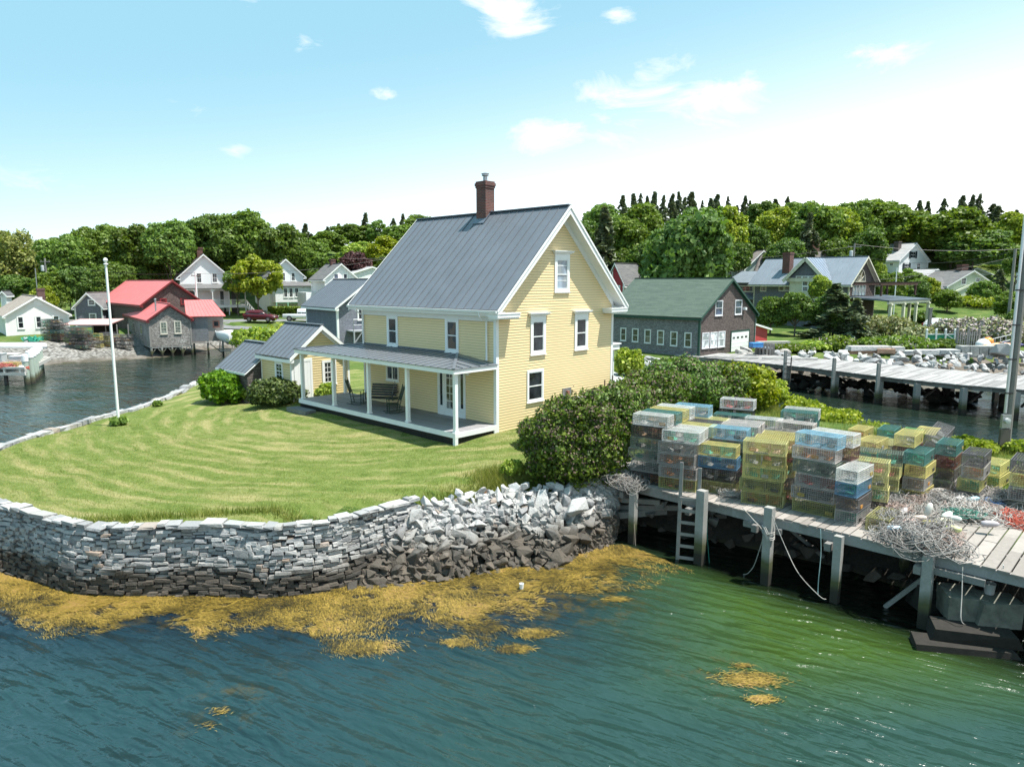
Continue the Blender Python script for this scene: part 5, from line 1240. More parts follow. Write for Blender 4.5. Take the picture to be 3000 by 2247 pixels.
def town_left():
    # white cottage
    b = simple('white_cottage', 'weathered white cottage with tan shingled roof at the left edge, behind the dock', 'cottage', Z1(62,1175), R(41), Z1(612,1050), Z1(-260,900), Z1(50,985)[1], Z1(320,806)[1], zg=1.9, wall=clap((.80,.79,.76), .13, .012, .22), roof=TANROOF, lw=11)
    wins(b, 'g', Z1, [(155,993,210,1088),(316,990,368,1083),(470,985,522,1057)], cas=.1); m = MB(); u, z = b.fp('g', *Z1(302,888)); b.fbox(m, 'g', u, u+.85, z, z+.95, 0, .04); m.build('gable_vent', WHITE2, b.root)
    chimney(b, b.W*.72, b.L*.6, .8, .8, b.ze, px_z(b.P+b.Y*b.L*.6, Z1(0,740)[1])-b.P.z, b.roof, brickm((.12,.05,.045), (.08,.035,.03)))
    m = MB(); b.fbox(m, 'g', -3.5, 3.2, .25, .45, .6, 2.2); 
    # small porch building at extreme left
    s = simple('white_porch_house', 'white house with an open upper porch cut by the left picture edge', 'house', (6, 905), R(12), (14, 905), (-60, 880), Z1(0,800)[1], Z1(0,760)[1], dist=92, lw=1.5, ww=.6, oe=.2)
    # small grey house
    b = simple('small_grey_house', 'small grey-shingled house with white trim between the cottage and the red barn', 'house', Z1(672,1060), R(8), Z1(908,1010), Z1(640,900), Z1(656,912)[1], Z1(800,775)[1], dist=93, wall=BLUESH, roof=GYROOF, lw=8, zg=3.3)
    wins(b, 'g', Z1, [(782,842,836,884),(793,965,847,1007)], nx=4, ny=2, cas=.1)
    # red barn
    b = simple('red_roof_barn', 'big weathered shingle boathouse with red metal roof', 'boathouse', Z1(1262,990), R(42), Z1(1790,900), Z1(898,900), Z1(1250,886)[1], Z1(1530,665)[1], dist=84, zg=1.2, wall=BROWNSH, roof=REDROOF, trim=DARKRED, oe=.35, og=.35, cb=DARKWOOD)
    wins(b, 'g', Z1, [(1418,835,1464,868),(1600,832,1644,873)], nx=4, ny=2, cas=.12, fr=DARKRED)
    # lower shed on piles
    b = simple('red_roof_shed', 'lower shingle shed with red roof standing on piles over the water', 'shed', Z1(1330,1258), R(36), Z1(1697,1240), Z1(1125,1240), Z1(1300,1022)[1], Z1(1490,873)[1], zg=1.15, wall=shingle((.12,.11,.10), (.32,.30,.28), .2, .17, .85, (.55,.54,.52)), roof=REDROOF, trim=DARKRED, oe=.3, og=.25, base=0., cb=WOOD)
    wins(b, 'g', Z1, [(1416,1042,1472,1136),(1541,1034,1596,1130)], nx=2, ny=4, cas=.09, fr=plain((.55,.52,.44), .6), gl=glass((.05,.06,.055), (.3,.33,.3))); wins(b, 's', Z1, [(1176,1043,1194,1138),(1236,1045,1257,1142)], nx=2, ny=4, cas=.07, fr=plain((.35,.33,.3), .6))
    m = MB(); u = (b.W*.35, b.L*.25); m.tube([(1.0,1.3,b.ze+.4),(1.0,1.3,b.zr+.45)], .09, 8); m.lathe([(.16,0),(.02,.1)], 8, (1.0,1.3,b.zr+.45)); m.build('stovepipe', GALV, b.roof)
    pl = MB()
    for i in range(5): x = b.W*i/4*.98+.08; pl.tube([(x,.12,.05),(x,.12,-1.6)], .13, 8)
    for i in range(1,4): y = b.L*i/3.; pl.tube([(.12,y,.05),(.12,y,-1.6)], .12, 8); pl.tube([(b.W-.2,y,.05),(b.W-.2,y,-1.6)], .12, 8)
    for i in range(4):
        x = b.W*i/4+.1; pl.bar((x,.1,-.75),(x+b.W*.12,.1,-.05),.09); pl.bar((x+b.W/4,.1,-.75),(x+b.W/4-b.W*.12,.1,-.05),.09)
    pl.bar((-.05,.1,-.02),(b.W+.05,.1,-.02),.18,.2); pl.bar((.1,0,-.02),(.1,b.L,-.02),.18,.2); pl.build('piles', PILE, b.root)
    S = b
    # plank extension to the right, under a red slope
    X0 = b.W+.02; P = b.P+b.X*X0+b.Y*.6; e = Bld('plank_extension', 'unpainted plank lean-to with red roof joined to the right of the shed on piles', 'shed', P, b.P.z+.35, R(22), 0, 0)
    W1 = abs(plan_len(P, (e.X.x, e.X.y), *Z1(1968,1000))); z1 = px_z(P, Z1(0,985)[1])-e.P.z; e.W = W1; e.L = 4.
    m = MB(); m.prism([(0,0,0),(W1,0,0),(W1,0,z1-.02),(0,0,z1-.02)], (0,4.,0)); m.build('wall', wood((.30,.28,.26), (.16,.14,.125), .9, .4), e.root)
    m = MB(); slope_slab(m, (-.3,-.35,z1), (W1+.3,-.35,z1), (W1-1.1,3.6,z1+1.75), (-.6,3.6,z1+1.75), .08); ribs(m, (-.3,-.35,z1), (W1+.3,-.35,z1), (W1-1.1,3.6,z1+1.75), (-.6,3.6,z1+1.75), .4); m.build('roof', REDROOF, e.root)
    m = MB(); a, za = e.fp('g', *Z1(1692,1195)); c, zc = e.fp('g', *Z1(1832,995)); a = .05
    for i in range(4): w_ = (c-a)/4; e.fbox(m, 'g', a+i*w_, a+(i+1)*w_-.015, 0.02, z1-.15, 0, .05)
    m.bar(e.pt('g', a, z1-.12, .08), e.pt('g', c, z1-.12, .08), .04, .09); m.build('sliding_door', plain((.17,.175,.185), .8, .2, 6.), e.root)
    e.pwin('g', *Z1(1884,1028), *Z1(1932,1074), nx=1, ny=1, meet=False, cas=.1, fr=plain((.22,.10,.08), .7))
    m = MB(); m.bar((-.1,-.15,-.12),(W1*.55,-.15,-.12),.3,.1); 
    for x in (.3, W1*.5, W1*.95): m.tube([(x,.1,0),(x,.1,-1.9)], .11, 8)
    m.bar((W1*.55,.3,-.3),(W1*.95,.1,-1.5),.08); m.build('piles', PILE, e.root)
    # low open lean-to on the left
    q = deep(*Z1(830,1150), 82); e = thing('open_lean_to', 'low open shelter with a faded pink roof left of the shed on piles', 'shelter', Vector((q.x, q.y, 1.2)), R(12)); L_ = abs(deep(*Z1(1095,1100), 82).x-deep(*Z1(715,1100), 82).x)
    zt = px_z(q, Z1(0,1050)[1])-1.2; m = MB(); slope_slab(m, (-3.2,-.6,zt-.05), (L_-3.,-1.4,zt-.05), (L_-2.6,3.,zt+.42), (-2.4,3.,zt+.42), .1); m.build('roof', plain((.55,.33,.31), .6, .1), e)
    m = MB(); m.box(-.9, L_-3.2, 2.6, 2.7, -.5, zt+.3); m.build('back_wall', plain((.04,.035,.03), .9), e)
    m = MB(); [m.bar((x,-.3,-.5),(x,-.3,zt-.08),.1) for x in (0,1.4,2.6,3.8,5.2)]; m.build('posts', WOOD, e)
    # porch house
    P0 = Z2(105,975); b = simple('porch_house', 'white gabled house with a long two-level porch and brick chimney behind the red roof', 'house', P0, R(28), Z2(527,960), Z2(60,940), Z2(0,650)[1], Z2(303,434)[1], zg=3.0, roof=DKROOF, lw=10, oe=.6, og=.35, dist=110)
    wins(b, 'g', Z2, [(229,608,272,687),(366,608,410,686)], nx=2, ny=2, cas=.12, gl=glass((.02,.02,.022)))
    chimney(b, b.W*.47, b.L*.35, .85, .85, b.ze, px_z(b.P+b.Y*3.5, Z2(0,374)[1])-3., b.roof)
    m = MB(); za = b.fp('g', *Z2(400,742))[1]; zf = b.fp('g', *Z2(400,890))[1]; u1 = b.fp('g', *Z2(640,800))[0]
    slope_slab(m, (-.4,-2.3,za+.1), (u1+.4,-2.3,za+.1), (u1+.2,-.0,za+.75), (-.2,0,za+.75), .12); m.build('porch_roof', GYROOF, b.root)
    m = MB(); m.box(-.3, u1+.2, -2.2, -2.05, za-.15, za+.05); m.box(-.3, u1+.2, -2.2, 0, zf-.05, zf+.1); m.box(-.3, u1+.2, -2.23, -2.2, zf-.3, zf+.1)
    m.build('porch_floor', WHITE2, b.root)
    for x in (-.1, b.W*.27, b.W*.62, b.W*.95, u1+.05):
        p = MB(); p.bar((x,-2.1,-1.5),(x,-2.1,za-.1),.14); p.prism([(x-.5,-2.12,za-.12),(x+.5,-2.12,za-.12),(x,-2.12,za-.6)], (0,.06,0)); p.build('porch_post', WHITE2, b.root)
    p = MB(); p.bar((-.2,-2.15,zf+.95),(u1,-2.15,zf+.95),.08,.06)
    x = -.2
    while x < u1: p.bar((x,-2.15,zf+.1),(x,-2.15,zf+.93),.045); x += .13
    p.build('railing', WHITE2, b.root)
    for (xa, ya, xb, yb) in [(165,765,235,850),(435,765,470,845),(532,762,575,845)]:
        a, z_ = b.fp('g', *Z2(xa, ya)); c, z2_ = b.fp('g', *Z2(xb, yb)); p = MB(); b.fbox(p, 'g', a, c, zf+.1, z_, .0, .03); p.build('porch_door', plain((.02,.022,.025), .3), b.root)
    for (xa, ya, xb, yb) in [(358,905,405,950),(470,900,492,965),(535,905,610,970)]:
        a, z_ = b.fp('g', *Z2(xa, ya)); c, z2_ = b.fp('g', *Z2(xb, yb)); p = MB(); b.fbox(p, 'g', a, c, z2_, z_, .0, .03); p.build('lower_opening', plain((.03,.035,.035), .5), b.root)
    st = MB(); x0 = u1+.2
    for i in range(12): st.box(x0+.16*i, x0+.16*i+.26, -2.0, -.9, zf-.22*i-.05, zf-.22*i)
    st.build('stairs', WHITE2, b.root); st = MB()
    for y in (-2.0,-.9): st.bar((x0,y,zf+.9),(x0+1.9,y,zf-1.75),.07); st.bar((x0,y,zf-.05),(x0+1.95,y,zf-2.65),.05,.25); [st.bar((x0+.28*i,y,zf-.39*i-.1),(x0+.28*i,y,zf+.9-.39*i),.05) for i in range(7)]
    st.build('stair_rail', WHITE2, b.root)
    # narrow white house
    b = simple('narrow_white_house', 'narrow white two-storey house with enclosed upper porch, behind the birch', 'house', Z2(880,965), R(34), Z2(1180,950), Z2(850,900), Z2(0,640)[1], Z2(1028,477)[1], zg=3.0, dist=116, roof=GYROOF, lw=9, oe=.5, og=.35)
    wins(b, 'g', Z2, [(1064,603,1096,670),(985,603,1010,670)], nx=2, ny=2, cas=.1)
    chimney(b, b.W*.36, 2.5, 1.0, .8, b.ze, px_z(b.P+b.Y*2.5, Z2(0,446)[1])-3., b.roof)
    m = MB(); a, z0 = b.fp('g', *Z2(900,860)); c, z1 = b.fp('g', *Z2(1212,718)); z2_ = b.fp('g', *Z2(1000,690))[1]; D = 1.8
    m.box(a, c, -D, -.01, z0, z1); m.build('enclosed_porch', WHCLAP, b.root); m = MB(); slope_slab(m, (a-.4,-D-.35,z1+.05), (c+.4,-D-.35,z1+.05), (c+.1,0,z2_+.2), (a-.1,0,z2_+.2), .1); m.build('porch_roof', GYROOF, b.root)
    fc = (0, -D, 0)
    for r_ in [(998,738,1030,815),(1046,738,1078,815),(1096,738,1128,812)]: b.pwin(fc, *Z2(r_[0], r_[1]), *Z2(r_[2], r_[3]), nx=2, ny=2, cas=.09)
    m = MB(); GP = plain((.25,.50,.36), .6); 
    for x in (a+.15, (a*2+c)/3, (a+2*c)/3, c-.15): m.bar((x,-D+.1,-1),(x,-D+.1,z0-.02),.16)
    m.bar((a,-D+.1,z0-.1),(c,-D+.1,z0-.1),.1,.16); m.build('green_posts', GP, b.root); wins(b, 'g', Z2, [(968,885,995,925),(1095,885,1112,948)], nx=3, ny=4, cas=.06)
    # grey-roofed white house
    b = simple('grey_roof_white_house', 'white house with grey roof and bay window, right of the narrow white house', 'house', Z2(1372,972), R(36), Z2(1655,940), Z2(1250,935), Z2(1362,662)[1], Z2(1497,517)[1], zg=3.0, dist=108, roof=GYROOF, oe=.4, og=.3)
    wins(b, 'g', Z2, [(1441,612,1479,690),(1524,612,1558,690)], nx=1, ny=2, cas=.12, gl=glass((.02,.03,.05))); chimney(b, b.W*.5, 3.2, .7, .7, b.ze, px_z(b.P+b.Y*3., Z2(0,478)[1])-3., b.roof)
    m = MB(); a, z0 = b.fp('g', *Z2(1428,838)); c, z1 = b.fp('g', *Z2(1550,755)); m.box(a, c, -.9, -.01, z0-.1, z1+.15); m.box(a-.15, c+.15, -1.05, 0, z1+.15, z1+.3); m.build('bay', WHITE2, b.root); b.window((0,-.9,0), a+.25, z0+.1, c-a-.5, z1-z0-.15, nx=7, ny=5, cas=.1, meet=False, gl=GLASS2)
    wins(b, 'g', Z2, [(1437,880,1465,945)], cas=.1, ny=2); wins(b, 's', Z2, [(1322,755,1306,790)], cas=.06)
    m = MB(); b.fbox(m, 's', b.L-2.5, b.L+1.5, -1, 3.6, .01, 1.8); m.build('side_wing', WHCLAP, b.root)
    # roofs behind
    b = simple('rear_grey_roof_house', 'pale house mostly hidden behind, only its grey roofs showing right of the purple tree', 'house', Z2(1615,640), R(40), Z2(1760,640), Z2(1560,620), Z2(0,600)[1], Z2(1690,545)[1], dist=122, roof=SLROOF, lw=9, ww=7, oe=.3)
    chimney(b, b.W*.7, 3., .6, .6, b.ze, px_z(b.P+b.Y*3, Z2(0,482)[1])-b.P.z, b.roof)
    # grey shingled house with outside stair, close behind the yellow house
    b = simple('grey_shingle_house', 'grey-shingled house with an outside stair, behind the left end of the yellow house', 'house', Z2(1478,1240), R(38), Z2(1760,1190), Z2(1400,1100), Z2(1440,912)[1], Z2(1645,655)[1], zg=2.2, dist=62, wall=BLUESH, roof=ROOF, oe=.35, og=.4, seam=.5, lw=7, ww=6.2)
    b.pwin('g', *Z2(1655,925), *Z2(1690,1010), nx=1, ny=1, cas=.1, meet=False); m = MB(); zf = b.fp('g', *Z2(1600,1105))[1]; a = b.fp('g', *Z2(1550,1100))[0]
    m.box(a, a+2.6, -1.4, 0, zf-.1, zf); [m.bar((a+x,-1.35,-1),(a+x,-1.35,zf),.12) for x in (.1,1.3,2.5)]; m.bar((a+.2,-1.35,zf-1.),(a+.9,-1.35,zf-.1),.08); m.build('stair_landing', wood((.34,.36,.38), (.24,.25,.27)), b.root)
    m = MB(); m.tube([(a+.05,-1.38,zf),(a+.05,-1.38,zf+1.0),(a+1.4,-1.38,zf+1.0),(a+2.5,-1.38,zf+.2)], .035, 6); m.tube([(a+.05,-1.38,zf+.5),(a+1.4,-1.38,zf+.5),(a+2.5,-1.38,zf-.3)], .03, 6); m.tube([(a+1.3,-1.38,zf),(a+1.3,-1.38,zf+1.)], .035, 6); m.build('stair_rail', GALV, b.root)
town_left()
def town_right():
    # green-roofed shed
    b = simple('green_roof_shed', 'large shingled waterfront workshop with green roof and white garage door', 'workshop', Z4(1045,1490), R(45), Z4(1533,1420), Z4(215,1400), Z4(1058,1148)[1], Z4(1335,798)[1], zg=1.85, wall=GREYSH, roof=GRROOF, trim=FOREST, oe=.25, og=.25, base=-2.)
    fm = MB(); fm.prism([(.03,-.012,-2.),(b.W-.03,-.012,-2.),(b.W-.03,-.012,b.zw-.05),(b.W/2,-.012,b.zr-.25),(.03,-.012,b.zw-.05)], (0,.011,0)); fm.build('gable_shingles', BROWNSH, b.root)
    FR = plain((.66,.66,.68), .5)
    wins(b, 's', Z4, [(x1, y0, x0, y1) for x0, y0, x1, y1 in [(360,1243,403,1345),(463,1250,511,1355),(572,1258,621,1366),(684,1266,737,1378),(800,1276,855,1390),(924,1286,980,1402)]], cas=.07, fr=FR, gl=glass((.03,.03,.025), (.22,.20,.17)), off=.0)
    wins(b, 'g', Z4, [(1195,1004,1247,1122),(1369,998,1417,1112)], cas=.08, fr=FR, gl=glass((.03,.04,.06)), off=.012); wins(b, 'g', Z4, [(1077,1289,1128,1408),(1149,1284,1199,1402),(1219,1277,1268,1396)], cas=.07, fr=FR, gl=glass((.30,.33,.34)), off=.012)
    a, z0 = b.fp('g', *Z4(1325,1470)); c, z1 = b.fp('g', *Z4(1487,1262)); z0 = 0.; m = MB(); b.fbox(m, 'g', a-.14, a, 0, z1+.14, .012, .06); b.fbox(m, 'g', c, c+.14, 0, z1+.14, .012, .06); b.fbox(m, 'g', a, c, z1, z1+.14, .012, .058); m.build('door_frame', FOREST, b.root)
    m = MB(); n = 5
    for i in range(n): b.fbox(m, 'g', a, c, z1*i/n+.008, z1*(i+1)/n-.008, .012, .04)
    d = m.build('garage_door', WHITE, b.root); m = MB()
    for i in range(4): u = a+(c-a)*(.06+.235*i); b.fbox(m, 'g', u, u+(c-a)*.14, z1*.655, z1*.755, .04, .045)
    m.build('pane', glass((.02,.025,.03)), d)
    m = MB(); u, z = b.fp('g', *Z4(1440,1068)); b.fbox(m, 'g', u-.15, u+.15, z-.12, z+.12, .012, .3); m.build('wall_light', WHITE2, b.root)
    m = MB(); m.tube([(b.W+.12,.1,b.ze-.1),(b.W+.06,.0,b.ze-.5),(b.W+.06,-.0,0)], .05, 6); m.build('downspout', WHITE2, b.root)
    # red lean-to behind
    r = Bld('red_lean_to', 'small red clapboard lean-to with white roof edge behind the right corner of the workshop', 'shed', b.P+b.X*(b.W+.03)+b.Y*2., 1.85, R(45), 3.1, 4.5)
    r.W = abs(plan_len(r.P, (r.X.x, r.X.y), *Z4(1645,1400))); z1 = px_z(r.P, Z4(0,1150)[1])-1.85; z2 = px_z(r.P+r.X*r.W, Z4(0,1235)[1])-1.85
    m = MB(); m.prism([(0,0,-1),(r.W,0,-1),(r.W,0,z2-.05),(0,0,z1-.05)], (0,4.5,0)); m.build('wall', clap((.45,.05,.055), .2, .012), r.root)
    m = MB(); m.prism([(-.0,-.3,z1),(r.W+.5,-.3,z2-.12),(r.W+.5,-.3,z2-.3),(0,-.3,z1-.2)], (0,5,0)); m.build('roof', WHITE2, r.root)
    # red cottage
    b = simple('red_cottage', 'red cottage with a grey shingled roof and brick chimney behind the green-roofed workshop', 'cottage', Z4(232,900), R(-38), Z4(385,870), Z4(600,700), Z4(378,866)[1], Z4(258,664)[1], dist=98, zg=2.5, wall=plain((.33,.025,.035), .6), roof=GYROOF, lw=13, oe=.3, og=.3)
    b.root.location = b.P
    a, z = b.fp('g', *Z4(262,790)); b.pwin('g', *Z4(262,750), *Z4(283,795), cas=.12); b.pwin('g', *Z4(330,870), *Z4(346,905), cas=.12)
    chimney(b, b.W*.5, 8.0, 1.1, 1.1, b.ze, b.zr+1.9, b.roof, brickm((.16,.09,.08), (.12,.07,.06)))
    m = MB(); m.tube([(b.W*.9,5.,b.ze),(b.W*.9,5.,b.ze+1.9)], .06, 6); m.build('vent_pipe', BLACK, b.roof)
    b = simple('white_roof_house', 'house with a bright white roof showing between the red cottage and the great maple', 'house', Z4(745,790), R(-20), Z4(800,790), Z4(900,790), Z4(0,760)[1], Z4(800,674)[1], dist=112, zg=4., roof=plain((.7,.7,.7), .5), lw=10, ww=8)
    # big house behind the villa
    b = simple('large_brown_roof_house', 'large pale green house with a brown-grey roof behind the villa', 'house', Z4(1440,830), R(30), Z4(1575,800), Z4(1400,800), Z4(0,725)[1], Z4(1500,552)[1], dist=112, zg=4.5, wall=clap((.33,.40,.37), .15), roof=shingle((.14,.125,.115), (.2,.18,.17), .9, .2, .1), ww=8, lw=6, oe=.3)
    # long roof running right
    m = MB(); zr = b.zr; m.prism([(b.W/2,0,zr),(b.W/2+15,-4,zr-.2),(b.W/2+17,-6,zr-4.2),(1.,-1,zr-4.4)], (0,.3,-.1)); m.build('wing_roof', shingle((.14,.125,.115), (.2,.18,.17), .9, .2, .1), b.root); chimney(b, b.W/2+9.5, -2., 2.2, 1., zr-1, zr+1.9)
    m = MB(); m.box(1.5, b.W/2+15, -.8, 5, 0, zr-4.); m.build('wing_wall', clap((.33,.40,.37), .15), b.root)
    # villa
    b = simple('shingled_villa', 'large shingled villa with grey metal roof, dormer and cream trim on the right bank', 'house', (2481, 945), R(40), Z5(792,900), (2206, 900), Z5(545,858)[1], Z5(715,605)[1], dist=86, zg=3.0, wall=BLUESH, roof=metalroof((.21,.24,.275), .45, .25), trim=plain((.62,.60,.48), .55), oe=.7, og=.5, seam=.55)
    CR = plain((.62,.60,.48), .55); GW = glass((.03,.035,.04), (.12,.08,.06))
    fm = MB(); fm.prism([(.03,-.014,-2),(b.W-.03,-.014,-2),(b.W-.03,-.014,b.zw-.05),(b.W/2,-.014,b.zr-.25),(.03,-.014,b.zw-.05)], (0,.013,0)); fm.build('gable_shingles', BROWNSH, b.root)
    chimney(b, b.W*.22, b.L*.70, 1., 1., b.ze, px_z(b.P+b.Y*b.L*.70+b.X*b.W*.2, Z5(0,572)[1])-3., b.roof)
    # cross gable facing the water (side face)
    ua, za = b.fp('s', *Z5(395,755)); ub, zb = b.fp('s', *Z5(60,745)); uc, zc = b.fp('s', *Z5(205,607)); D = .9; zc = b.zr*.985
    zb = b.ze+.9; um = (ua+ub)/2; hw = abs(ub-ua)/2
    m = MB(); m.prism([(-D,um-hw+.3,-2),(-D,um+hw-.3,-2),(-D,um+hw-.3,zb),(-D,um,zc-.4),(-D,um-hw+.3,zb)], (b.W*.45,0,0)); m.build('dormer_wall', BLUESH, b.root)
    m = MB()
    for s_ in (-1, 1):
        e0, e1 = (-D-.6, um+s_*(hw+.35), zb-.35), (b.W*.28, um+s_*(hw+.35), zb-.35); slope_slab(m, e0, e1, (b.W*.48, um, zc), (-D-.6, um, zc), .1); ribs(m, e0, e1, (b.W*.48, um, zc), (-D-.6, um, zc), .5)
    m.build('dormer_roof', metalroof((.22,.26,.32), .4, .25), b.root)
    m = MB()
    for s_ in (-1, 1): m.bar((-D-.62, um+s_*(hw+.35), zb-.5), (-D-.62, um, zc-.15), .06, .42)
    m.bar((-D-.1, um-hw, zb-.3), (-D-.1, um+hw, zb-.3), .35, .5); m.box(-D-.05, -D-.01, um-hw+.3, um+hw-.3, 1.5, zb-.4); m.build('dormer_trim', CR, b.root)
    fs = (-D-.05, um+hw, R(-90))
    for r_ in [(102,785,143,812),(157,785,199,812),(213,785,256,812),(157,826,199,865),(213,826,256,865),(157,876,199,915),(213,876,256,915)]: b.pwin(fs, *Z5(r_[0], r_[1]), *Z5(r_[2], r_[3]), nx=3, ny=2, cas=.08, meet=False, gl=GW, sill=False)
    wins(b, 's', Z4, [(1640,874,1595,910),(1796,874,1757,908),(1848,874,1808,908)], nx=3, ny=2, cas=.08, fr=CR, gl=GW, meet=False)
    # arched window in the gable, balcony doors, pergola, lower porch
    m = MB(); u, z = b.fp('g', *Z5(650,832)); r_ = 1.55; pts = [b.pt('g', u+r_*math.cos(t*math.pi/12), z+r_*1.05*math.sin(t*math.pi/12), .03) for t in range(13)]; m.prism(pts, (0,.012,0)); aw = m.build('arched_window', GW, b.root)
    m = MB(); 
    for k in range(12):
        a0, a1 = k*math.pi/12, (k+1)*math.pi/12
        for rr, w_ in ((r_, .16), (r_*.45, .05)): m.bar(b.pt('g', u+rr*math.cos(a0), z+rr*1.05*math.sin(a0), .06), b.pt('g', u+rr*math.cos(a1), z+rr*1.05*math.sin(a1), .06), w_, .05)
    for k in range(1, 6): t = k*math.pi/6; m.bar(b.pt('g', u, z, .06), b.pt('g', u+r_*math.cos(t), z+r_*math.sin(t), .06), .05, .04)
    m.bar(b.pt('g', u-r_-.1, z, .06), b.pt('g', u+r_+.1, z, .06), .1, .15); m.build('arch_frame', CR, aw)
    m = MB(); ua, zt = b.fp('g', *Z5(597,860)); uc, zd = b.fp('g', *Z5(700,950)); 
    for i in range(5): x = ua+(uc-ua)*i/4; m.bar(b.pt('g', x, zd, .04), b.pt('g', x, zt, .04), .12, .06)
    m.bar(b.pt('g', ua, zt, .04), b.pt('g', uc, zt, .04), .12, .1); fr = m.build('balcony_doors', WHITE2, b.root); m = MB(); b.fbox(m, 'g', ua, uc, zd, zt, .014, .03); m.build('pane', glass((.12,.15,.17), (.4,.42,.42)), fr)
    m = MB(); BR = plain((.07,.035,.028), .7); zp = zt+.1; D2 = 3.6; u1 = b.W*1.45
    for x in (ua-.5, u1): m.bar((x,-D2,zd),(x,-D2,zp),.2)
    m.bar((u1,-.2,zd),(u1,-.2,zp),.2); m.bar((ua-1.,-D2,zp),(u1+.5,-D2,zp),.15,.25); m.bar((ua-1.,-.6,zp),(u1+.5,-.6,zp),.15,.25)
    x = ua-.8
    while x < u1+.4: m.bar((x,-D2-.6,zp+.2),(x,.0,zp+.2),.07,.16); x += .45
    m.build('pergola', BR, b.root)
    # porch below: roof + columns, positions from the photo
    zr_ = zd-.1; m = MB(); slope_slab(m, (-.6,-D2-1.4,zr_-.35), (u1+1.6,-D2-1.4,zr_-.35), (u1+1.2,.6,zr_+.05), (-.2,.6,zr_+.05), .18); m.build('porch_roof', DARKROOF, b.root)
    m = MB(); m.bar((-.5,-D2-1.2,zr_-.6),(u1+1.4,-D2-1.2,zr_-.6),.2,.4); m.bar((u1+1.4,-D2-1.2,zr_-.6),(u1+1.4,.4,zr_-.6),.2,.4); m.build('porch_beam', CR, b.root)
    for i, (x, y) in enumerate([(0,-D2-1.2),(.33,-D2-1.2),(.66,-D2-1.2),(1.,-D2-1.2),(1.,-2.6),(1.,-.2)]):
        xx = .3+(u1+1.)*x; p = MB(); p.bar((xx,y,-1.),(xx,y,zr_-.75),.3); p.box(xx-.22,xx+.22,y-.22,y+.22,zr_-.95,zr_-.78); p.build('column', CR, b.root)
    # left wing
    w = Bld('villa_wing', 'lower shingled wing with small metal roof at the left end of the villa', 'house', b.P+b.Y*(b.L+.05)+b.X*1.5, 3.0, R(40), 5, 5); z1 = px_z(w.P+w.Y*2, Z4(0,838)[1])-3
    m = MB(); m.box(0,5,0,5,-2,z1); m.build('wall', BLUESH, w.root); m = MB(); slope_slab(m, (-.5,-.1,z1), (-.5,5.3,z1), (4,5.3,z1+1.6), (4,-.1,z1+1.6), .1); ribs(m, (-.5,-.1,z1), (-.5,5.3,z1), (4,5.3,z1+1.6), (4,-.1,z1+1.6), .5); m.build('roof', metalroof((.21,.24,.275), .45, .25), w.root); w.window('s', 1., z1-1.2, 2.2, .7, nx=4, ny=2, cas=.1, meet=False, fr=CR, gl=GW)
    m = MB(); b2 = w; slope_slab(m, (-1.6,-.1,z1-2.2), (-1.6,5.3,z1-2.2), (0,5.3,z1-1.7), (0,-.1,z1-1.7), .1); m.build('skirt_roof', metalroof((.21,.24,.275), .45, .25), w.root)
    # white house on the hill
    b = simple('white_hill_house', 'white gabled house on the hill with black shutters and pale slate roof', 'house', Z5(1000,752), R(28), Z5(1255,745), Z5(800,730), Z5(992,642)[1], Z5(1145,487)[1], dist=128, zg=9.0, roof=SLROOF, oe=.4, og=.3, base=-5)
    SH = plain((.02,.03,.035), .4)
    wins(b, 'g', Z5, [(1112,565,1146,622),(1054,672,1088,728),(1166,668,1188,725)], nx=2, ny=2, cas=.06)
    for r_ in [(1097,562,1108,625),(1150,562,1161,625),(1038,668,1050,731),(1092,668,1103,731)]:
        a, z_ = b.fp('g', *Z5(r_[0], r_[1])); c, z2_ = b.fp('g', *Z5(r_[2], r_[3])); m = MB(); b.fbox(m, 'g', a, c, z2_, z_, .04, .06); m.build('shutter', SH, b.root)
    wins(b, 's', Z5, [(864,672,836,727),(955,668,925,690)], nx=2, ny=2, cas=.1); chimney(b, b.W*.3, b.L*.5, .9, .9, b.ze, px_z(b.P+b.Y*b.L*.5, Z5(0,472)[1])-9, b.roof, brickm((.10,.07,.07), (.08,.06,.06)))
    b = simple('low_white_house', 'low white house with a pale roof between the hill house and the pale green cottage', 'house', Z5(1235,830), R(20), Z5(1420,800), Z5(1225,800), Z5(0,790)[1], Z5(1330,716)[1], dist=122, zg=5.6, roof=SLROOF, lw=7, oe=.3); m = MB(); m.box(-3,b.W*.7,-3.5,0,-1,2.); m.build('wing', WHCLAP, b.root); m = MB(); m.prism([(-3.2,-3.8,2.),(b.W*.72,-3.8,2.),(b.W*.5,-1.5,3.4),(-2,-1.5,3.4)], (0,0,.12)); m.build('wing_roof', GYROOF, b.root)
    # pale green cottage
    PG = clap((.56,.60,.47), .13, .012, .06)
    b = simple('pale_green_cottage', 'pale green cottage with white trim and grey roof on the right bank', 'cottage', Z5(1420,978), R(14), Z5(1850,960), Z5(1380,920), Z5(1415,872)[1], Z5(1650,728)[1], dist=114, zg=5.3, wall=PG, roof=GYROOF, lw=8, oe=.3)
    wins(b, 'g', Z5, [(1560,800,1592,852),(1686,800,1716,830),(1465,918,1490,970),(1565,925,1600,965),(1612,925,1640,965)], nx=2, ny=2, cas=.1); chimney(b, b.W*.55, 2.5, 1.3, 1., b.ze, px_z(b.P+b.Y*2.5, Z5(0,677)[1])-5.3, b.roof)
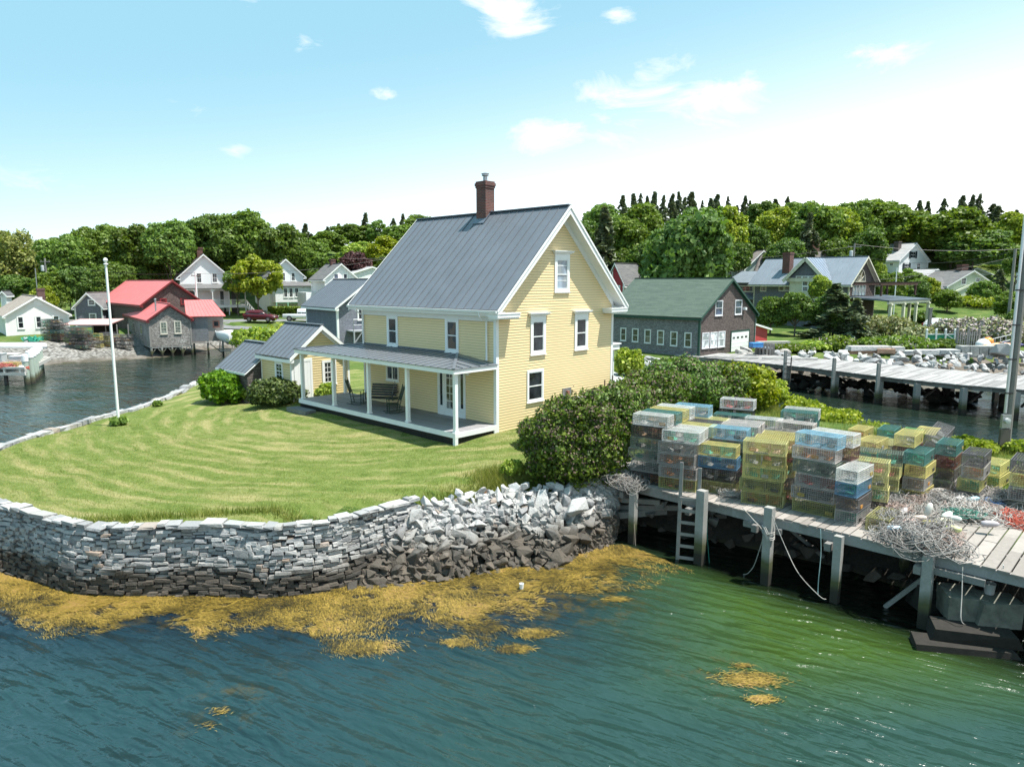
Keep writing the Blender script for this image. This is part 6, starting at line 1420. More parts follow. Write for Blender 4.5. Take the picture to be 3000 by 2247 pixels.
    m = MB(); u, z = b.fp('g', *Z5(1240,975)); z1 = b.fp('g', *Z5(1300,900))[1]; z2_ = b.fp('g', *Z5(1300,800))[1]; m.box(u, -.02, .3, 5, -1.5, z1); lw_ = m.build('left_wing', PG, b.root); m = MB(); m.prism([(u-.3,0,z1),(-.02,0,z1),(1.5,2.6,z2_),(u+.6,2.6,z2_)], (0,0,.12)); m.build('wing_roof', GYROOF, lw_); b.pwin((0,.3,0), *Z5(1350,918), *Z5(1383,965), nx=2, ny=2, cas=.1)
    m = MB(); ua, za = b.fp('g', *Z5(1480,915)); uc, zc = b.fp('g', *Z5(1630,845)); m.bar((ua,-.8,za),(uc,-.8,zc),.08,.3); m.bar((uc,-.8,zc),(uc+3.,-.8,zc-1.2),.08,.3); m.prism([(ua+.2,-.7,-1),(uc+2.6,-.7,-1),(uc+2.8,-.7,zc-1.2),(uc,-.7,zc-.1),(ua,-.7,za)], (0,.6,0)); m.build('gabled_entry', PG, b.root)
    b2 = simple('grey_roof_annex', 'long low grey-roofed building behind the pale green cottage', 'house', Z5(1460,800), R(16), Z5(1890,800), Z5(1450,760), Z5(0,792)[1], Z5(1600,706)[1], dist=126, zg=5.6, wall=PG, roof=GYROOF, lw=6)
    b = simple('edge_blue_house', 'pale blue house with grey roof cut by the right edge of the picture', 'house', Z5(2040,800), R(-40), Z5(2150,800), Z5(2300,700), Z5(0,600)[1], Z5(2060,470)[1], dist=118, zg=6.0, wall=clap((.62,.70,.72), .15), roof=GYROOF, lw=9, ww=8); chimney(b, b.W*.5, 1., .8, .8, b.ze, b.zr+1.2, b.roof)
town_right()
# ---------------------------------------------------------------- trap dock
DZ = 1.82; DD = Vector((.719, -.695, 0)); DN = Vector((.695, .719, 0)); D0 = Vector((2.86, 23.03, 0))
def DK(s, t, z=0.): return D0+DD*s+DN*t+Vector((0, 0, z))
def trap_dock():
    t_ = thing('trap_dock', 'weathered plank dock on square piles carrying the stacked lobster traps', 'dock')
    r = random.Random(3); m = MB(); s = -.3
    while s < 17:
        w = r.uniform(.23, .29) if s > 8 else r.uniform(.17, .22); dep = 4.6 if s > 5 else 2.6; cut = r.uniform(-.04, .05); j = r.uniform(1.6, 3.)
        for a, b in ((cut, j), (j+.006, dep+r.uniform(0,.2))):
            z = DZ+r.uniform(-.006, .006); m.hexa([DK(s,a,z-.045), DK(s+w,a,z-.045), DK(s+w,b,z-.045), DK(s,b,z-.045), DK(s,a,z), DK(s+w,a,z), DK(s+w,b,z), DK(s,b,z)])
        s += w+(.035 if s > 8 else .022)
    m.build('deck', wood((.34,.305,.275), (.21,.185,.165), .85, 1.2), t_)
    m = MB(); z = DZ-.05
    for s0, s1, o in ((-.9, 1.6, -.05), (1.6, 4.9, .02), (4.9, 9.6, .0), (9.6, 17, .05)): m.bar(DK(s0,.1+o,z-.12), DK(s1,.1+o,z-.12), .14, .24)
    for tt in (1.4, 2.6, 4.2): m.bar(DK(-.3,tt,z-.12), DK(17,tt,z-.12), .12, .22)
    for s_ in (1.2, 3.6, 5.7, 7.7, 9.8, 12, 14.5): m.bar(DK(s_,-.25,z-.34), DK(s_,4.5,z-.34), .16, .2)
    for s_, l in ((5.3,1.1),(9.95,1.2),(11.9,1.2)): m.bar(DK(s_,-.02,z-.32), DK(s_+l,-.02,z-.32), .12, .16)
    m.build('beams', wood((.30,.29,.28), (.15,.14,.13), .85, 1.5), t_)
    for x, y, top, w in [(3.84,21.5,DZ-.02,.21),(5.56,19.85,DZ+.42,.26),(7.02,18.42,DZ+.38,.23),(8.42,17.3,DZ-.02,.20),(9.95,15.95,DZ-.02,.23),(13.2,12.9,DZ,.23)]:
        p = MB(); a = Vector((x, y, -2)); b = Vector((x+.03, y+.06, top)); p.bar(a, b, w, w*.95, up=(.7,.7,0)); p.build('pile', PILE, t_)
    for s_ in (2.2, 4.6, 6.9, 8.9, 11, 13): 
        p = MB(); p.bar(DK(s_,2.3,-2), DK(s_,2.3,DZ-.3), .18, .18); p.build('pile', PILE, t_)
    for a, b, w in ((DK(9.0,.4,.0), DK(10.2,.6,1.5), .1), (DK(6.8,2.2,.2), DK(4.7,2.2,1.4), .1), (DK(-.6,-.3,1.0), DK(2.2,.5,1.25), .16), (DK(.3,.1,.75), DK(2.6,1.2,1.0), .17), (DK(0.6,-.45,.62), DK(2.,1.2,.75), .2), (DK(-.8,.1,1.45), DK(1.4,.2,1.38), .16)): p = MB(); p.bar(a, b, w); p.build('brace', wood((.33,.31,.29), (.16,.15,.13)), t_)
    # ladder
    l = thing('wooden_ladder', 'tall grey wooden ladder against the dock beside the thickest pile', 'ladder', at(2004, 1625, 0))
    A_ = at(1998, 1628, 0); B_ = Vector((5.50, 20.0, 0)); A_ = B_+Vector((-.50,.20,0)); up = Vector((.05,.10,0))
    o = Vector(l.location); L2 = lambda v: v-o
    for q, zt in ((A_, 2.98), (B_, 2.86)): m = MB(); m.bar(L2(q+Vector((0,0,-.4))-up*.3), L2(q+up+Vector((0,0,zt))), .05, .1, up=(.9,-.4,0)); m.build('rail', WOOD, l)
    for i in range(6): zz = .1+.36*i; m = MB(); f = up*(zz/2.9)-Vector((.03,.06,0)); m.bar(L2(A_+f+Vector((0,0,zz))), L2(B_+f+Vector((0,0,zz))), .03, .09); m.build('rung', WOOD, l)
trap_dock()
def blocks():
    r = random.Random(8); G = stone('wall')
    def B(c, dx, hx, hy, hz, lab, mt): 
        t = thing('granite_block', lab, 'stone block', c); m = MB(); d = Vector((math.cos(dx), math.sin(dx), 0)); stone_block(m, (0,0,0), d*hx, Vector((-d.y, d.x, 0))*hy, Vector((0,0,hz)), r, .14); m.build('block', mt, t)
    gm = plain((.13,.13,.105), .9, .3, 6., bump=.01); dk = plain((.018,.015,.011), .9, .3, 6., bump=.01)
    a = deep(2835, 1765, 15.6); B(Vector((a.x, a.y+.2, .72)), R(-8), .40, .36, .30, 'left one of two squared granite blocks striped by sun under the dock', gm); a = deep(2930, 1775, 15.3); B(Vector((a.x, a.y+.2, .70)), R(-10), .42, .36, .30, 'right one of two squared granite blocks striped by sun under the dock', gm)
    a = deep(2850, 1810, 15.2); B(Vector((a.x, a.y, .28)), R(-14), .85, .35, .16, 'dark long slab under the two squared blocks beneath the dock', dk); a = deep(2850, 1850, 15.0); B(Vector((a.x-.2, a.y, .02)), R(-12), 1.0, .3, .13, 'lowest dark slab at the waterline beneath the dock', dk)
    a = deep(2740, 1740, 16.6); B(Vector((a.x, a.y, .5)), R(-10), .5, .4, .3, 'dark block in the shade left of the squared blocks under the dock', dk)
    t = thing('bucket', 'grey bucket standing on the granite blocks under the dock', 'bucket', deep(2900, 1715, 15.7)); m = MB(); m.lathe([(.10,0),(.13,.26),(.12,.26),(.09,.02)], 14, (0,0,-.05)); m.build('bucket_body', plain((.4,.4,.39), .5), t); t.location.z = 1.05
blocks()

# ---------------------------------------------------------------- lobster traps
TL, TW, TH = 1.16, .55, .355
COLS = {'white': (.72,.70,.66), 'pinkish white': (.66,.58,.54), 'yellow': (.66,.56,.20), 'olive yellow': (.38,.355,.13), 'pale yellow': (.66,.60,.24), 'grey': (.38,.35,.33), 'dark grey': (.13,.12,.125), 'black': (.03,.03,.033),
        'blue': (.12,.27,.42), 'bright blue': (.26,.48,.60), 'teal': (.07,.22,.20), 'green': (.16,.42,.16), 'dark red': (.14,.045,.035), 'grey-green': (.20,.24,.19)}
WIRE = objcol(.5); TWINE = objcol(.8, .2, 'twine')
def make_trap(var):
    t = bpy.data.objects.new('lobster_trap', None); COL.objects.link(t)
    m = MB(); w = .0066; n = 18
    x0, x1, y0, y1, z0, z1 = -TL/2, TL/2, -TW/2, TW/2, .02, TH
    def loop(pts, w_=w):
        for a, b in zip(pts, pts[1:]+pts[:1]): m.bar(a, b, w_)
    for i in range(1, n+1): x = x0+(x1-x0)*i/(n+1); loop([(x,y0,z0),(x,y1,z0),(x,y1,z1),(x,y0,z1)])
    for j in range(1, 9): y = y0+(y1-y0)*j/9; loop([(x0,y,z0),(x1,y,z0),(x1,y,z1),(x0,y,z1)])
    for j in range(1, 6): z = z0+(z1-z0)*j/6; loop([(x0,y0,z),(x1,y0,z),(x1,y1,z),(x0,y1,z)])
    for x in (x0, x1): loop([(x,y0,z0),(x,y1,z0),(x,y1,z1),(x,y0,z1)], .014)
    for y in (y0, y1):
        for z in (z0, z1): m.bar((x0,y,z),(x1,y,z),.014)
    m.build('wire_cage', WIRE, t)
    m = MB()                                         # inner wall and netting funnels
    xi = .12 if var % 2 else -.08
    for j in range(6): z = z0+.05*j+.03; m.bar((xi,y0,z),(xi,y1,z),.007)
    for j in range(8): y = y0+.068*j+.03; m.bar((xi,y,z0),(xi,y,z1),.007)
    for cx, sg in ((-.38, 1), (.33, -1)):
        for k in range(10):
            a = k*.628; m.bar((cx-.12*sg, .24*math.cos(a), .18+.15*math.sin(a)), (cx+.12*sg, .07*math.cos(a), .19+.06*math.sin(a)), .006)
        for q in (0, .33, .66, 1):
            pts = [(cx-.12*sg+.24*sg*q, (.24-.17*q)*math.cos(k*.628), .18+(.15-.09*q)*math.sin(k*.628)) for k in range(10)]
            for a, b in zip(pts, pts[1:]+pts[:1]): m.bar(a, b, .006)
    m.add([(-.42,-.10,.06),(-.2,-.14,.03),(-.18,.12,.05),(-.4,.1,.12)], [(0,1,2,3)]); m.add([(.2,-.12,.05),(.4,-.1,.04),(.42,.12,.12),(.22,.1,.06)], [(0,1,2,3)])
    m.build('netting', TWINE, t)
    m = MB(); vx = (.30, -.30, .05, .42)[var]; a, b = vx-.085, vx+.085
    for p, q in (((a,.09),(b,.09)),((a,.16),(b,.16)),((a,.09),(a,.16)),((b,.09),(b,.16)),((a,.125),(b,.125))): m.bar((p[0],y0-.012,p[1]),(q[0],y0-.012,q[1]),.016)
    m.build('escape_vent', objcol(.5, .1, 'vent_plastic'), t)
    m = MB(); m.bar((x0,y0+.06,.008),(x1,y0+.06,.008),.03,.016); m.bar((x0,y1-.06,.008),(x1,y1-.06,.008),.03,.016)
    if var == 1: m.bar((x0+.3,y0+.1,.028),(x0+.7,y0+.1,.028),.12,.03)
    m.build('runner', DARKWOOD, t)
    return t
TRAPS = [make_trap(i) for i in range(4)]; TUSED = [False]*4
VENTC = [(.03,.03,.03),(.55,.25,.05),(.45,.32,.05),(.04,.04,.04),(.35,.35,.33)]; TWC = [(.35,.33,.30),(.45,.18,.06),(.05,.28,.18),(.30,.30,.28),(.10,.10,.09),(.34,.22,.13),(.30,.07,.06)]
trng = random.Random(31)
def place_trap(loc, rz, col, label, group, tw=None, tilt=(0,0)):
    v = trng.randrange(4); o = TRAPS[v]
    if TUSED[v]: o = copy_tree(TRAPS[v])
    TUSED[v] = True
    o.location = loc; o.rotation_euler = (tilt[0], tilt[1], rz+(math.pi if trng.random() < .0 else 0)); tag(o, label, 'lobster trap', group)
    c = COLS[col]; f = trng.uniform(.88, 1.1)
    for ch in o.children:
        k = ch.name.split('.')[0]
        if k == 'wire_cage': ch.color = (*sc(c, f), 1)
        elif k == 'netting': ch.color = (*(tw or trng.choice(TWC)), 1)
        elif k == 'escape_vent': ch.color = (*trng.choice(VENTC), 1)
    return o
STH = .38
TC = []
ORD = ['bottom', 'second up', 'third up', 'fourth up', 'fifth up', 'sixth up']
def stack(cx, cy, yaw, cols, where, group, base=DZ, jit=.03):
    """cx, cy: the front-left corner; cols from the top down"""
    TC.append(Vector((cx, cy, 0))+Vector((math.cos(R(yaw)), math.sin(R(yaw)), 0))*TL/2+Vector((-math.sin(R(yaw)), math.cos(R(yaw)), 0))*TW/2)
    n = len(cols); X = Vector((math.cos(R(yaw)), math.sin(R(yaw)), 0)); Y = Vector((-X.y, X.x, 0))
    for i, c in enumerate(reversed(cols)):
        p = Vector((cx, cy, base+i*STH))+X*(TL/2+trng.gauss(0, jit))+Y*(TW/2+trng.gauss(0, jit*.7))
        lv = 'top' if i == n-1 else ORD[i]
        place_trap(p, R(yaw)+trng.gauss(0, .025), c, '%s trap, %s in %s' % (c, lv, where), group)
def trap_stacks():
    g = 'lobster traps stacked on the dock'; W, K, Y_, O, G, B = 'white', 'black', 'yellow', 'olive yellow', 'grey', 'blue'
    stack(3.86, 22.28, -32, [W,K,'grey-green',G,G,K], 'the leftmost stack by the lilac', g)
    stack(4.30, 22.76, -34, ['teal',G,Y_,G,K,G], 'the teal-topped stack behind the leftmost one', g)
    stack(4.62, 23.28, -34, [Y_,'pale yellow',G,G,O,G], 'the yellow-topped stack in the left rear row', g)
    stack(4.98, 23.78, -34, [W,W,G,O,G,G], 'the rearmost white-topped stack at the left', g)
    stack(5.68, 23.95, -30, ['bright blue',W,G,G,K,G], 'the blue-topped rear stack against the hedge', g)
    stack(4.66, 21.58, -31, [W,G,G,G,O], 'the white-topped front stack left of the ladder', g)
    stack(5.02, 22.06, -32, [W,G,O,G,G], 'the second-row stack behind the ladder', g)
    stack(5.40, 22.56, -33, ['pale yellow',G,O,G,K], 'the third-row pale yellow stack', g)
    stack(5.75, 23.04, -33, ['dark grey',G,G,O,G], 'the dark-topped stack in the fourth row', g)
    stack(6.15, 23.52, -33, ['pale yellow',O,G,G,K], 'the fifth-row pale yellow stack by the hedge', g)
    stack(5.80, 21.28, -29, [Y_,B,K,O], 'the four-high front stack right of the ladder', g)
    stack(6.30, 22.0, -31, ['bright blue',G,K,G,O], 'the bright-blue-topped second-row stack', g)
    stack(6.80, 22.42, -31, ['pinkish white',G,G,O,G], 'the pinkish second stack behind the bright blue one', g)
    stack(7.14, 22.92, -31, ['pinkish white','pinkish white',G,G,K], 'the third stack behind the bright blue one', g)
    stack(7.95, 23.52, -30, [W,W,G,K,G], 'the broad white-topped rear stack in the middle', g)
    stack(6.78, 20.08, -28, ['pale yellow',Y_,Y_,O,O], 'the all-yellow front stack amid the dock', g)
    stack(7.28, 20.52, -28, [Y_,O,Y_,G,O], 'the yellow stack behind the all-yellow front one', g)
    stack(7.62, 21.04, -28, [Y_,O,G,G,Y_], 'the third-row yellow stack in the middle', g)
    stack(8.02, 19.42, -44, ['bright blue','pinkish white','grey-green',G,G,O], 'the tall front stack with a blue lid', g)
    stack(8.62, 19.82, -46, [W,'dark red',G,G,K,G], 'the white-topped stack behind the tall blue-lidded one', g)
    stack(7.60, 25.20, -30, [W,K,'teal',K,G,K], 'the dark white-lidded rear stack by the channel bush', g)
    stack(8.40, 25.55, -30, ['teal',K,G,O], 'the teal rear stack next to the channel bush', g)
    stack(7.10, 24.25, -31, ['teal','dark grey',G,K,G], 'the teal-topped stack before the dark rear one', g)
    stack(9.65, 24.75, -31, ['teal','dark grey','grey-green',K,O], 'the far stack with bows of white rope', g); stack(10.0, 25.35, -31, [W,'teal',G,K,G], 'the farthest white-topped stack on the neck', g)
    # end-on stacks: long axis runs inland
    def nstack(px, py, cols, where, z=DZ, yaw=47):
        X = Vector((math.cos(R(yaw)), math.sin(R(yaw)), 0)); stack(px, py, yaw, cols, where, g, z)
    nstack(9.16, 17.98, [W,B,'dark grey',G], 'the short end-on stack before the blue-lidded one')
    nstack(9.72, 17.40, [O], 'the single-trap stack with rope at the dock edge')
    nstack(11.35, 21.36, [Y_,'teal','dark grey',G], 'the yellow-lidded end-on stack behind the rope heap')
    nstack(12.05, 20.60, [Y_,'dark red',K,K,O], 'the end-on stack with a loose yellow flap')
    nstack(12.02, 19.85, ['teal',Y_,G,Y_], 'the end-on stack right behind the buoys')
    nstack(13.58, 20.94, ['teal','dark red','dark grey',G], 'the rightmost dark end-on stack')
    nstack(12.6, 22.5, ['pale yellow','dark grey',G], 'the low stack near the channel')
    nstack(13.98, 25.2, ['teal',G,K], 'the rear teal stack by the channel edge', 1.75); nstack(14.55, 24.7, ['green',G,K], 'the rear green-topped stack by the channel', 1.75); nstack(12.9, 25.2, [Y_,O,G], 'the rear yellow-topped stack by the channel', 1.75)
    nstack(15.0, 24.0, ['dark grey',G], 'the pile under the tilted dark trap', 1.75)
    nstack(10.5, 22.2, [W,'dark red',G,K], 'the stack wedged behind the central white lid'); nstack(11.0, 23.2, ['dark grey',G,O], 'the low dark stack in the centre rear')
    OW = ('first','second','third','fourth','fifth','sixth','seventh','eighth','ninth','tenth','eleventh','twelfth'); tot = 0
    for j, t in enumerate((1.75, 2.4, 3.05, 3.7, 4.35, 5.0, 5.65)):
        k_ = 0
        for s in np.arange(1.2, 14.2, 1.22):
            if (s > 7.4 and t < 4.2) or s > 12 or (t > 4.5 and s < 5.5) or (s > 9.4 and t < 5.5): continue
            c = DK(float(s)+.4*(j % 2), t)
            if any((c-q.to_3d()).length < .86 for q in TC) or c.x > 15.4: continue
            n_ = (5 if s < 8 else 4)-(1 if trng.random() < .35 else 0); yw = -34 if s < 8 else 47; X_ = Vector((math.cos(R(yw)), math.sin(R(yw)), 0)); Y2 = Vector((-X_.y, X_.x, 0)); q = c-X_*TL/2-Y2*TW/2
            stack(q.x, q.y, yw, [trng.choice([W,'pale yellow',G,'pinkish white',O,'grey-green','dark grey',Y_])]+[trng.choice([G,G,O,K,'dark grey','pale yellow','grey-green']) for _ in range(n_-1)], 'the %s stack from left, inner row %s' % (OW[k_], 'one two three four five six seven'.split()[j]), g); k_ += 1
    place_trap(Vector((15.2, 24.5, 1.75+.38*2+.22)), R(40), 'dark grey', 'dark wire trap tipped on its corner on top of the rear stack by the channel', g, tilt=(R(14), R(-16)))
    nstack(10.45, 20.5, ['dark grey','grey-green',G], 'the low stack left of the yellow-lidded end-on one'); nstack(11.7, 22.6, ['pale yellow',K,G], 'the pale yellow stack deep in the right group'); nstack(12.9, 21.9, [K,'dark red',G], 'the black-topped stack behind the end-on ones'); nstack(10.0, 21.3, [G,'dark grey',O,G], 'the grey stack in the gap behind blue lid')
    # yellow crates at the right
    for i, (px, py, z, l) in enumerate([(15.36,21.41,DZ,'lower'),(15.36,21.41,DZ+STH,'upper')]): stack(px, py, 44, ['yellow'], 'the pair at the right grass edge, %s one' % l, g, z)
    stack(16.35, 20.6, 44, ['yellow','yellow'], 'the right-hand yellow pair cut by the picture edge', g); stack(14.35, 20.97, 44, ['yellow'], 'the single-trap stack left of the yellow pairs', g)
    fl = thing('wire_sheet', 'curled sheet of yellow wire mesh lying on top of an end-on stack', 'wire sheet', Vector((12.5, 20.75, DZ+5*STH+.03)), R(47)); m = MB()
    for i in range(12):
        a = i/11; m.tube([(a*.75-.05,-.25,.0+.10*math.sin(a*2)), (a*.75-.05,.3,.0+.10*math.sin(a*2))], .005, 4)
    for j in range(9): m.tube([(x*.15-.05, -.25+j*.068, .1*math.sin(x*.4)) for x in range(6)], .005, 4)
    w_ = m.build('mesh', WIRE, fl); w_.color = (*COLS['yellow'], 1)
trap_stacks()

# ---------------------------------------------------------------- ropes, buoys
ROPEM = objcol(.85, .25, 'pot_warp')
def coil_mesh(seed, Rm=.28, turns=26, messy=.25, h=.16, r=.011):
    q = random.Random(seed); m = MB(); pts = []; n = turns*14; e = q.uniform(.7,1)
    ph = [q.uniform(0, 6.28) for _ in range(6)]
    for i in range(n):
        t = i/n; a = i/14*2*math.pi; rr = Rm*(.55+.45*math.sin(t*9+ph[0])**2)*(1+messy*math.sin(a*.37+ph[1])+messy*.6*math.sin(a*1.9+ph[2]))
        ox = Rm*messy*1.6*math.sin(t*23+ph[3]); oy = Rm*messy*1.6*math.sin(t*17+ph[4])
        z = h*(.15+.85*t*(1-.5*(rr/Rm)))+.03*messy*4*math.sin(a*2.3+ph[5])*h/.16
        pts.append((ox+rr*math.cos(a), oy+rr*e*math.sin(a), max(.012, z)))
    m.tube(pts, r, 5); return m
def ropes():
    g = 'heaps of rope on the dock'; kinds = []
    for i, (Rm, tn, ms, h, r) in enumerate([(.27,44,.10,.20,.0085),(.34,52,.38,.28,.008),(.30,44,.5,.24,.008),(.42,70,.42,.36,.0085),(.25,36,.32,.18,.0075)]):
        kinds.append(coil_mesh(50+i, Rm, tn, ms, h, r).build('rope_coil', ROPEM))
    used = [False]*5
    GR, LG, PK, GN, BL, RD = (.27,.25,.235), (.42,.39,.36), (.40,.30,.26), (.05,.25,.19), (.10,.22,.48), (.52,.10,.06)
    L = [(2600,1455,0,GR,'neat dark grey coil between the blue trap and the yellow end-on stack',2.05),(2570,1440,1,LG,'tangled light rope beside the blue trap',2.0),(2600,1500,2,GR,'grey rope heaped on the low yellow trap',2.25),(2625,1490,1,PK,'pinkish rope running behind the low yellow trap',1.9),
         (2760,1432,0,LG,'round pale coil leaning on the dark end-on stack',2.15),(2740,1455,1,PK,'pinkish tangled rope under the round pale coil',1.95),(2780,1475,3,GR,'wide grey tangle in the middle of the rope heap',1.95),(2830,1480,2,LG,'light tangle right of the middle of the heap',1.9),
         (2810,1510,1,GN,'green rope bunch at the edge of the bare planks',1.88),(2850,1500,3,LG,'pale rope draped over the green bunch',1.95),(2900,1445,0,LG,'big pale coil in front of the yellow crates',2.2),(2935,1450,3,GR,'large grey coil in front of the yellow crates',2.1),
         (2985,1455,1,BL,'blue-tinted coil at the right picture edge',2.05),(2900,1475,1,BL,'blue rope bunch under the big pale coil',1.9),(2920,1515,2,LG,'loose pale rope at the back of the bare planks',1.88),(2985,1530,1,RD,'red and white rope at the right edge of the bare planks',1.88),
         (2960,1500,4,GR,'small grey rope bundle near the red rope',1.92),(2690,1575,3,GR,'biggest grey coil hanging over the front dock edge',1.98),(2740,1580,3,PK,'brownish coil on the front dock edge above a pile',1.98),(2650,1570,2,LG,'cream rope heap at the front dock edge',1.9),
         (2690,1545,4,BL,'small bright blue rope bundle on the grey heap',2.05),(2700,1535,4,RD,'small orange-red rope bundle beside the blue one',2.0),(2620,1555,2,LG,'pale rope spilling beside the low yellow trap',1.88),(2760,1555,1,PK,'reddish-brown tangle at the left end of the bare planks',1.95),
         (1800,1395,3,LG,'pale tangled rope at the left end of the dock under the lilac',1.9),(1835,1385,1,GR,'grey rope heap against the leftmost trap stack',1.95),(1775,1390,4,BL,'light blue rope and cloth under the lilac at the dock end',1.95),(1850,1415,2,GR,'grey rope at the foot of the leftmost stack',1.9),(2140,1445,4,LG,'thin pale line bundled on the dock between ladder and yellow traps',1.88),(2715,1470,2,GR,'grey rope around the feet of the end-on stack',1.9)]
    for i, (x, y) in enumerate([(2605,1475),(2665,1470),(2700,1500),(2755,1475),(2800,1455),(2835,1470),(2870,1470),(2880,1500),(2940,1480),(2965,1475),(2830,1500),(2760,1500),(2715,1560),(2655,1540),(2600,1530),(2725,1600),(2960,1520),(2990,1500),(2665,1590),(1820,1405)]):
        L.append((x, y, (3,1,2)[i % 3], (GR,LG,PK)[(i*2) % 3], 'loose layer of pale rope in the heap covering the dock planks', 1.86))
    for x, y, k, c, l, z in L:
        o = kinds[k] if not used[k] else kinds[k].copy()
        if used[k]: COL.objects.link(o)
        used[k] = True; p = at(x, y, z); o.location = (p.x, p.y, max(DZ+.005, z-.22)); o.rotation_euler = (trng.gauss(0,.12), trng.gauss(0,.12), trng.uniform(0, 6.28)); s_ = trng.uniform(.9, 1.2); o.scale = (s_, s_, s_)
        f = trng.uniform(.85,1.15); o.color = (*sc(c, f), 1); tag(o, l, 'rope', g)
    # hanging lines
    def line(pts, r, col, lab, nm='hanging_rope'):
        P = [Vector(p) for p in pts]; Q = []
        for i in range(len(P)-1):
            p0, p1, p2, p3 = P[max(i-1,0)], P[i], P[i+1], P[min(i+2,len(P)-1)]
            for k in range(8):
                t = k/8; Q.append(.5*((2*p1)+(p2-p0)*t+(2*p0-5*p1+4*p2-p3)*t*t+(3*p1-p0-3*p2+p3)*t**3))
        Q.append(P[-1]); m = MB(); m.tube(Q, r, 6); o = m.build(nm, ROPEM); o.color = (*col, 1); tag(o, lab, 'rope')
    d = lambda x, y, dist: tuple(deep(x, y, dist))
    line([d(2175,1487,19.2),d(2205,1520,19.0),d(2235,1560,18.6),d(2222,1620,18.7),d(2200,1670,18.9),d(2165,1682,19.2),d(2060,1655,20.0),d(1990,1625,20.8)], .011, LG, 'long slack rope curving down to the water left of the coiled pile')
    line([d(2262,1510,18.2),d(2300,1600,18.0),d(2340,1680,17.5),d(2400,1745,17.2),d(2420,1755,17.2)], .010, LG, 'thin rope running from the coiled pile down to the next pile')
    line([d(2404,1550,17.4),d(2405,1620,17.4),d(2398,1700,17.35),d(2396,1740,17.3)], .010, (.35,.48,.48), 'pale blue-grey rope hanging straight from the dock edge before the fourth pile')
    line([d(2073,1482,20),d(2072,1560,20),d(2078,1650,19.9)], .009, (.03,.25,.2), 'thin green rope hanging beside the ladder pile')
    line([d(1846,1425,21.7),d(1855,1500,21.5),d(1862,1600,21.3)], .010, (.33,.27,.22), 'thin brown rope hanging on the leftmost pile')
    line([d(2820,1660,15.6),d(2818,1740,15.4),d(2815,1810,15.2),d(2824,1828,15.2)], .012, LG, 'pale rope hanging from the dock edge in front of the granite blocks')
    line([d(2815,1625,16.0),d(2860,1650,15.7),d(2930,1672,15.3),d(2940,1655,15.2)], .011, (.6,.59,.56), 'white line lying along the front beam'); line([d(2934,1672,15.3),d(2932,1690,15.3)], .02, (.6,.59,.56), 'knotted end of the white line hanging from the front beam')
    line([d(2614,1600,16.6),d(2618,1622,16.5),d(2614,1600,16.5)], .014, LG, 'short loop of pale rope hanging over the front beam')
    m = MB(); P = []
    for i in range(110): a = i/12*6.28; P.append((7.02+.15*math.cos(a)+.02*math.sin(i*.3), 18.42+.15*math.sin(a), 1.55+.10*math.sin(i*.11)+i*.0006-.15*(math.sin(a)<-.5)))
    m.tube(P, .013, 5); o = m.build('rope_wrap', ROPEM); o.color = (*LG, 1); tag(o, 'pale rope wound several turns round the third pile of the dock', 'rope')
    # buoys
    g = 'pot buoys in the rope heap'
    B = [(2720,1490,WHITE,(.7,.68,.62),0,75,'white upright bullet buoy in the middle of the rope heap'),(2690,1515,None,(.66,.55,.48),-35,20,'white and pink buoy pointing right toward the yellow one'),(2642,1500,None,(.55,.48,.46),20,40,'dull pinkish-white buoy behind the low yellow trap'),
         (2660,1522,None,(.62,.42,.36),10,5,'pink-ended white buoy lying left of the heap'),(2725,1530,None,(.60,.50,.12),-20,5,'mustard yellow buoy lying under the others'),(2790,1545,None,(.62,.66,.28),-40,8,'pale lime buoy lying on the bare planks'),(2765,1522,None,(.64,.60,.42),-30,10,'cream buoy just behind the lime one'),
         (2622,1545,None,(.45,.58,.68),0,0,'light blue buoy beside the low yellow trap'),(2775,1505,None,(.62,.66,.60),30,10,'small white-green buoy right of the upright one'),(2792,1515,None,(.60,.62,.58),-50,10,'small round-ended white buoy next to the small white-green one'),(2815,1458,None,(.70,.68,.66),15,8,'large white buoy in front of the dark end-on stack'),
         (2850,1460,None,(.35,.52,.58),10,12,'white buoy with a blue end near the yellow crates'),(2900,1530,None,(.42,.38,.40),-20,5,'dark pink-grey buoy lying behind the bare planks'),(1845,1362,None,(.66,.66,.62),10,20,'white buoy by the leftmost trap stack'),(1800,1360,None,(.50,.52,.42),80,50,'greenish-white round buoy under the lilac')]
    for x, y, _, c, yaw, pit, lab in B:
        p = at(x, y, 2.14); t = thing('pot_buoy', lab, 'buoy', (p.x, p.y, 2.10), R(yaw), g); t.rotation_euler = (0, R(-pit), R(yaw))
        m = MB(); m.lathe([(.03,-.20),(.075,-.17),(.09,-.08),(.088,.06),(.065,.16),(.03,.21)], 14, (0,0,0), axis='x'); b = m.build('buoy_body', objcol(.45, .1, 'painted_foam'), t, True); b.color = (*c, 1)
        m = MB(); m.lathe([(.078,.08),(.091,.085),(.089,.0),(.09,-.03)][:2]+[(.0905,.05),(.0925,.0),(.0905,-.03)], 14, (0,0,0), axis='x') if False else m.tube([(-.34,0,0),(.33,0,0)], .012, 6); s_ = m.build('spindle', WOOD, t)
ropes()
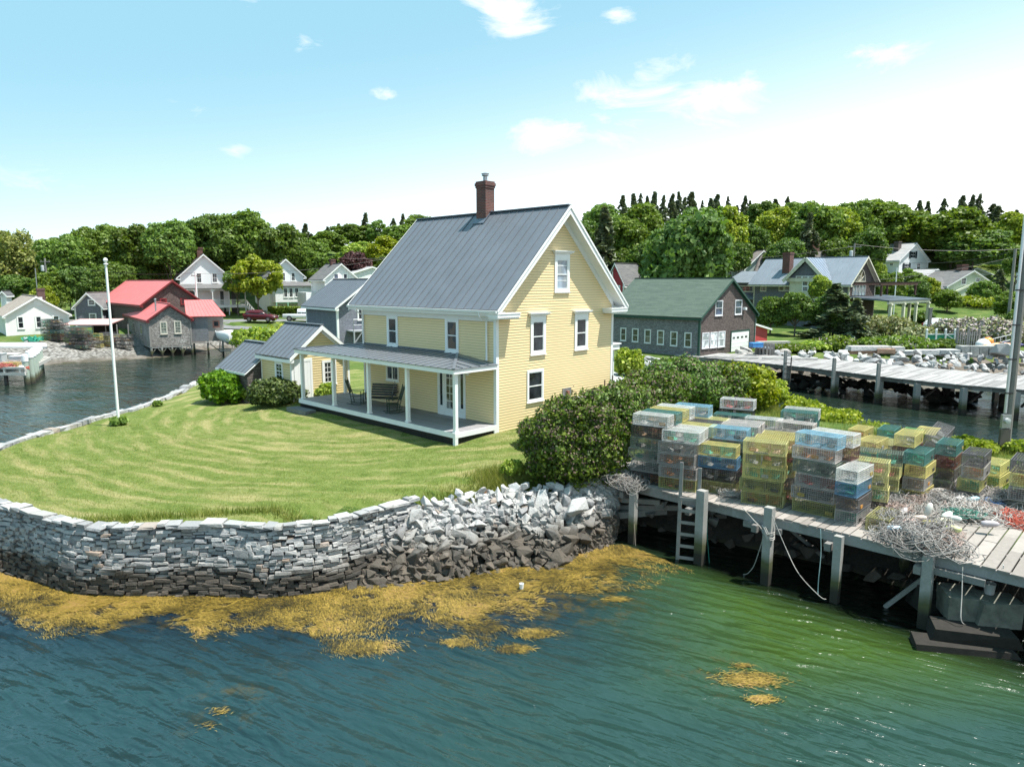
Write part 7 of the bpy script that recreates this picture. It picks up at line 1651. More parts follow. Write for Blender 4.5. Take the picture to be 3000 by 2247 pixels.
def odd_bits():
    o = at(1528, 1724, .03); t = thing('plastic_cup', 'small white plastic cup floating on the golden seaweed', 'cup', o); m = MB(); m.lathe([(.05,0),(.065,.15),(.058,.15),(.045,.02)], 14); m.build('cup', WHITE, t)
    # planks lying behind the traps by the channel
    for i, (x, y, rz, lab) in enumerate([(15.6,25.3,-30,'pale plank end sticking out behind the tipped trap'),(15.9,25.0,-28,'second plank lying beside the first behind the tipped trap'),(13.2,27.2,-35,'flat pale board on the bank behind the teal trap')]):
        t = thing('loose_plank', lab, 'plank', (x, y, 2.1), R(rz)); m = MB(); m.box(-.9,.9,-.13,.13,0,.06); m.build('plank', wood((.5,.48,.45), (.3,.28,.26)), t)
odd_bits()
# ---------------------------------------------------------------- poles and wires
def pole(name, label, P, r, h, mat=None, arm=None, cat='utility pole'):
    t = thing(name, label, cat, P); m = MB(); m.tube([(0,0,-.5),(0,0,h*.5),(0,0,h)], [r, r*.9, r*.75], 12); m.build('pole', mat or WOOD, t)
    if arm: m = MB(); m.bar((-arm/2,0,h-.5),(arm/2,0,h-.5),.12); [m.lathe([(.05,0),(.05,.15)], 6, (x,0,h-.42)) for x in (-arm/2+.1, 0, arm/2-.1)]; m.build('crossarm', WOOD, t)
    return t
def poles():
    t = pole('flagpole', 'tall white flagpole with a ball on top standing at the left edge of the lawn', Vector((-18.07, 31.63, 1.8)), .065, 7.25, WHITE, cat='flagpole')
    m = MB(); m.lathe([(.02,0),(.07,.03),(.095,.1),(.07,.17),(.02,.2)], 12, (0,0,7.33)); m.lathe([(.04,0),(.10,.02),(.10,.05),(.04,.08)], 12, (0,0,7.22)); m.build('finial', WHITE, t)
    # big pole at the right
    P = Vector((19.15, 26.6, 1.75)); t = pole('utility_pole', 'thick grey wooden pole with bright metal conduit and meter at the right edge', P, .17, 10., wood((.24,.22,.205), (.14,.13,.12)))
    m = MB(); m.tube([(-.19,-.08,1.55),(-.19,-.08,9.)], .055, 10); c = m.build('conduit', plain((.62,.63,.64), .35, .05, metal=.6), t); 
    for z in (2.3,3.6,4.9,6.2): m = MB(); m.box(-.30,-.02,-.17,-.1,z,z+.05); m.build('strap', BLACK, c)
    m = MB(); m.box(-.36,-.02,-.22,-.10,.98,1.5); mb = m.build('meter_box', GALV, t); m = MB(); m.lathe([(.11,0),(.10,-.09),(.02,-.10)], 14, (-.19,-.22,1.27), axis='y'); m.build('meter_dial', plain((.5,.5,.5), .2), mb)
    m = MB(); m.box(-.37,-.0,-.22,-.11,.30,.94); m.build('switch_box', plain((.10,.085,.075), .5), t); m = MB(); m.tube([(-.2,-.15,.3),(-.2,-.12,-.3)], .08, 8); m.build('cable_guard', BLACK, t)
    def PP(x, yt, yb, dist, **kw):
        a = deep(x, yt, dist); return Vector((a.x, a.y, gz(a.x, a.y)-.2)), a.z-gz(a.x, a.y)+.2
    for (x, yt, dist, r, nm, lab, arm, mat) in [(2975, 729, 86, .2, 'utility_pole', 'tall pale utility pole near the right edge beyond the lilac hedge', None, WOOD),(2504, 713, 104, .14, 'utility_pole', 'utility pole with a crossarm and transformer behind the villa roof', 2., WOOD),
         (572, 797, 96, .13, 'utility_pole', 'white pole with a bracket of wires in front of the porch house', 1.2, WHITE2),(131, 757, 106, .15, 'utility_pole', 'utility pole carrying a grey transformer behind the white cottage', 1.4, WOOD),(103, 786, 100, .07, 'mast', 'thin grey mast rising above the white cottage roof', None, GALV),
         (1768, 753, 92, .12, 'utility_pole', 'short pole top showing beside the yellow house gable and red cottage', None, WOOD),(2628, 784, 98, .08, 'flagpole', 'slim white flagpole beside the villa porch', None, WHITE)]:
        P, h = PP(x, yt, 0, dist); tt = pole(nm, lab, P, r, h, mat, arm)
        if 'transformer' in lab: m = MB(); m.lathe([(.22,0),(.25,.05),(.25,.75),(.2,.85)], 10, (-.42,0,h-1.9)); m.build('transformer', plain((.5,.52,.54), .5), tt)
    def wire(a, b, sag, lab, r=.022):
        m = MB(); A_, B_ = Vector(a), Vector(b); m.tube([A_.lerp(B_, i/12)-Vector((0,0,sag*4*(i/12)*(1-i/12))) for i in range(13)], r, 4); tag(m.build('power_line', BLACK), lab, 'wire')
    w = lambda x, y, d: tuple(deep(x, y, d))
    wire(w(2504,716,104), w(3010,728,100), .6, 'upper power line running right from the pole behind the villa'); wire(w(2504,722,104), w(1700,760,112), 1.2, 'power line running left from the pole behind the villa roof'); wire(w(2504,745,104), w(2975,735,86), 1.4, 'lower power line sagging between the two right-hand poles'); wire(w(2310,828,92), w(2975,752,86), 1., 'service wire rising from the villa roof to the tall pale pole', .018)
    wire(w(572,800,96), w(131,768,106), .8, 'wire between the white bracket pole and the transformer pole', .018); wire(w(572,802,96), w(1160,752,112), .8, 'wire running right from the white bracket pole past the white houses', .018); wire(w(1160,752,112), w(1010,757,108), .2, 'short wire above the purple tree', .018); wire(w(131,770,106), w(-10,790,106), .3, 'wire leaving the picture at the left from the transformer pole', .018)
poles()

# ---------------------------------------------------------------- far pier and far shore
def far_pier():
    t = thing('far_pier', 'long weathered plank pier on piles crossing in front of the far rock bank', 'pier')
    near = [(14.3,61.2),(17.2,58.6),(19.1,56.2),(21.2,53.9),(23.1,51.0),(24.9,47.9),(26.6,45.2),(28.6,43.0),(31.,41.2),(36,38.5),(44,36)]
    far = [(16.5,63.5),(20.5,62.4),(23.8,60.4),(26,58.2),(28.4,55.4),(30.4,52.9),(32.6,50.4),(34.6,48.0),(37,46),(42,43.5),(50,41)]
    fn, LN = seg_walk([(a, b, 1.9) for a, b in smooth_poly(near)]); ff, LF = seg_walk([(a, b, 1.9) for a, b in smooth_poly(far)]); m = MB(); r = random.Random(5); n = 175
    for i in range(n):
        a0, _ = fn(LN*i/n); a1, _ = fn(LN*(i+.93)/n); b0, _ = ff(LF*i/n); b1, _ = ff(LF*(i+.93)/n); z = Vector((0,0,r.uniform(-.012,.012))); d = Vector((0,0,-.06)); ex = (a0-b0).normalized()*r.uniform(0,.08)
        mid0 = a0.lerp(b0, .5); mid1 = a1.lerp(b1, .5)
        for p, q, u, v in ((a0+ex, a1+ex, mid1, mid0), (mid0, mid1, b1, b0)): m.hexa([p+z+d, q+z+d, u+z+d, v+z+d, p+z, q+z, u+z, v+z])
    m.build('deck', wood((.36,.35,.34), (.19,.18,.175), .85, .6), t)
    ms = [MB(), MB(), MB()]
    for i in range(40):
        a0, _ = fn(LN*i/40); a1, _ = fn(LN*(i+1)/40); b0, _ = ff(LF*i/40); b1, _ = ff(LF*(i+1)/40)
        for j, u in enumerate((.03, .5, .95)): ms[j].bar(a0.lerp(b0, u)-Vector((0,0,.20)), a1.lerp(b1, u)-Vector((0,0,.20)), .14, .26)
    for q in ms: q.build('stringer', wood((.26,.26,.25), (.13,.13,.12)), t)
    for x, h in [(2293,1.15),(2432,.95),(2562,.9)]:
        p = at(x, 1140, 0); d = (Vector((p.x, p.y, 0))); q = MB(); s = min(range(60), key=lambda i: abs((lambda v: v.x/v.y)(fn(LN*i/60)[0])-p.x/p.y)); c = fn(LN*s/60)[0]; q.bar((c.x-.15,c.y-.25,-1.8),(c.x-.15,c.y-.25,1.9+h),.2,.2); q.bar((c.x+.25,c.y+.1,-1.8),(c.x+.25,c.y+.1,1.75),.26,.26); q.build('mooring_pile', PILE, t)
    for x in (2680, 2815, 3000): 
        s = min(range(60), key=lambda i: abs((lambda v: v.x/v.y)(fn(LN*i/60)[0])-ray(x, 1150)[0]/ray(x, 1150)[1])); c = fn(LN*s/60)[0]; b = ff(LF*s/60)[0]
        q = MB(); q.bar((c.x,c.y+.1,-1.8),(c.x,c.y+.1,1.72),.32,.32); q.build('pile', PILE, t); q = MB(); q.bar((b.x,b.y,-1.8),(b.x,b.y,1.72),.3,.3); q.bar((b.x-.1,b.y,1.5),(c.x+1.2,c.y+1.2,.6),.12); q.build('pile', DARKWOOD, t)
    c = at(2434, 1130, 0); l = thing('pier_ladder', 'short dark ladder hanging on the side of the far pier', 'ladder', (21.0, 53.6, 0), R(-50))
    for x in (0,.5): m = MB(); m.bar((x,-.1,-.3),(x,0,2.6),.07); m.build('rail', DARKWOOD, l)
    for i in range(6): m = MB(); m.bar((0,-.1,.1+.4*i),(.5,-.1,.1+.4*i),.05); m.build('rung', DARKWOOD, l)
    s = thing('old_stump', 'short broken pile stump standing in the shallow water right of the far pier rocks', 'pile stump', at(2938, 1190, 0)); m = MB(); m.lathe([(.28,-1),(.27,.75),(.2,.85)], 9); m.build('stump', DARKWOOD, s)
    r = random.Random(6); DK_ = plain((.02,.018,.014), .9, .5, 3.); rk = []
    for me in ROCKS[:6]: m2 = me.copy(); m2.materials.clear(); m2.materials.append(DK_); rk.append(m2)
    for i in range(130):
        u = r.random(); a = Vector((16.5,57.8,0)).lerp(Vector((21.5,54.9,0)), u*3) if u < .33 else Vector((21.5,54.9,0)).lerp(Vector((31.,46.6,0)), (u-.33)/.67); v = r.uniform(0, 1); p = a+Vector((.65,.75,0))*(v*2.6); p.z = .1+1.0*math.sin(v*3.1)*(1-.6*u)
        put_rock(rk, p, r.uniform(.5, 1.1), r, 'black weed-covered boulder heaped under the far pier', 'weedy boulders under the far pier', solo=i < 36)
    for i in range(290):
        u = r.random(); v = r.random(); x = 20.5+27*u; y = (60.2 if u < .25 else 57.9)+3.4*v; p = Vector((x, y, .35+1.8*v)); big = x < 36
        sz = r.uniform(.55, 1.2) if big and v > .3 else r.uniform(.35, .75)
        put_rock(ROCKSF, p, sz, r, 'large white angular boulder on the far bank behind the pier' if big else 'small grey broken rock on the right part of the far bank', 'big boulders of the far rock bank' if big else 'small rocks of the far rock bank', solo=i < 80)
    # slabs and dressed blocks along the top
    S = [(555,1440,800,1455,'rust-stained long slab'),(555,1410,920,1422,'longest pale slab on top'),(800,1432,950,1448,'short slab beside the rusty one'),(985,1440,1165,1470,'broad pale slab in the middle'),(1170,1440,1345,1460,'pale slab right of the broad one'),(1350,1438,1515,1455,'grey slab near the right end'),(1350,1462,1510,1475,'lower grey slab under another'),(925,1415,1035,1428,'small slab tucked behind the others')]
    for i, (a, b, c_, d_, l) in enumerate(S):
        p = deep(*Z5((a+c_)/2, (b+d_)/2), 62.0-.2*(i % 3)); w = (c_-a)/3.013*62/FPX; tt = thing('stone_slab', l+' of the stacked slabs on the far bank', 'stone slab', p, r.gauss(0,.06)); m = MB(); stone_block(m, (0,0,0), Vector((w/2,0,0)), Vector((0,.5,0)), Vector((0,0,.19)), r, .07); m.build('slab', stone('far') if 'rust' not in l else plain((.40,.25,.17), .9, .2), tt)
    for i, (a, c_) in enumerate([(1535,1600),(1605,1680),(1685,1765),(1770,1850)]):
        p = deep(*Z5((a+c_)/2, 1435), 61.6); w = (c_-a)/3.013*61.6/FPX; tt = thing('granite_block', 'dressed granite block in the low wall before the picket fence, %s from the left' % ('first','second','third','fourth')[i], 'stone block', p, 0, 'dressed blocks of the far bank wall'); m = MB(); stone_block(m, (0,0,-.1), Vector((w/2,0,0)), Vector((0,.5,0)), Vector((0,0,.5)), r, .05); m.build('block', plain((.30,.30,.285), .9, .25, 4., bump=.02), tt)
    p = deep(*Z5(1935,1425), 60.5); put_rock(ROCKSF, p, 3.2, r, 'biggest rounded grey boulder at the right end of the far bank', None, flat=.5).rotation_euler = (0,.1,.2)
    # white boulders by the driveway
    for i in range(5): p = at(1880+i*9, 1062+(i % 2)*12, 2.2); put_rock(ROCKSF, p+Vector((0,0,.2)), r.uniform(.6,1.), r, 'pale boulder in the small heap beside the driveway', 'pale boulders beside the driveway')
far_pier()
def loose_stuff():
    mb = MB(); mats = []
    for me, M in STUFF_ROCKS:
        mt = me.materials[0]
        if mt not in mats: mats.append(mt)
        mb.add([M @ v.co for v in me.vertices], [tuple(p.vertices) for p in me.polygons], mats.index(mt))
    tag(mb.build('broken_rock', mats), 'smaller broken rock between the larger boulders', 'rock', kind='stuff')
loose_stuff()
def right_bank_bits():
    GM = plain((.03,.28,.16), .7, .15); P = deep(*Z5(1245,1352), 66)
    t = thing('net_pen', 'small fenced garden pen with green netting and pale posts on the right bank', 'garden pen', P); wid = (1495-1245)/3.013*66/FPX; z = .62
    for i in range(4): x = wid*i/3; m = MB(); m.bar((x,0,-.6),(x,0,z+.35),.14); m.lathe([(.09,0),(.12,.08),(.05,.18)], 6, (x,0,z+.35)); m.build('post', WHITE2, t)
    m = MB(); m.bar((0,.0,z),(wid,0,z),.08); m.bar((0,0,.05),(wid,0,.05),.08); m.bar((wid*.67,-.03,z),(wid,-.03,.1),.06); m.build('rails', WHITE2, t); m = MB(); m.box(0,wid,.03,.05,.08,z-.05); m.build('netting', GM, t)
    P = deep(*Z5(1515,1408), 64); t = thing('picket_fence', 'weathered grey picket fence behind the dressed granite blocks', 'fence', P); wid = 195/3.013*64/FPX; m = MB(); x = 0
    while x < wid: m.prism([(x,0,0),(x+.11,0,0),(x+.11,0,1.35),(x+.055,0,1.5),(x,0,1.35)], (0,.03,0)); x += .21
    m.build('pickets', WOOD, t); m = MB(); m.bar((0,.06,.4),(wid,.06,.4),.06); m.bar((0,.06,1.1),(wid,.06,1.1),.06); m.build('rails', WOOD, t)
    for x in (0, wid*.5, wid): m = MB(); m.bar((x,.1,-.4),(x,.1,1.75),.16); m.lathe([(.09,0),(.12,.08),(.02,.2)], 6, (x,.1,1.75)); m.build('post', WOOD, t)
    t = thing('mooring_ball', 'big white round mooring buoy behind the dressed granite blocks', 'buoy', deep(*Z5(1747,1392), 63.5)); m = MB(); m.lathe([(.05,-.62),(.35,-.52),(.58,-.25),(.64,0),(.58,.25),(.35,.52),(.05,.62)], 18); m.build('ball', WHITE, t, True); m = MB(); m.tube([(-.1,0,.6),(0,0,.75),(.1,0,.6)], .03, 5); m.build('shackle', GALV, t)
    t = thing('mooring_ball', 'orange round mooring buoy above the white one', 'buoy', deep(*Z5(1790,1362), 64.5)); m = MB(); m.lathe([(.05,-.4),(.35,-.3),(.48,0),(.4,.25),(.2,.42),(.05,.45)], 16); m.build('ball', plain((.75,.27,.04), .5), t, True); m = MB(); m.tube([(-.1,0,.43),(0,0,.56),(.1,0,.43)], .03, 5); m.build('shackle', GALV, t)
    for i, (x, y, L, c, l) in enumerate([(1900,1395,3.8,(.70,.30,.10),'orange-nosed pale kayak lying behind the boulders'),(1960,1388,3.6,(.07,.06,.20),'dark purple kayak lying just behind the orange one')]):
        t = thing('kayak', l, 'kayak', deep(*Z5(x, y), 63-i*-.6), R(6)); m = MB(); m.lathe([(.02,-L/2),(.2,-L*.32),(.34,0),(.2,L*.32),(.02,L/2)], 12, axis='x'); m.build('hull', plain(c, .35), t, True); m = MB(); m.lathe([(.3,0),(.26,.02)], 12, (0,0,.3)); m.build('cockpit', BLACK, t)
    t = thing('aluminium_frame', 'pale metal ladder frame leaning by the orange mooring buoy', 'frame', deep(*Z5(1890,1370), 65)); m = MB(); [m.tube([(-.9,0,z-.2),(1.2,.3,z+.25)], .035, 5) for z in (0,.5)]; [m.tube([(-.9+i*.5,0,-.2+.1*i),(-.9+i*.5,.05,.4+.1*i)], .03, 5) for i in range(5)]; m.build('frame', plain((.6,.6,.6), .4, .1, metal=.4), t)
    t = thing('grey_post', 'tall grey post beside the dark clipped bush', 'post', deep(*Z5(1272,1220), 74)); m = MB(); m.bar((0,0,-1.6),(0,0,1.8),.28); m.box(-.2,.2,-.2,.2,1.8,1.9); m.build('post', WOOD, t)
    # workshop yard
    def tote(x, y, d, w, dp, h, c, lab, cat='bin', nm='storage_bin', z=None):
        p = deep(*Z4(x, y), d); t = thing(nm, lab, cat, (p.x, p.y, gz(p.x, p.y)+.1 if z is None else z), R(12)); m = MB(); m.prism([(-w/2*.93,-dp/2*.93,0),(w/2*.93,-dp/2*.93,0),(w/2*.93,dp/2*.93,0),(-w/2*.93,dp/2*.93,0)], (0,0,h*.9)); m.build('bin_body', plain(c, .5), t); m = MB(); m.box(-w/2,w/2,-dp/2,dp/2,h*.86,h); m.build('rim', plain(sc(c,1.25), .5), t)
    tote(1498,1475,60.5,1.2,.8,.6,(.42,.42,.41),'grey insulated fish bin before the white garage door'); tote(1550,1450,61.,1.05,.7,.4,(.05,.22,.52),'blue bin on top of others beside the garage door',z=2.62); tote(1560,1475,61.,1.3,.9,.7,(.12,.13,.15),'dark crate under the blue bin')
    t = thing('wooden_barrel', 'grey slatted wooden drum right of the blue bin', 'barrel', deep(*Z4(1627,1475), 62)); m = MB(); [m.box(.72*math.cos(a)-.09,.72*math.cos(a)+.09,.72*math.sin(a)-.05,.72*math.sin(a)+.05,-.2,1.0) for a in [i*.42 for i in range(15)]]; m.build('staves', WOOD, t); m = MB(); m.lathe([(.6,.55),(.76,.6),(.76,.66),(.6,.7)], 20); m.build('hoop', GALV, t)
    t = thing('retaining_ledge', 'low pale timber ledge on the grass by the red lean-to', 'ledge', deep(*Z4(1700,1402), 66), R(10)); m = MB(); m.box(-1.6,1.6,-.3,.3,-.2,.5); m.build('ledge', wood((.5,.48,.44),(.35,.33,.3)), t)
    r = random.Random(2)
    for i, (x, y, l) in enumerate([(1330,1500,'long board lying on the near end of the far pier'),(1850,1510,'second loose board lying on the far pier')]):
        t = thing('loose_plank', l, 'plank', at(*Z4(x, y), 1.98), R(-8)); m = MB(); m.box(-2.2,2.2,-.15,.15,0,.08); m.build('plank', wood((.5,.48,.45),(.3,.29,.27)), t)
right_bank_bits()

# ---------------------------------------------------------------- cars, boats
def wheel_set(t, xs, y, r, mat=BLACK):
    for x in xs:
        for s in (-1, 1):
            m = MB(); m.lathe([(r*.6,-.11),(r,-.10),(r,.10),(r*.6,.11)], 18, (x, s*y, r), axis='y'); w = m.build('wheel', mat, t); m = MB(); m.lathe([(r*.1,-.115),(r*.58,-.118),(r*.58,.118),(r*.1,.115)], 12, (x, s*y, r), axis='y'); m.build('rim', GALV, w)
def loft_body(secs, mat, name, t):                     # secs: (x, halfwidth, z list) simple box-loft with soft shoulders
    m = MB(); n = 0; vs = []
    for x, hw, zb, zs, zt, tw in secs: vs += [(x,-hw*.92,zb),(x,-hw,(zb+zs)/2),(x,-hw*.97,zs),(x,-tw,zt),(x,tw,zt),(x,hw*.97,zs),(x,hw,(zb+zs)/2),(x,hw*.92,zb)]
    k = 8; fs = [(i*k+j, (i+1)*k+j, (i+1)*k+(j+1) % k, i*k+(j+1) % k) for i in range(len(secs)-1) for j in range(k)]; fs += [tuple(range(k)), tuple(range((len(secs)-1)*k+k-1, (len(secs)-1)*k-1, -1))]
    m.add(vs, [f[::-1] for f in fs]); return m.build(name, mat, t, True)
def car(label, P, rz, col, kind='suv'):
    t = thing('parked_car' if kind == 'suv' else 'pickup_truck', label, 'car' if kind == 'suv' else 'pickup truck', P, rz); pm = plain(col, .22, .03); GL = glass((.015,.018,.02))
    if kind == 'suv':                                   # nose at +x
        b = loft_body([(-2.3,.78,.45,.95,1.0,.7),(-2.2,.88,.3,1.0,1.08,.8),(-1.4,.92,.28,1.0,1.1,.84),(.7,.92,.28,.98,1.06,.84),(1.6,.90,.28,.9,.98,.78),(2.15,.86,.3,.78,.86,.7),(2.32,.72,.4,.7,.74,.6)], pm, 'body', t)
        loft_body([(-2.2,.80,1.0,1.05,1.1,.74),(-1.75,.80,1.0,1.3,1.55,.62),(-1.2,.82,1.0,1.4,1.66,.62),(.0,.82,1.0,1.38,1.63,.62),(.45,.82,1.0,1.25,1.48,.62),(1.25,.82,.98,1.0,1.03,.74)], pm, 'cabin', t)
        for s in (-1, 1):
            for x0, x1, xt0, xt1 in [(-1.9,-1.15,-1.6,-1.15),(-1.08,-.22,-1.08,-.22),(-.15,.95,-.15,.3)]:
                m = MB(); m.prism([(x0,s*.84,1.08),(x1,s*.84,1.08),(xt1,s*.68,1.5),(xt0,s*.68,1.5)], (0,s*.015,0)); m.build('side_window', GL, t)
        m = MB(); m.prism([(1.22,-.70,1.06),(1.22,.70,1.06),(.42,.58,1.52),(.42,-.58,1.52)], (.02,0,.02)); m.build('windscreen', GL, t)
        for s in (-1,1): m = MB(); m.box(2.1,2.32,s*.62-.16,s*.62+.16,.66,.80); m.build('headlight', plain((.7,.7,.7), .2), t); m = MB(); m.box(-2.32,-2.2,s*.7-.1,s*.7+.1,.8,1.1); m.build('tail_light', plain((.4,.02,.02), .3), t)
        wheel_set(t, (-1.4, 1.42), .82, .36)
    else:
        loft_body([(-2.9,.86,.5,.9,.98,.84),(-2.8,.92,.4,.95,1.02,.86),(-.75,.93,.4,.96,1.03,.86),(.95,.93,.4,.98,1.05,.86),(1.6,.92,.4,.98,1.06,.80),(2.55,.88,.42,.9,.98,.72),(2.75,.78,.5,.82,.88,.62)], pm, 'body', t)
        loft_body([(-.78,.82,1.0,1.35,1.72,.62),(-.7,.82,1.0,1.4,1.78,.64),(.35,.82,1.0,1.4,1.78,.64),(.55,.82,1.0,1.3,1.66,.64),(1.2,.82,1.0,1.03,1.08,.76)], pm, 'cab', t)
        for s in (-1, 1):
            for x0, x1, xt0, xt1 in [(-.66,-.2,-.66,-.2),(-.1,.95,-.1,.45)]:
                m = MB(); m.prism([(x0,s*.845,1.12),(x1,s*.845,1.12),(xt1,s*.68,1.62),(xt0,s*.68,1.62)], (0,s*.015,0)); m.build('side_window', GL, t)
        m = MB(); m.prism([(1.17,-.72,1.1),(1.17,.72,1.1),(.52,.6,1.66),(.52,-.6,1.66)], (.02,0,.02)); m.build('windscreen', GL, t); m = MB(); m.box(-2.75,-.85,-.72,.72,.99,1.035); m.build('bed', plain((.05,.05,.05), .8), t)
        for s in (-1,1): m = MB(); m.box(2.55,2.76,s*.68-.14,s*.68+.14,.74,.9); m.build('headlight', plain((.7,.7,.7), .2), t)
        wheel_set(t, (-1.9, 1.75), .84, .39)
    return t
def vehicles():
    def P(x, d): q = deep(x, 950, d); return Vector((q.x, q.y, gz(q.x, q.y)+.13))
    car('dark red car parked on the road below the porch house', P(766, 100.5), R(-6), (.085,.012,.018)); car('white pickup truck parked on the road right of the dark red car', P(893, 101.), R(-3), (.78,.79,.80), 'pickup')
    car('white car with only its roof showing above the blossoming hedge, left one', Vector((46.*.985, 74, 3.2)), R(5), (.8,.8,.8)) if False else None
    for x, l in ((2774,'white car roof showing above the left part of the blossoming hedge'),(2855,'white car roof showing above the middle of the blossoming hedge')):
        q = deep(x, 933, 78); car(l, Vector((q.x, q.y, q.z-1.64)), R(4), (.8,.8,.8))
def hull(t, L, B_, D, mat, inner=None):
    m = MB(); secs = []; n = 12; vs = []; k = 7
    for i in range(n+1):
        u = i/n; hw = B_/2*(1-(max(0, u-.45)/.55)**2.2)*(.82+.18*min(1, u*3)); sheer = D*(1+.28*u*u); kz = .0+D*.25*max(0,(u-.75)/.25)**2
        for j in range(k):
            a = (j/(k-1)-.5)*2; f = abs(a); vs.append((-L/2+L*u, hw*math.copysign(min(1, (f*1.25))**.8 if f else 0, a), kz+(sheer-kz)*f**2.2))
    fs = [(i*k+j, i*k+j+1, (i+1)*k+j+1, (i+1)*k+j) for i in range(n) for j in range(k-1)]; fs.append(tuple(range(k)))
    m.add(vs, [f[::-1] for f in fs]); o = m.build('hull', mat, t, True); s = o.modifiers.new('thickness', 'SOLIDIFY'); s.thickness = .05
    m = MB(); [m.bar((-L/2+L*u,-B_*.45*w,D*.75),(-L/2+L*u,B_*.45*w,D*.75),.05,.28,up=(0,0,1)) for u, w in ((.2,.9),(.5,.95),(.75,.7))]; m.build('thwart', wood((.4,.35,.28),(.25,.2,.15)), t)
def boats():
    q = deep(664, 985, 79); t = thing('beached_boat', 'white open boat propped on a cradle beside the plank lean-to', 'boat', (q.x, q.y, 1.55), R(-62)); hull(t, 5.4, 2.1, 1.15, WHITE)
    m = MB(); [m.bar((x,s*.7,-1.),(x,s*.55,.35),.1) for x in (-1.3,1.) for s in (-1,1)]; m.bar((-1.6,0,-.1),(1.4,0,-.1),.14); [m.bar((x,-.9,-.9),(x,.9,-.9),.12) for x in (-1.3,1.)]; m.build('cradle', WOOD, t)
    q = deep(55, 1000, 66); t = thing('upturned_boat', 'long white boat hull lying upside down in front of the white cottage', 'boat', (q.x, q.y, 2.55), R(3)); t.rotation_euler = (math.pi, 0, R(3)); hull(t, 5., 1.15, .42, WHITE)
vehicles(); boats()

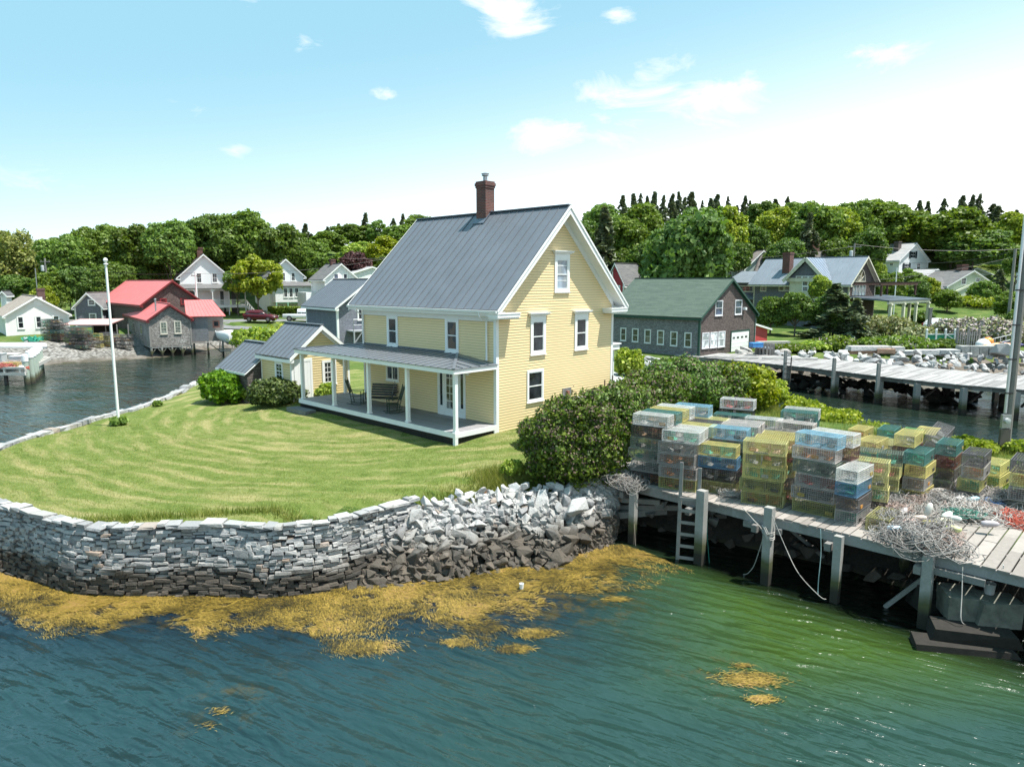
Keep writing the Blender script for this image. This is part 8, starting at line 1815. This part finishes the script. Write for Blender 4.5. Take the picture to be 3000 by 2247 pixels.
# ---------------------------------------------------------------- left dock and its gear
def left_dock():
    z = 1.35; t = thing('left_dock', 'low plank dock with a double white edge beam at the left edge', 'dock'); m = MB(); A_ = Vector((-39.2, 56.0, z)); B_ = Vector((-43.4, 65.5, z)); X = Vector((-1, .04, 0)); r = random.Random(4)
    for i in range(44): a = A_.lerp(B_, i/44); b = A_.lerp(B_, (i+.92)/44); m.hexa([a+Vector((0,0,-.06)), b+Vector((0,0,-.06)), b+X*12+Vector((0,0,-.06)), a+X*12+Vector((0,0,-.06)), a, b, b+X*12, a+X*12][:4][::-1]+[a, b, b+X*12, a+X*12][::-1])
    m.build('deck', wood((.40,.38,.35),(.25,.23,.21)), t); m = MB(); m.bar(A_+Vector((.1,-.1,.06)), A_+X*12+Vector((0,-.1,.06)), .16, .16); m.bar(A_+Vector((.1,-.1,-.42)), A_+X*12+Vector((0,-.1,-.42)), .18, .22); [m.bar(A_+X*k+Vector((0,-.1,-.4)), A_+X*k+Vector((0,-.1,.1)), .14) for k in (.3,1.6,2.9,4.2,5.5)]; m.bar(A_+Vector((0,0,-.2)), B_+Vector((0,0,-.2)), .2, .3); m.build('edge_beam', wood((.60,.58,.54),(.42,.40,.37)), t)
    
    for k in (2,5,8): m = MB(); m.bar(A_+X*k+Vector((0,.5,-2.6)), A_+X*k+Vector((0,.5,-.3)), .22); m.build('under_pile', DARKWOOD, t)
    GP = wood((.40,.47,.40),(.27,.33,.28), wet=((.09,.09,.05),(.03,.028,.02)), wetz=.45)
    tops = [(73,1041,1127,79,56.4),(87,1030,1128,93,57.2),(97,1026,1112,99,58.9),(103,1022,1105,104,60.),(108,1019,1100,109,61.3),(113,1014,1096,113,62.6),(118,1009,1092,117,64.)]
    for i, (x, yt, yb, xb, d) in enumerate(tops):
        a = deep((x+xb)/2, (yt+yb)/2, d); zt = px_z(a, yt); p = thing('mooring_pile', 'green-grey dock pile with a white cap, %s of the row from the front' % ('first','second','third','fourth','fifth','sixth','seventh')[i], 'pile', (a.x, a.y, 0), 0, 'white-capped piles of the left dock')
        rr = .24 if i else .21; m = MB(); m.tube([(.04,0,-2),(0,0,zt-.3)], [rr*1.08, rr], 14); m.build('pile_shaft', GP, p); m = MB(); m.lathe([(rr*1.15,-.5),(rr*1.12,-.02),(rr*.9,.06),(.02,.10)], 14, (0,0,zt)); m.build('cap', WHITE, p)
        if i == 0: m = MB(); m.tube([(rr*1.1*math.cos(q*.6), rr*1.1*math.sin(q*.6), 1.25+.01*q) for q in range(24)], .035, 6); m.build('red_lashing', plain((.55,.10,.06), .8), p)
    def bx(nm, lab, cat, x, y, d, w, dp, h, c, rz=5, lid=True):
        p = deep(x, y, d); t = thing(nm, lab, cat, (p.x, p.y, z+.0), R(rz)); m = MB(); m.box(-w/2,w/2,-dp/2,dp/2,0,h); m.build('bin_body', plain(c, .55), t)
        if lid: m = MB(); m.box(-w/2-.04,w/2+.04,-dp/2-.04,dp/2+.04,h,h+.06); m.build('rim', plain(sc(c,1.2), .5), t)
    bx('storage_bin','pale grey fish bin standing on the left dock behind the first pile','bin', 54, 1060, 59.5, .95, .8, .62, (.50,.51,.52)); bx('storage_bin','large cream tub at the back of the left dock','bin', 30, 1045, 61.5, 1.2, .9, .6, (.62,.60,.55)); bx('storage_bin','grey tub cut by the left picture edge','bin', 4, 1050, 60.5, .5, .8, .75, (.35,.37,.37))
    p = deep(36, 1076, 57.3); place_trap(Vector((p.x, p.y, z)), R(2), 'yellow', 'yellow crate-like trap on the front edge of the left dock', None, (.5,.4,.05))
    g = 'rope and gear on the left dock'
    for i, (x, y, c, l) in enumerate([(8,1072,(.40,.10,.08),'reddish rope and buoy heap at the left picture edge on the left dock'),(20,1068,(.35,.20,.15),'brown-red rope tangle left of the yellow crate'),(40,1062,(.45,.38,.35),'pale rope heap behind the yellow crate')]):
        q = at(x, y, z+.15); o = coil_mesh(90+i, .55, 26, .45, .35, .03).build('rope_coil', ROPEM); o.location = (q.x, q.y, z); o.color = (*c, 1); tag(o, l, 'rope', g)
    q = at(62, 1076, z+.1); t = thing('pot_buoy', 'small white float beside the yellow crate on the left dock', 'buoy', (q.x, q.y, z+.12)); m = MB(); m.lathe([(.03,-.2),(.13,-.12),(.14,.1),(.04,.2)], 12, axis='x'); m.build('buoy_body', WHITE, t, True); m = MB(); m.tube([(-.3,0,0),(.3,0,0)], .02, 5); m.build('spindle', WOOD, t)
    q = at(163, 1024, .9); t = thing('barrel', 'small pale barrel lying on its side before the trap piles', 'barrel', (q.x, q.y, q.z+.25), R(-30)); m = MB(); m.lathe([(.2,-.3),(.26,-.28),(.28,0),(.26,.28),(.2,.3)], 14, axis='x'); m.build('barrel_body', plain((.36,.34,.31), .7), t); m = MB(); m.lathe([(.15,-.31),(.02,-.312)], 12, axis='x'); m.build('bung', BLACK, t)
    q = at(93, 1000, 1.9); t = thing('net_bundle', 'green net bundle beside the white cottage wall', 'net', (q.x, q.y, q.z)); m = coil_mesh(97, .5, 20, .5, .5, .04); o = m.build('net', plain((.03,.30,.20), .8), t)
    q = at(78, 1020, 1.2); t = thing('white_bucket', 'small white bucket on the gravel behind the left dock', 'bucket', (q.x, q.y, gz(q.x, q.y))); m = MB(); m.lathe([(.16,0),(.2,.55),(.18,.55),(.14,.03)], 12); m.build('bucket_body', WHITE, t)
    # trap piles before the cottage and shed
    g = 'weathered trap piles on the left shore'; dk = ['dark grey','black','dark grey','grey-green','dark red','teal']
    def pile(x0, y0, nx, n, rows, cols, lab, rz=R(-6), zb=None):
        a = at(x0, y0, .9); zb = max(.5, gz(a.x, a.y)) if zb is None else zb
        for rw in range(rows):
            for i in range(nx):
                for k in range(n - (1 if (i*7+rw) % 5 == 3 else 0)): place_trap(Vector((a.x+i*1.2+rw*.15, a.y+rw*.62-i*.12, zb+k*.39)), rz+trng.gauss(0,.05), trng.choice(cols), lab, g)
    pile(143, 1022, 2, 6, 2, dk, 'dark weathered trap in the left part of the big pile by the cottage'); pile(212, 1026, 2, 6, 2, dk, 'dark or greenish weathered trap in the right part of the big pile by the cottage')
    pile(286, 1022, 1, 4, 1, ['yellow','yellow','dark grey'], 'trap in the partly yellow stack before the open shelter'); pile(311, 1020, 1, 4, 2, ['yellow','olive yellow','dark grey'], 'yellow or dark trap in the stack just left of the flagpole'); pile(345, 1020, 2, 4, 1, ['dark grey','grey','black'], 'dark trap in the row beside the shed on piles')
    pile(-10, 990, 1, 4, 1, ['dark red','dark grey'], 'rusty trap stack at the left edge beside the cottage')
left_dock()
# ---------------------------------------------------------------- sun, sky, camera
SUND = Vector((.377, -.07, 1.)).normalized()
el = math.asin(SUND.z); az = math.atan2(SUND.x, SUND.y)
sl = bpy.data.lights.new('sun', 'SUN'); sl.energy = 4.9; sl.angle = R(.53); sl.color = (1, .965, .90)
so = bpy.data.objects.new('sun', sl); COL.objects.link(so); so.rotation_euler = SUND.to_track_quat('Z', 'Y').to_euler(); so.location = (20, 10, 60)
w = bpy.data.worlds.new('World'); SC.world = w; w.use_nodes = True; t = w.node_tree; t.nodes.clear(); k = NT(t)
out = t.nodes.new('ShaderNodeOutputWorld'); bg = t.nodes.new('ShaderNodeBackground'); t.links.new(bg.outputs[0], out.inputs[0])
sky = t.nodes.new('ShaderNodeTexSky'); sky.sky_type = 'NISHITA'; sky.sun_disc = False; sky.sun_elevation = el; sky.sun_rotation = az; sky.altitude = 0; sky.air_density = 1.; sky.dust_density = 1.; sky.ozone_density = 1.
tc = t.nodes.new('ShaderNodeTexCoord'); d = tc.outputs['Generated']; sep = k.n('ShaderNodeSeparateXYZ', {'Vector': d})
col = k.mix(.72, sky.outputs[0], (3.1, 6.1, 7.3))
# bright haze low down and towards the sun side
az_ = k.math('ADD', k.math('MULTIPLY', sep.outputs['X'], .17), k.math('MULTIPLY', sep.outputs['Z'], -1.))
CW = 12.
col = k.mix(k.math('POWER', k.map(az_, -.37, -.04, 0., .96), 2.3), col, (CW, CW*1.02, CW*1.04))
# clouds: noise on the sky direction, gathered round the cloud centres seen in the photograph
pv = k.n('ShaderNodeVectorMath', {0: d, 1: (1, 1, 2.4)}, operation='MULTIPLY').outputs[0]
n1 = k.noise(pv, 9., 8, .62, .6); n2 = k.noise(pv, 3., 3)
mask = None
for x, y, rad, amp in [(1470,40,.085,1.),(1400,10,.05,.8),(1810,55,.035,.7),(880,120,.035,.6),(1125,280,.035,.6),(1230,190,.06,.4),(700,442,.03,.5),(1900,300,.16,.75),(1560,390,.11,.6),(2080,290,.10,.7),(2570,180,.07,.5),(160,540,.14,.2),(560,540,.10,.15),(560,320,.05,.35),(740,10,.05,.4),(1720,130,.04,.35),(1280,60,.05,.4)]:
    r_ = Vector(ray(x, y)).normalized()
    dv = k.n('ShaderNodeVectorMath', {0: d, 1: tuple(r_)}, operation='SUBTRACT'); dv = k.n('ShaderNodeVectorMath', {0: dv.outputs[0], 1: (1,1,2.1)}, operation='MULTIPLY')
    ln = k.n('ShaderNodeVectorMath', {0: dv.outputs[0]}, operation='LENGTH').outputs['Value']
    v = k.map(ln, rad, rad*.2, 0, amp); mask = v if mask is None else k.math('MAXIMUM', mask, v)
cl = k.map(k.math('ADD', n1, k.math('MULTIPLY', mask, .28)), .64, .86, 0, 1)
cl = k.math('MULTIPLY', cl, k.map(mask, 0, .3)); col = k.mix(k.math('MULTIPLY', cl, .9), col, (8.5, 8.5, 8.5))
t.links.new(col, bg.inputs[0]); bg.inputs[1].default_value = .080
cam = bpy.data.cameras.new('camera'); co = bpy.data.objects.new('camera', cam); COL.objects.link(co); co.location = (0, 0, CAMH); co.rotation_euler = (math.pi/2-PIT, 0, 0)
cam.sensor_fit = 'HORIZONTAL'; cam.sensor_width = 36; cam.lens = 36*FPX/3000; cam.clip_start = .1; cam.clip_end = 2000; SC.camera = co
SC.view_settings.view_transform = 'Standard'; SC.view_settings.look = 'None'; SC.view_settings.exposure = .88; SC.view_settings.gamma = 1.
SC.render.engine = 'CYCLES'
SC.cycles.max_bounces = 6; SC.cycles.diffuse_bounces = 3; SC.cycles.glossy_bounces = 3; SC.cycles.transmission_bounces = 3; SC.cycles.sample_clamp_direct = 1.35; SC.cycles.sample_clamp_indirect = 4.; SC.cycles.caustics_reflective = False; SC.cycles.caustics_refractive = False
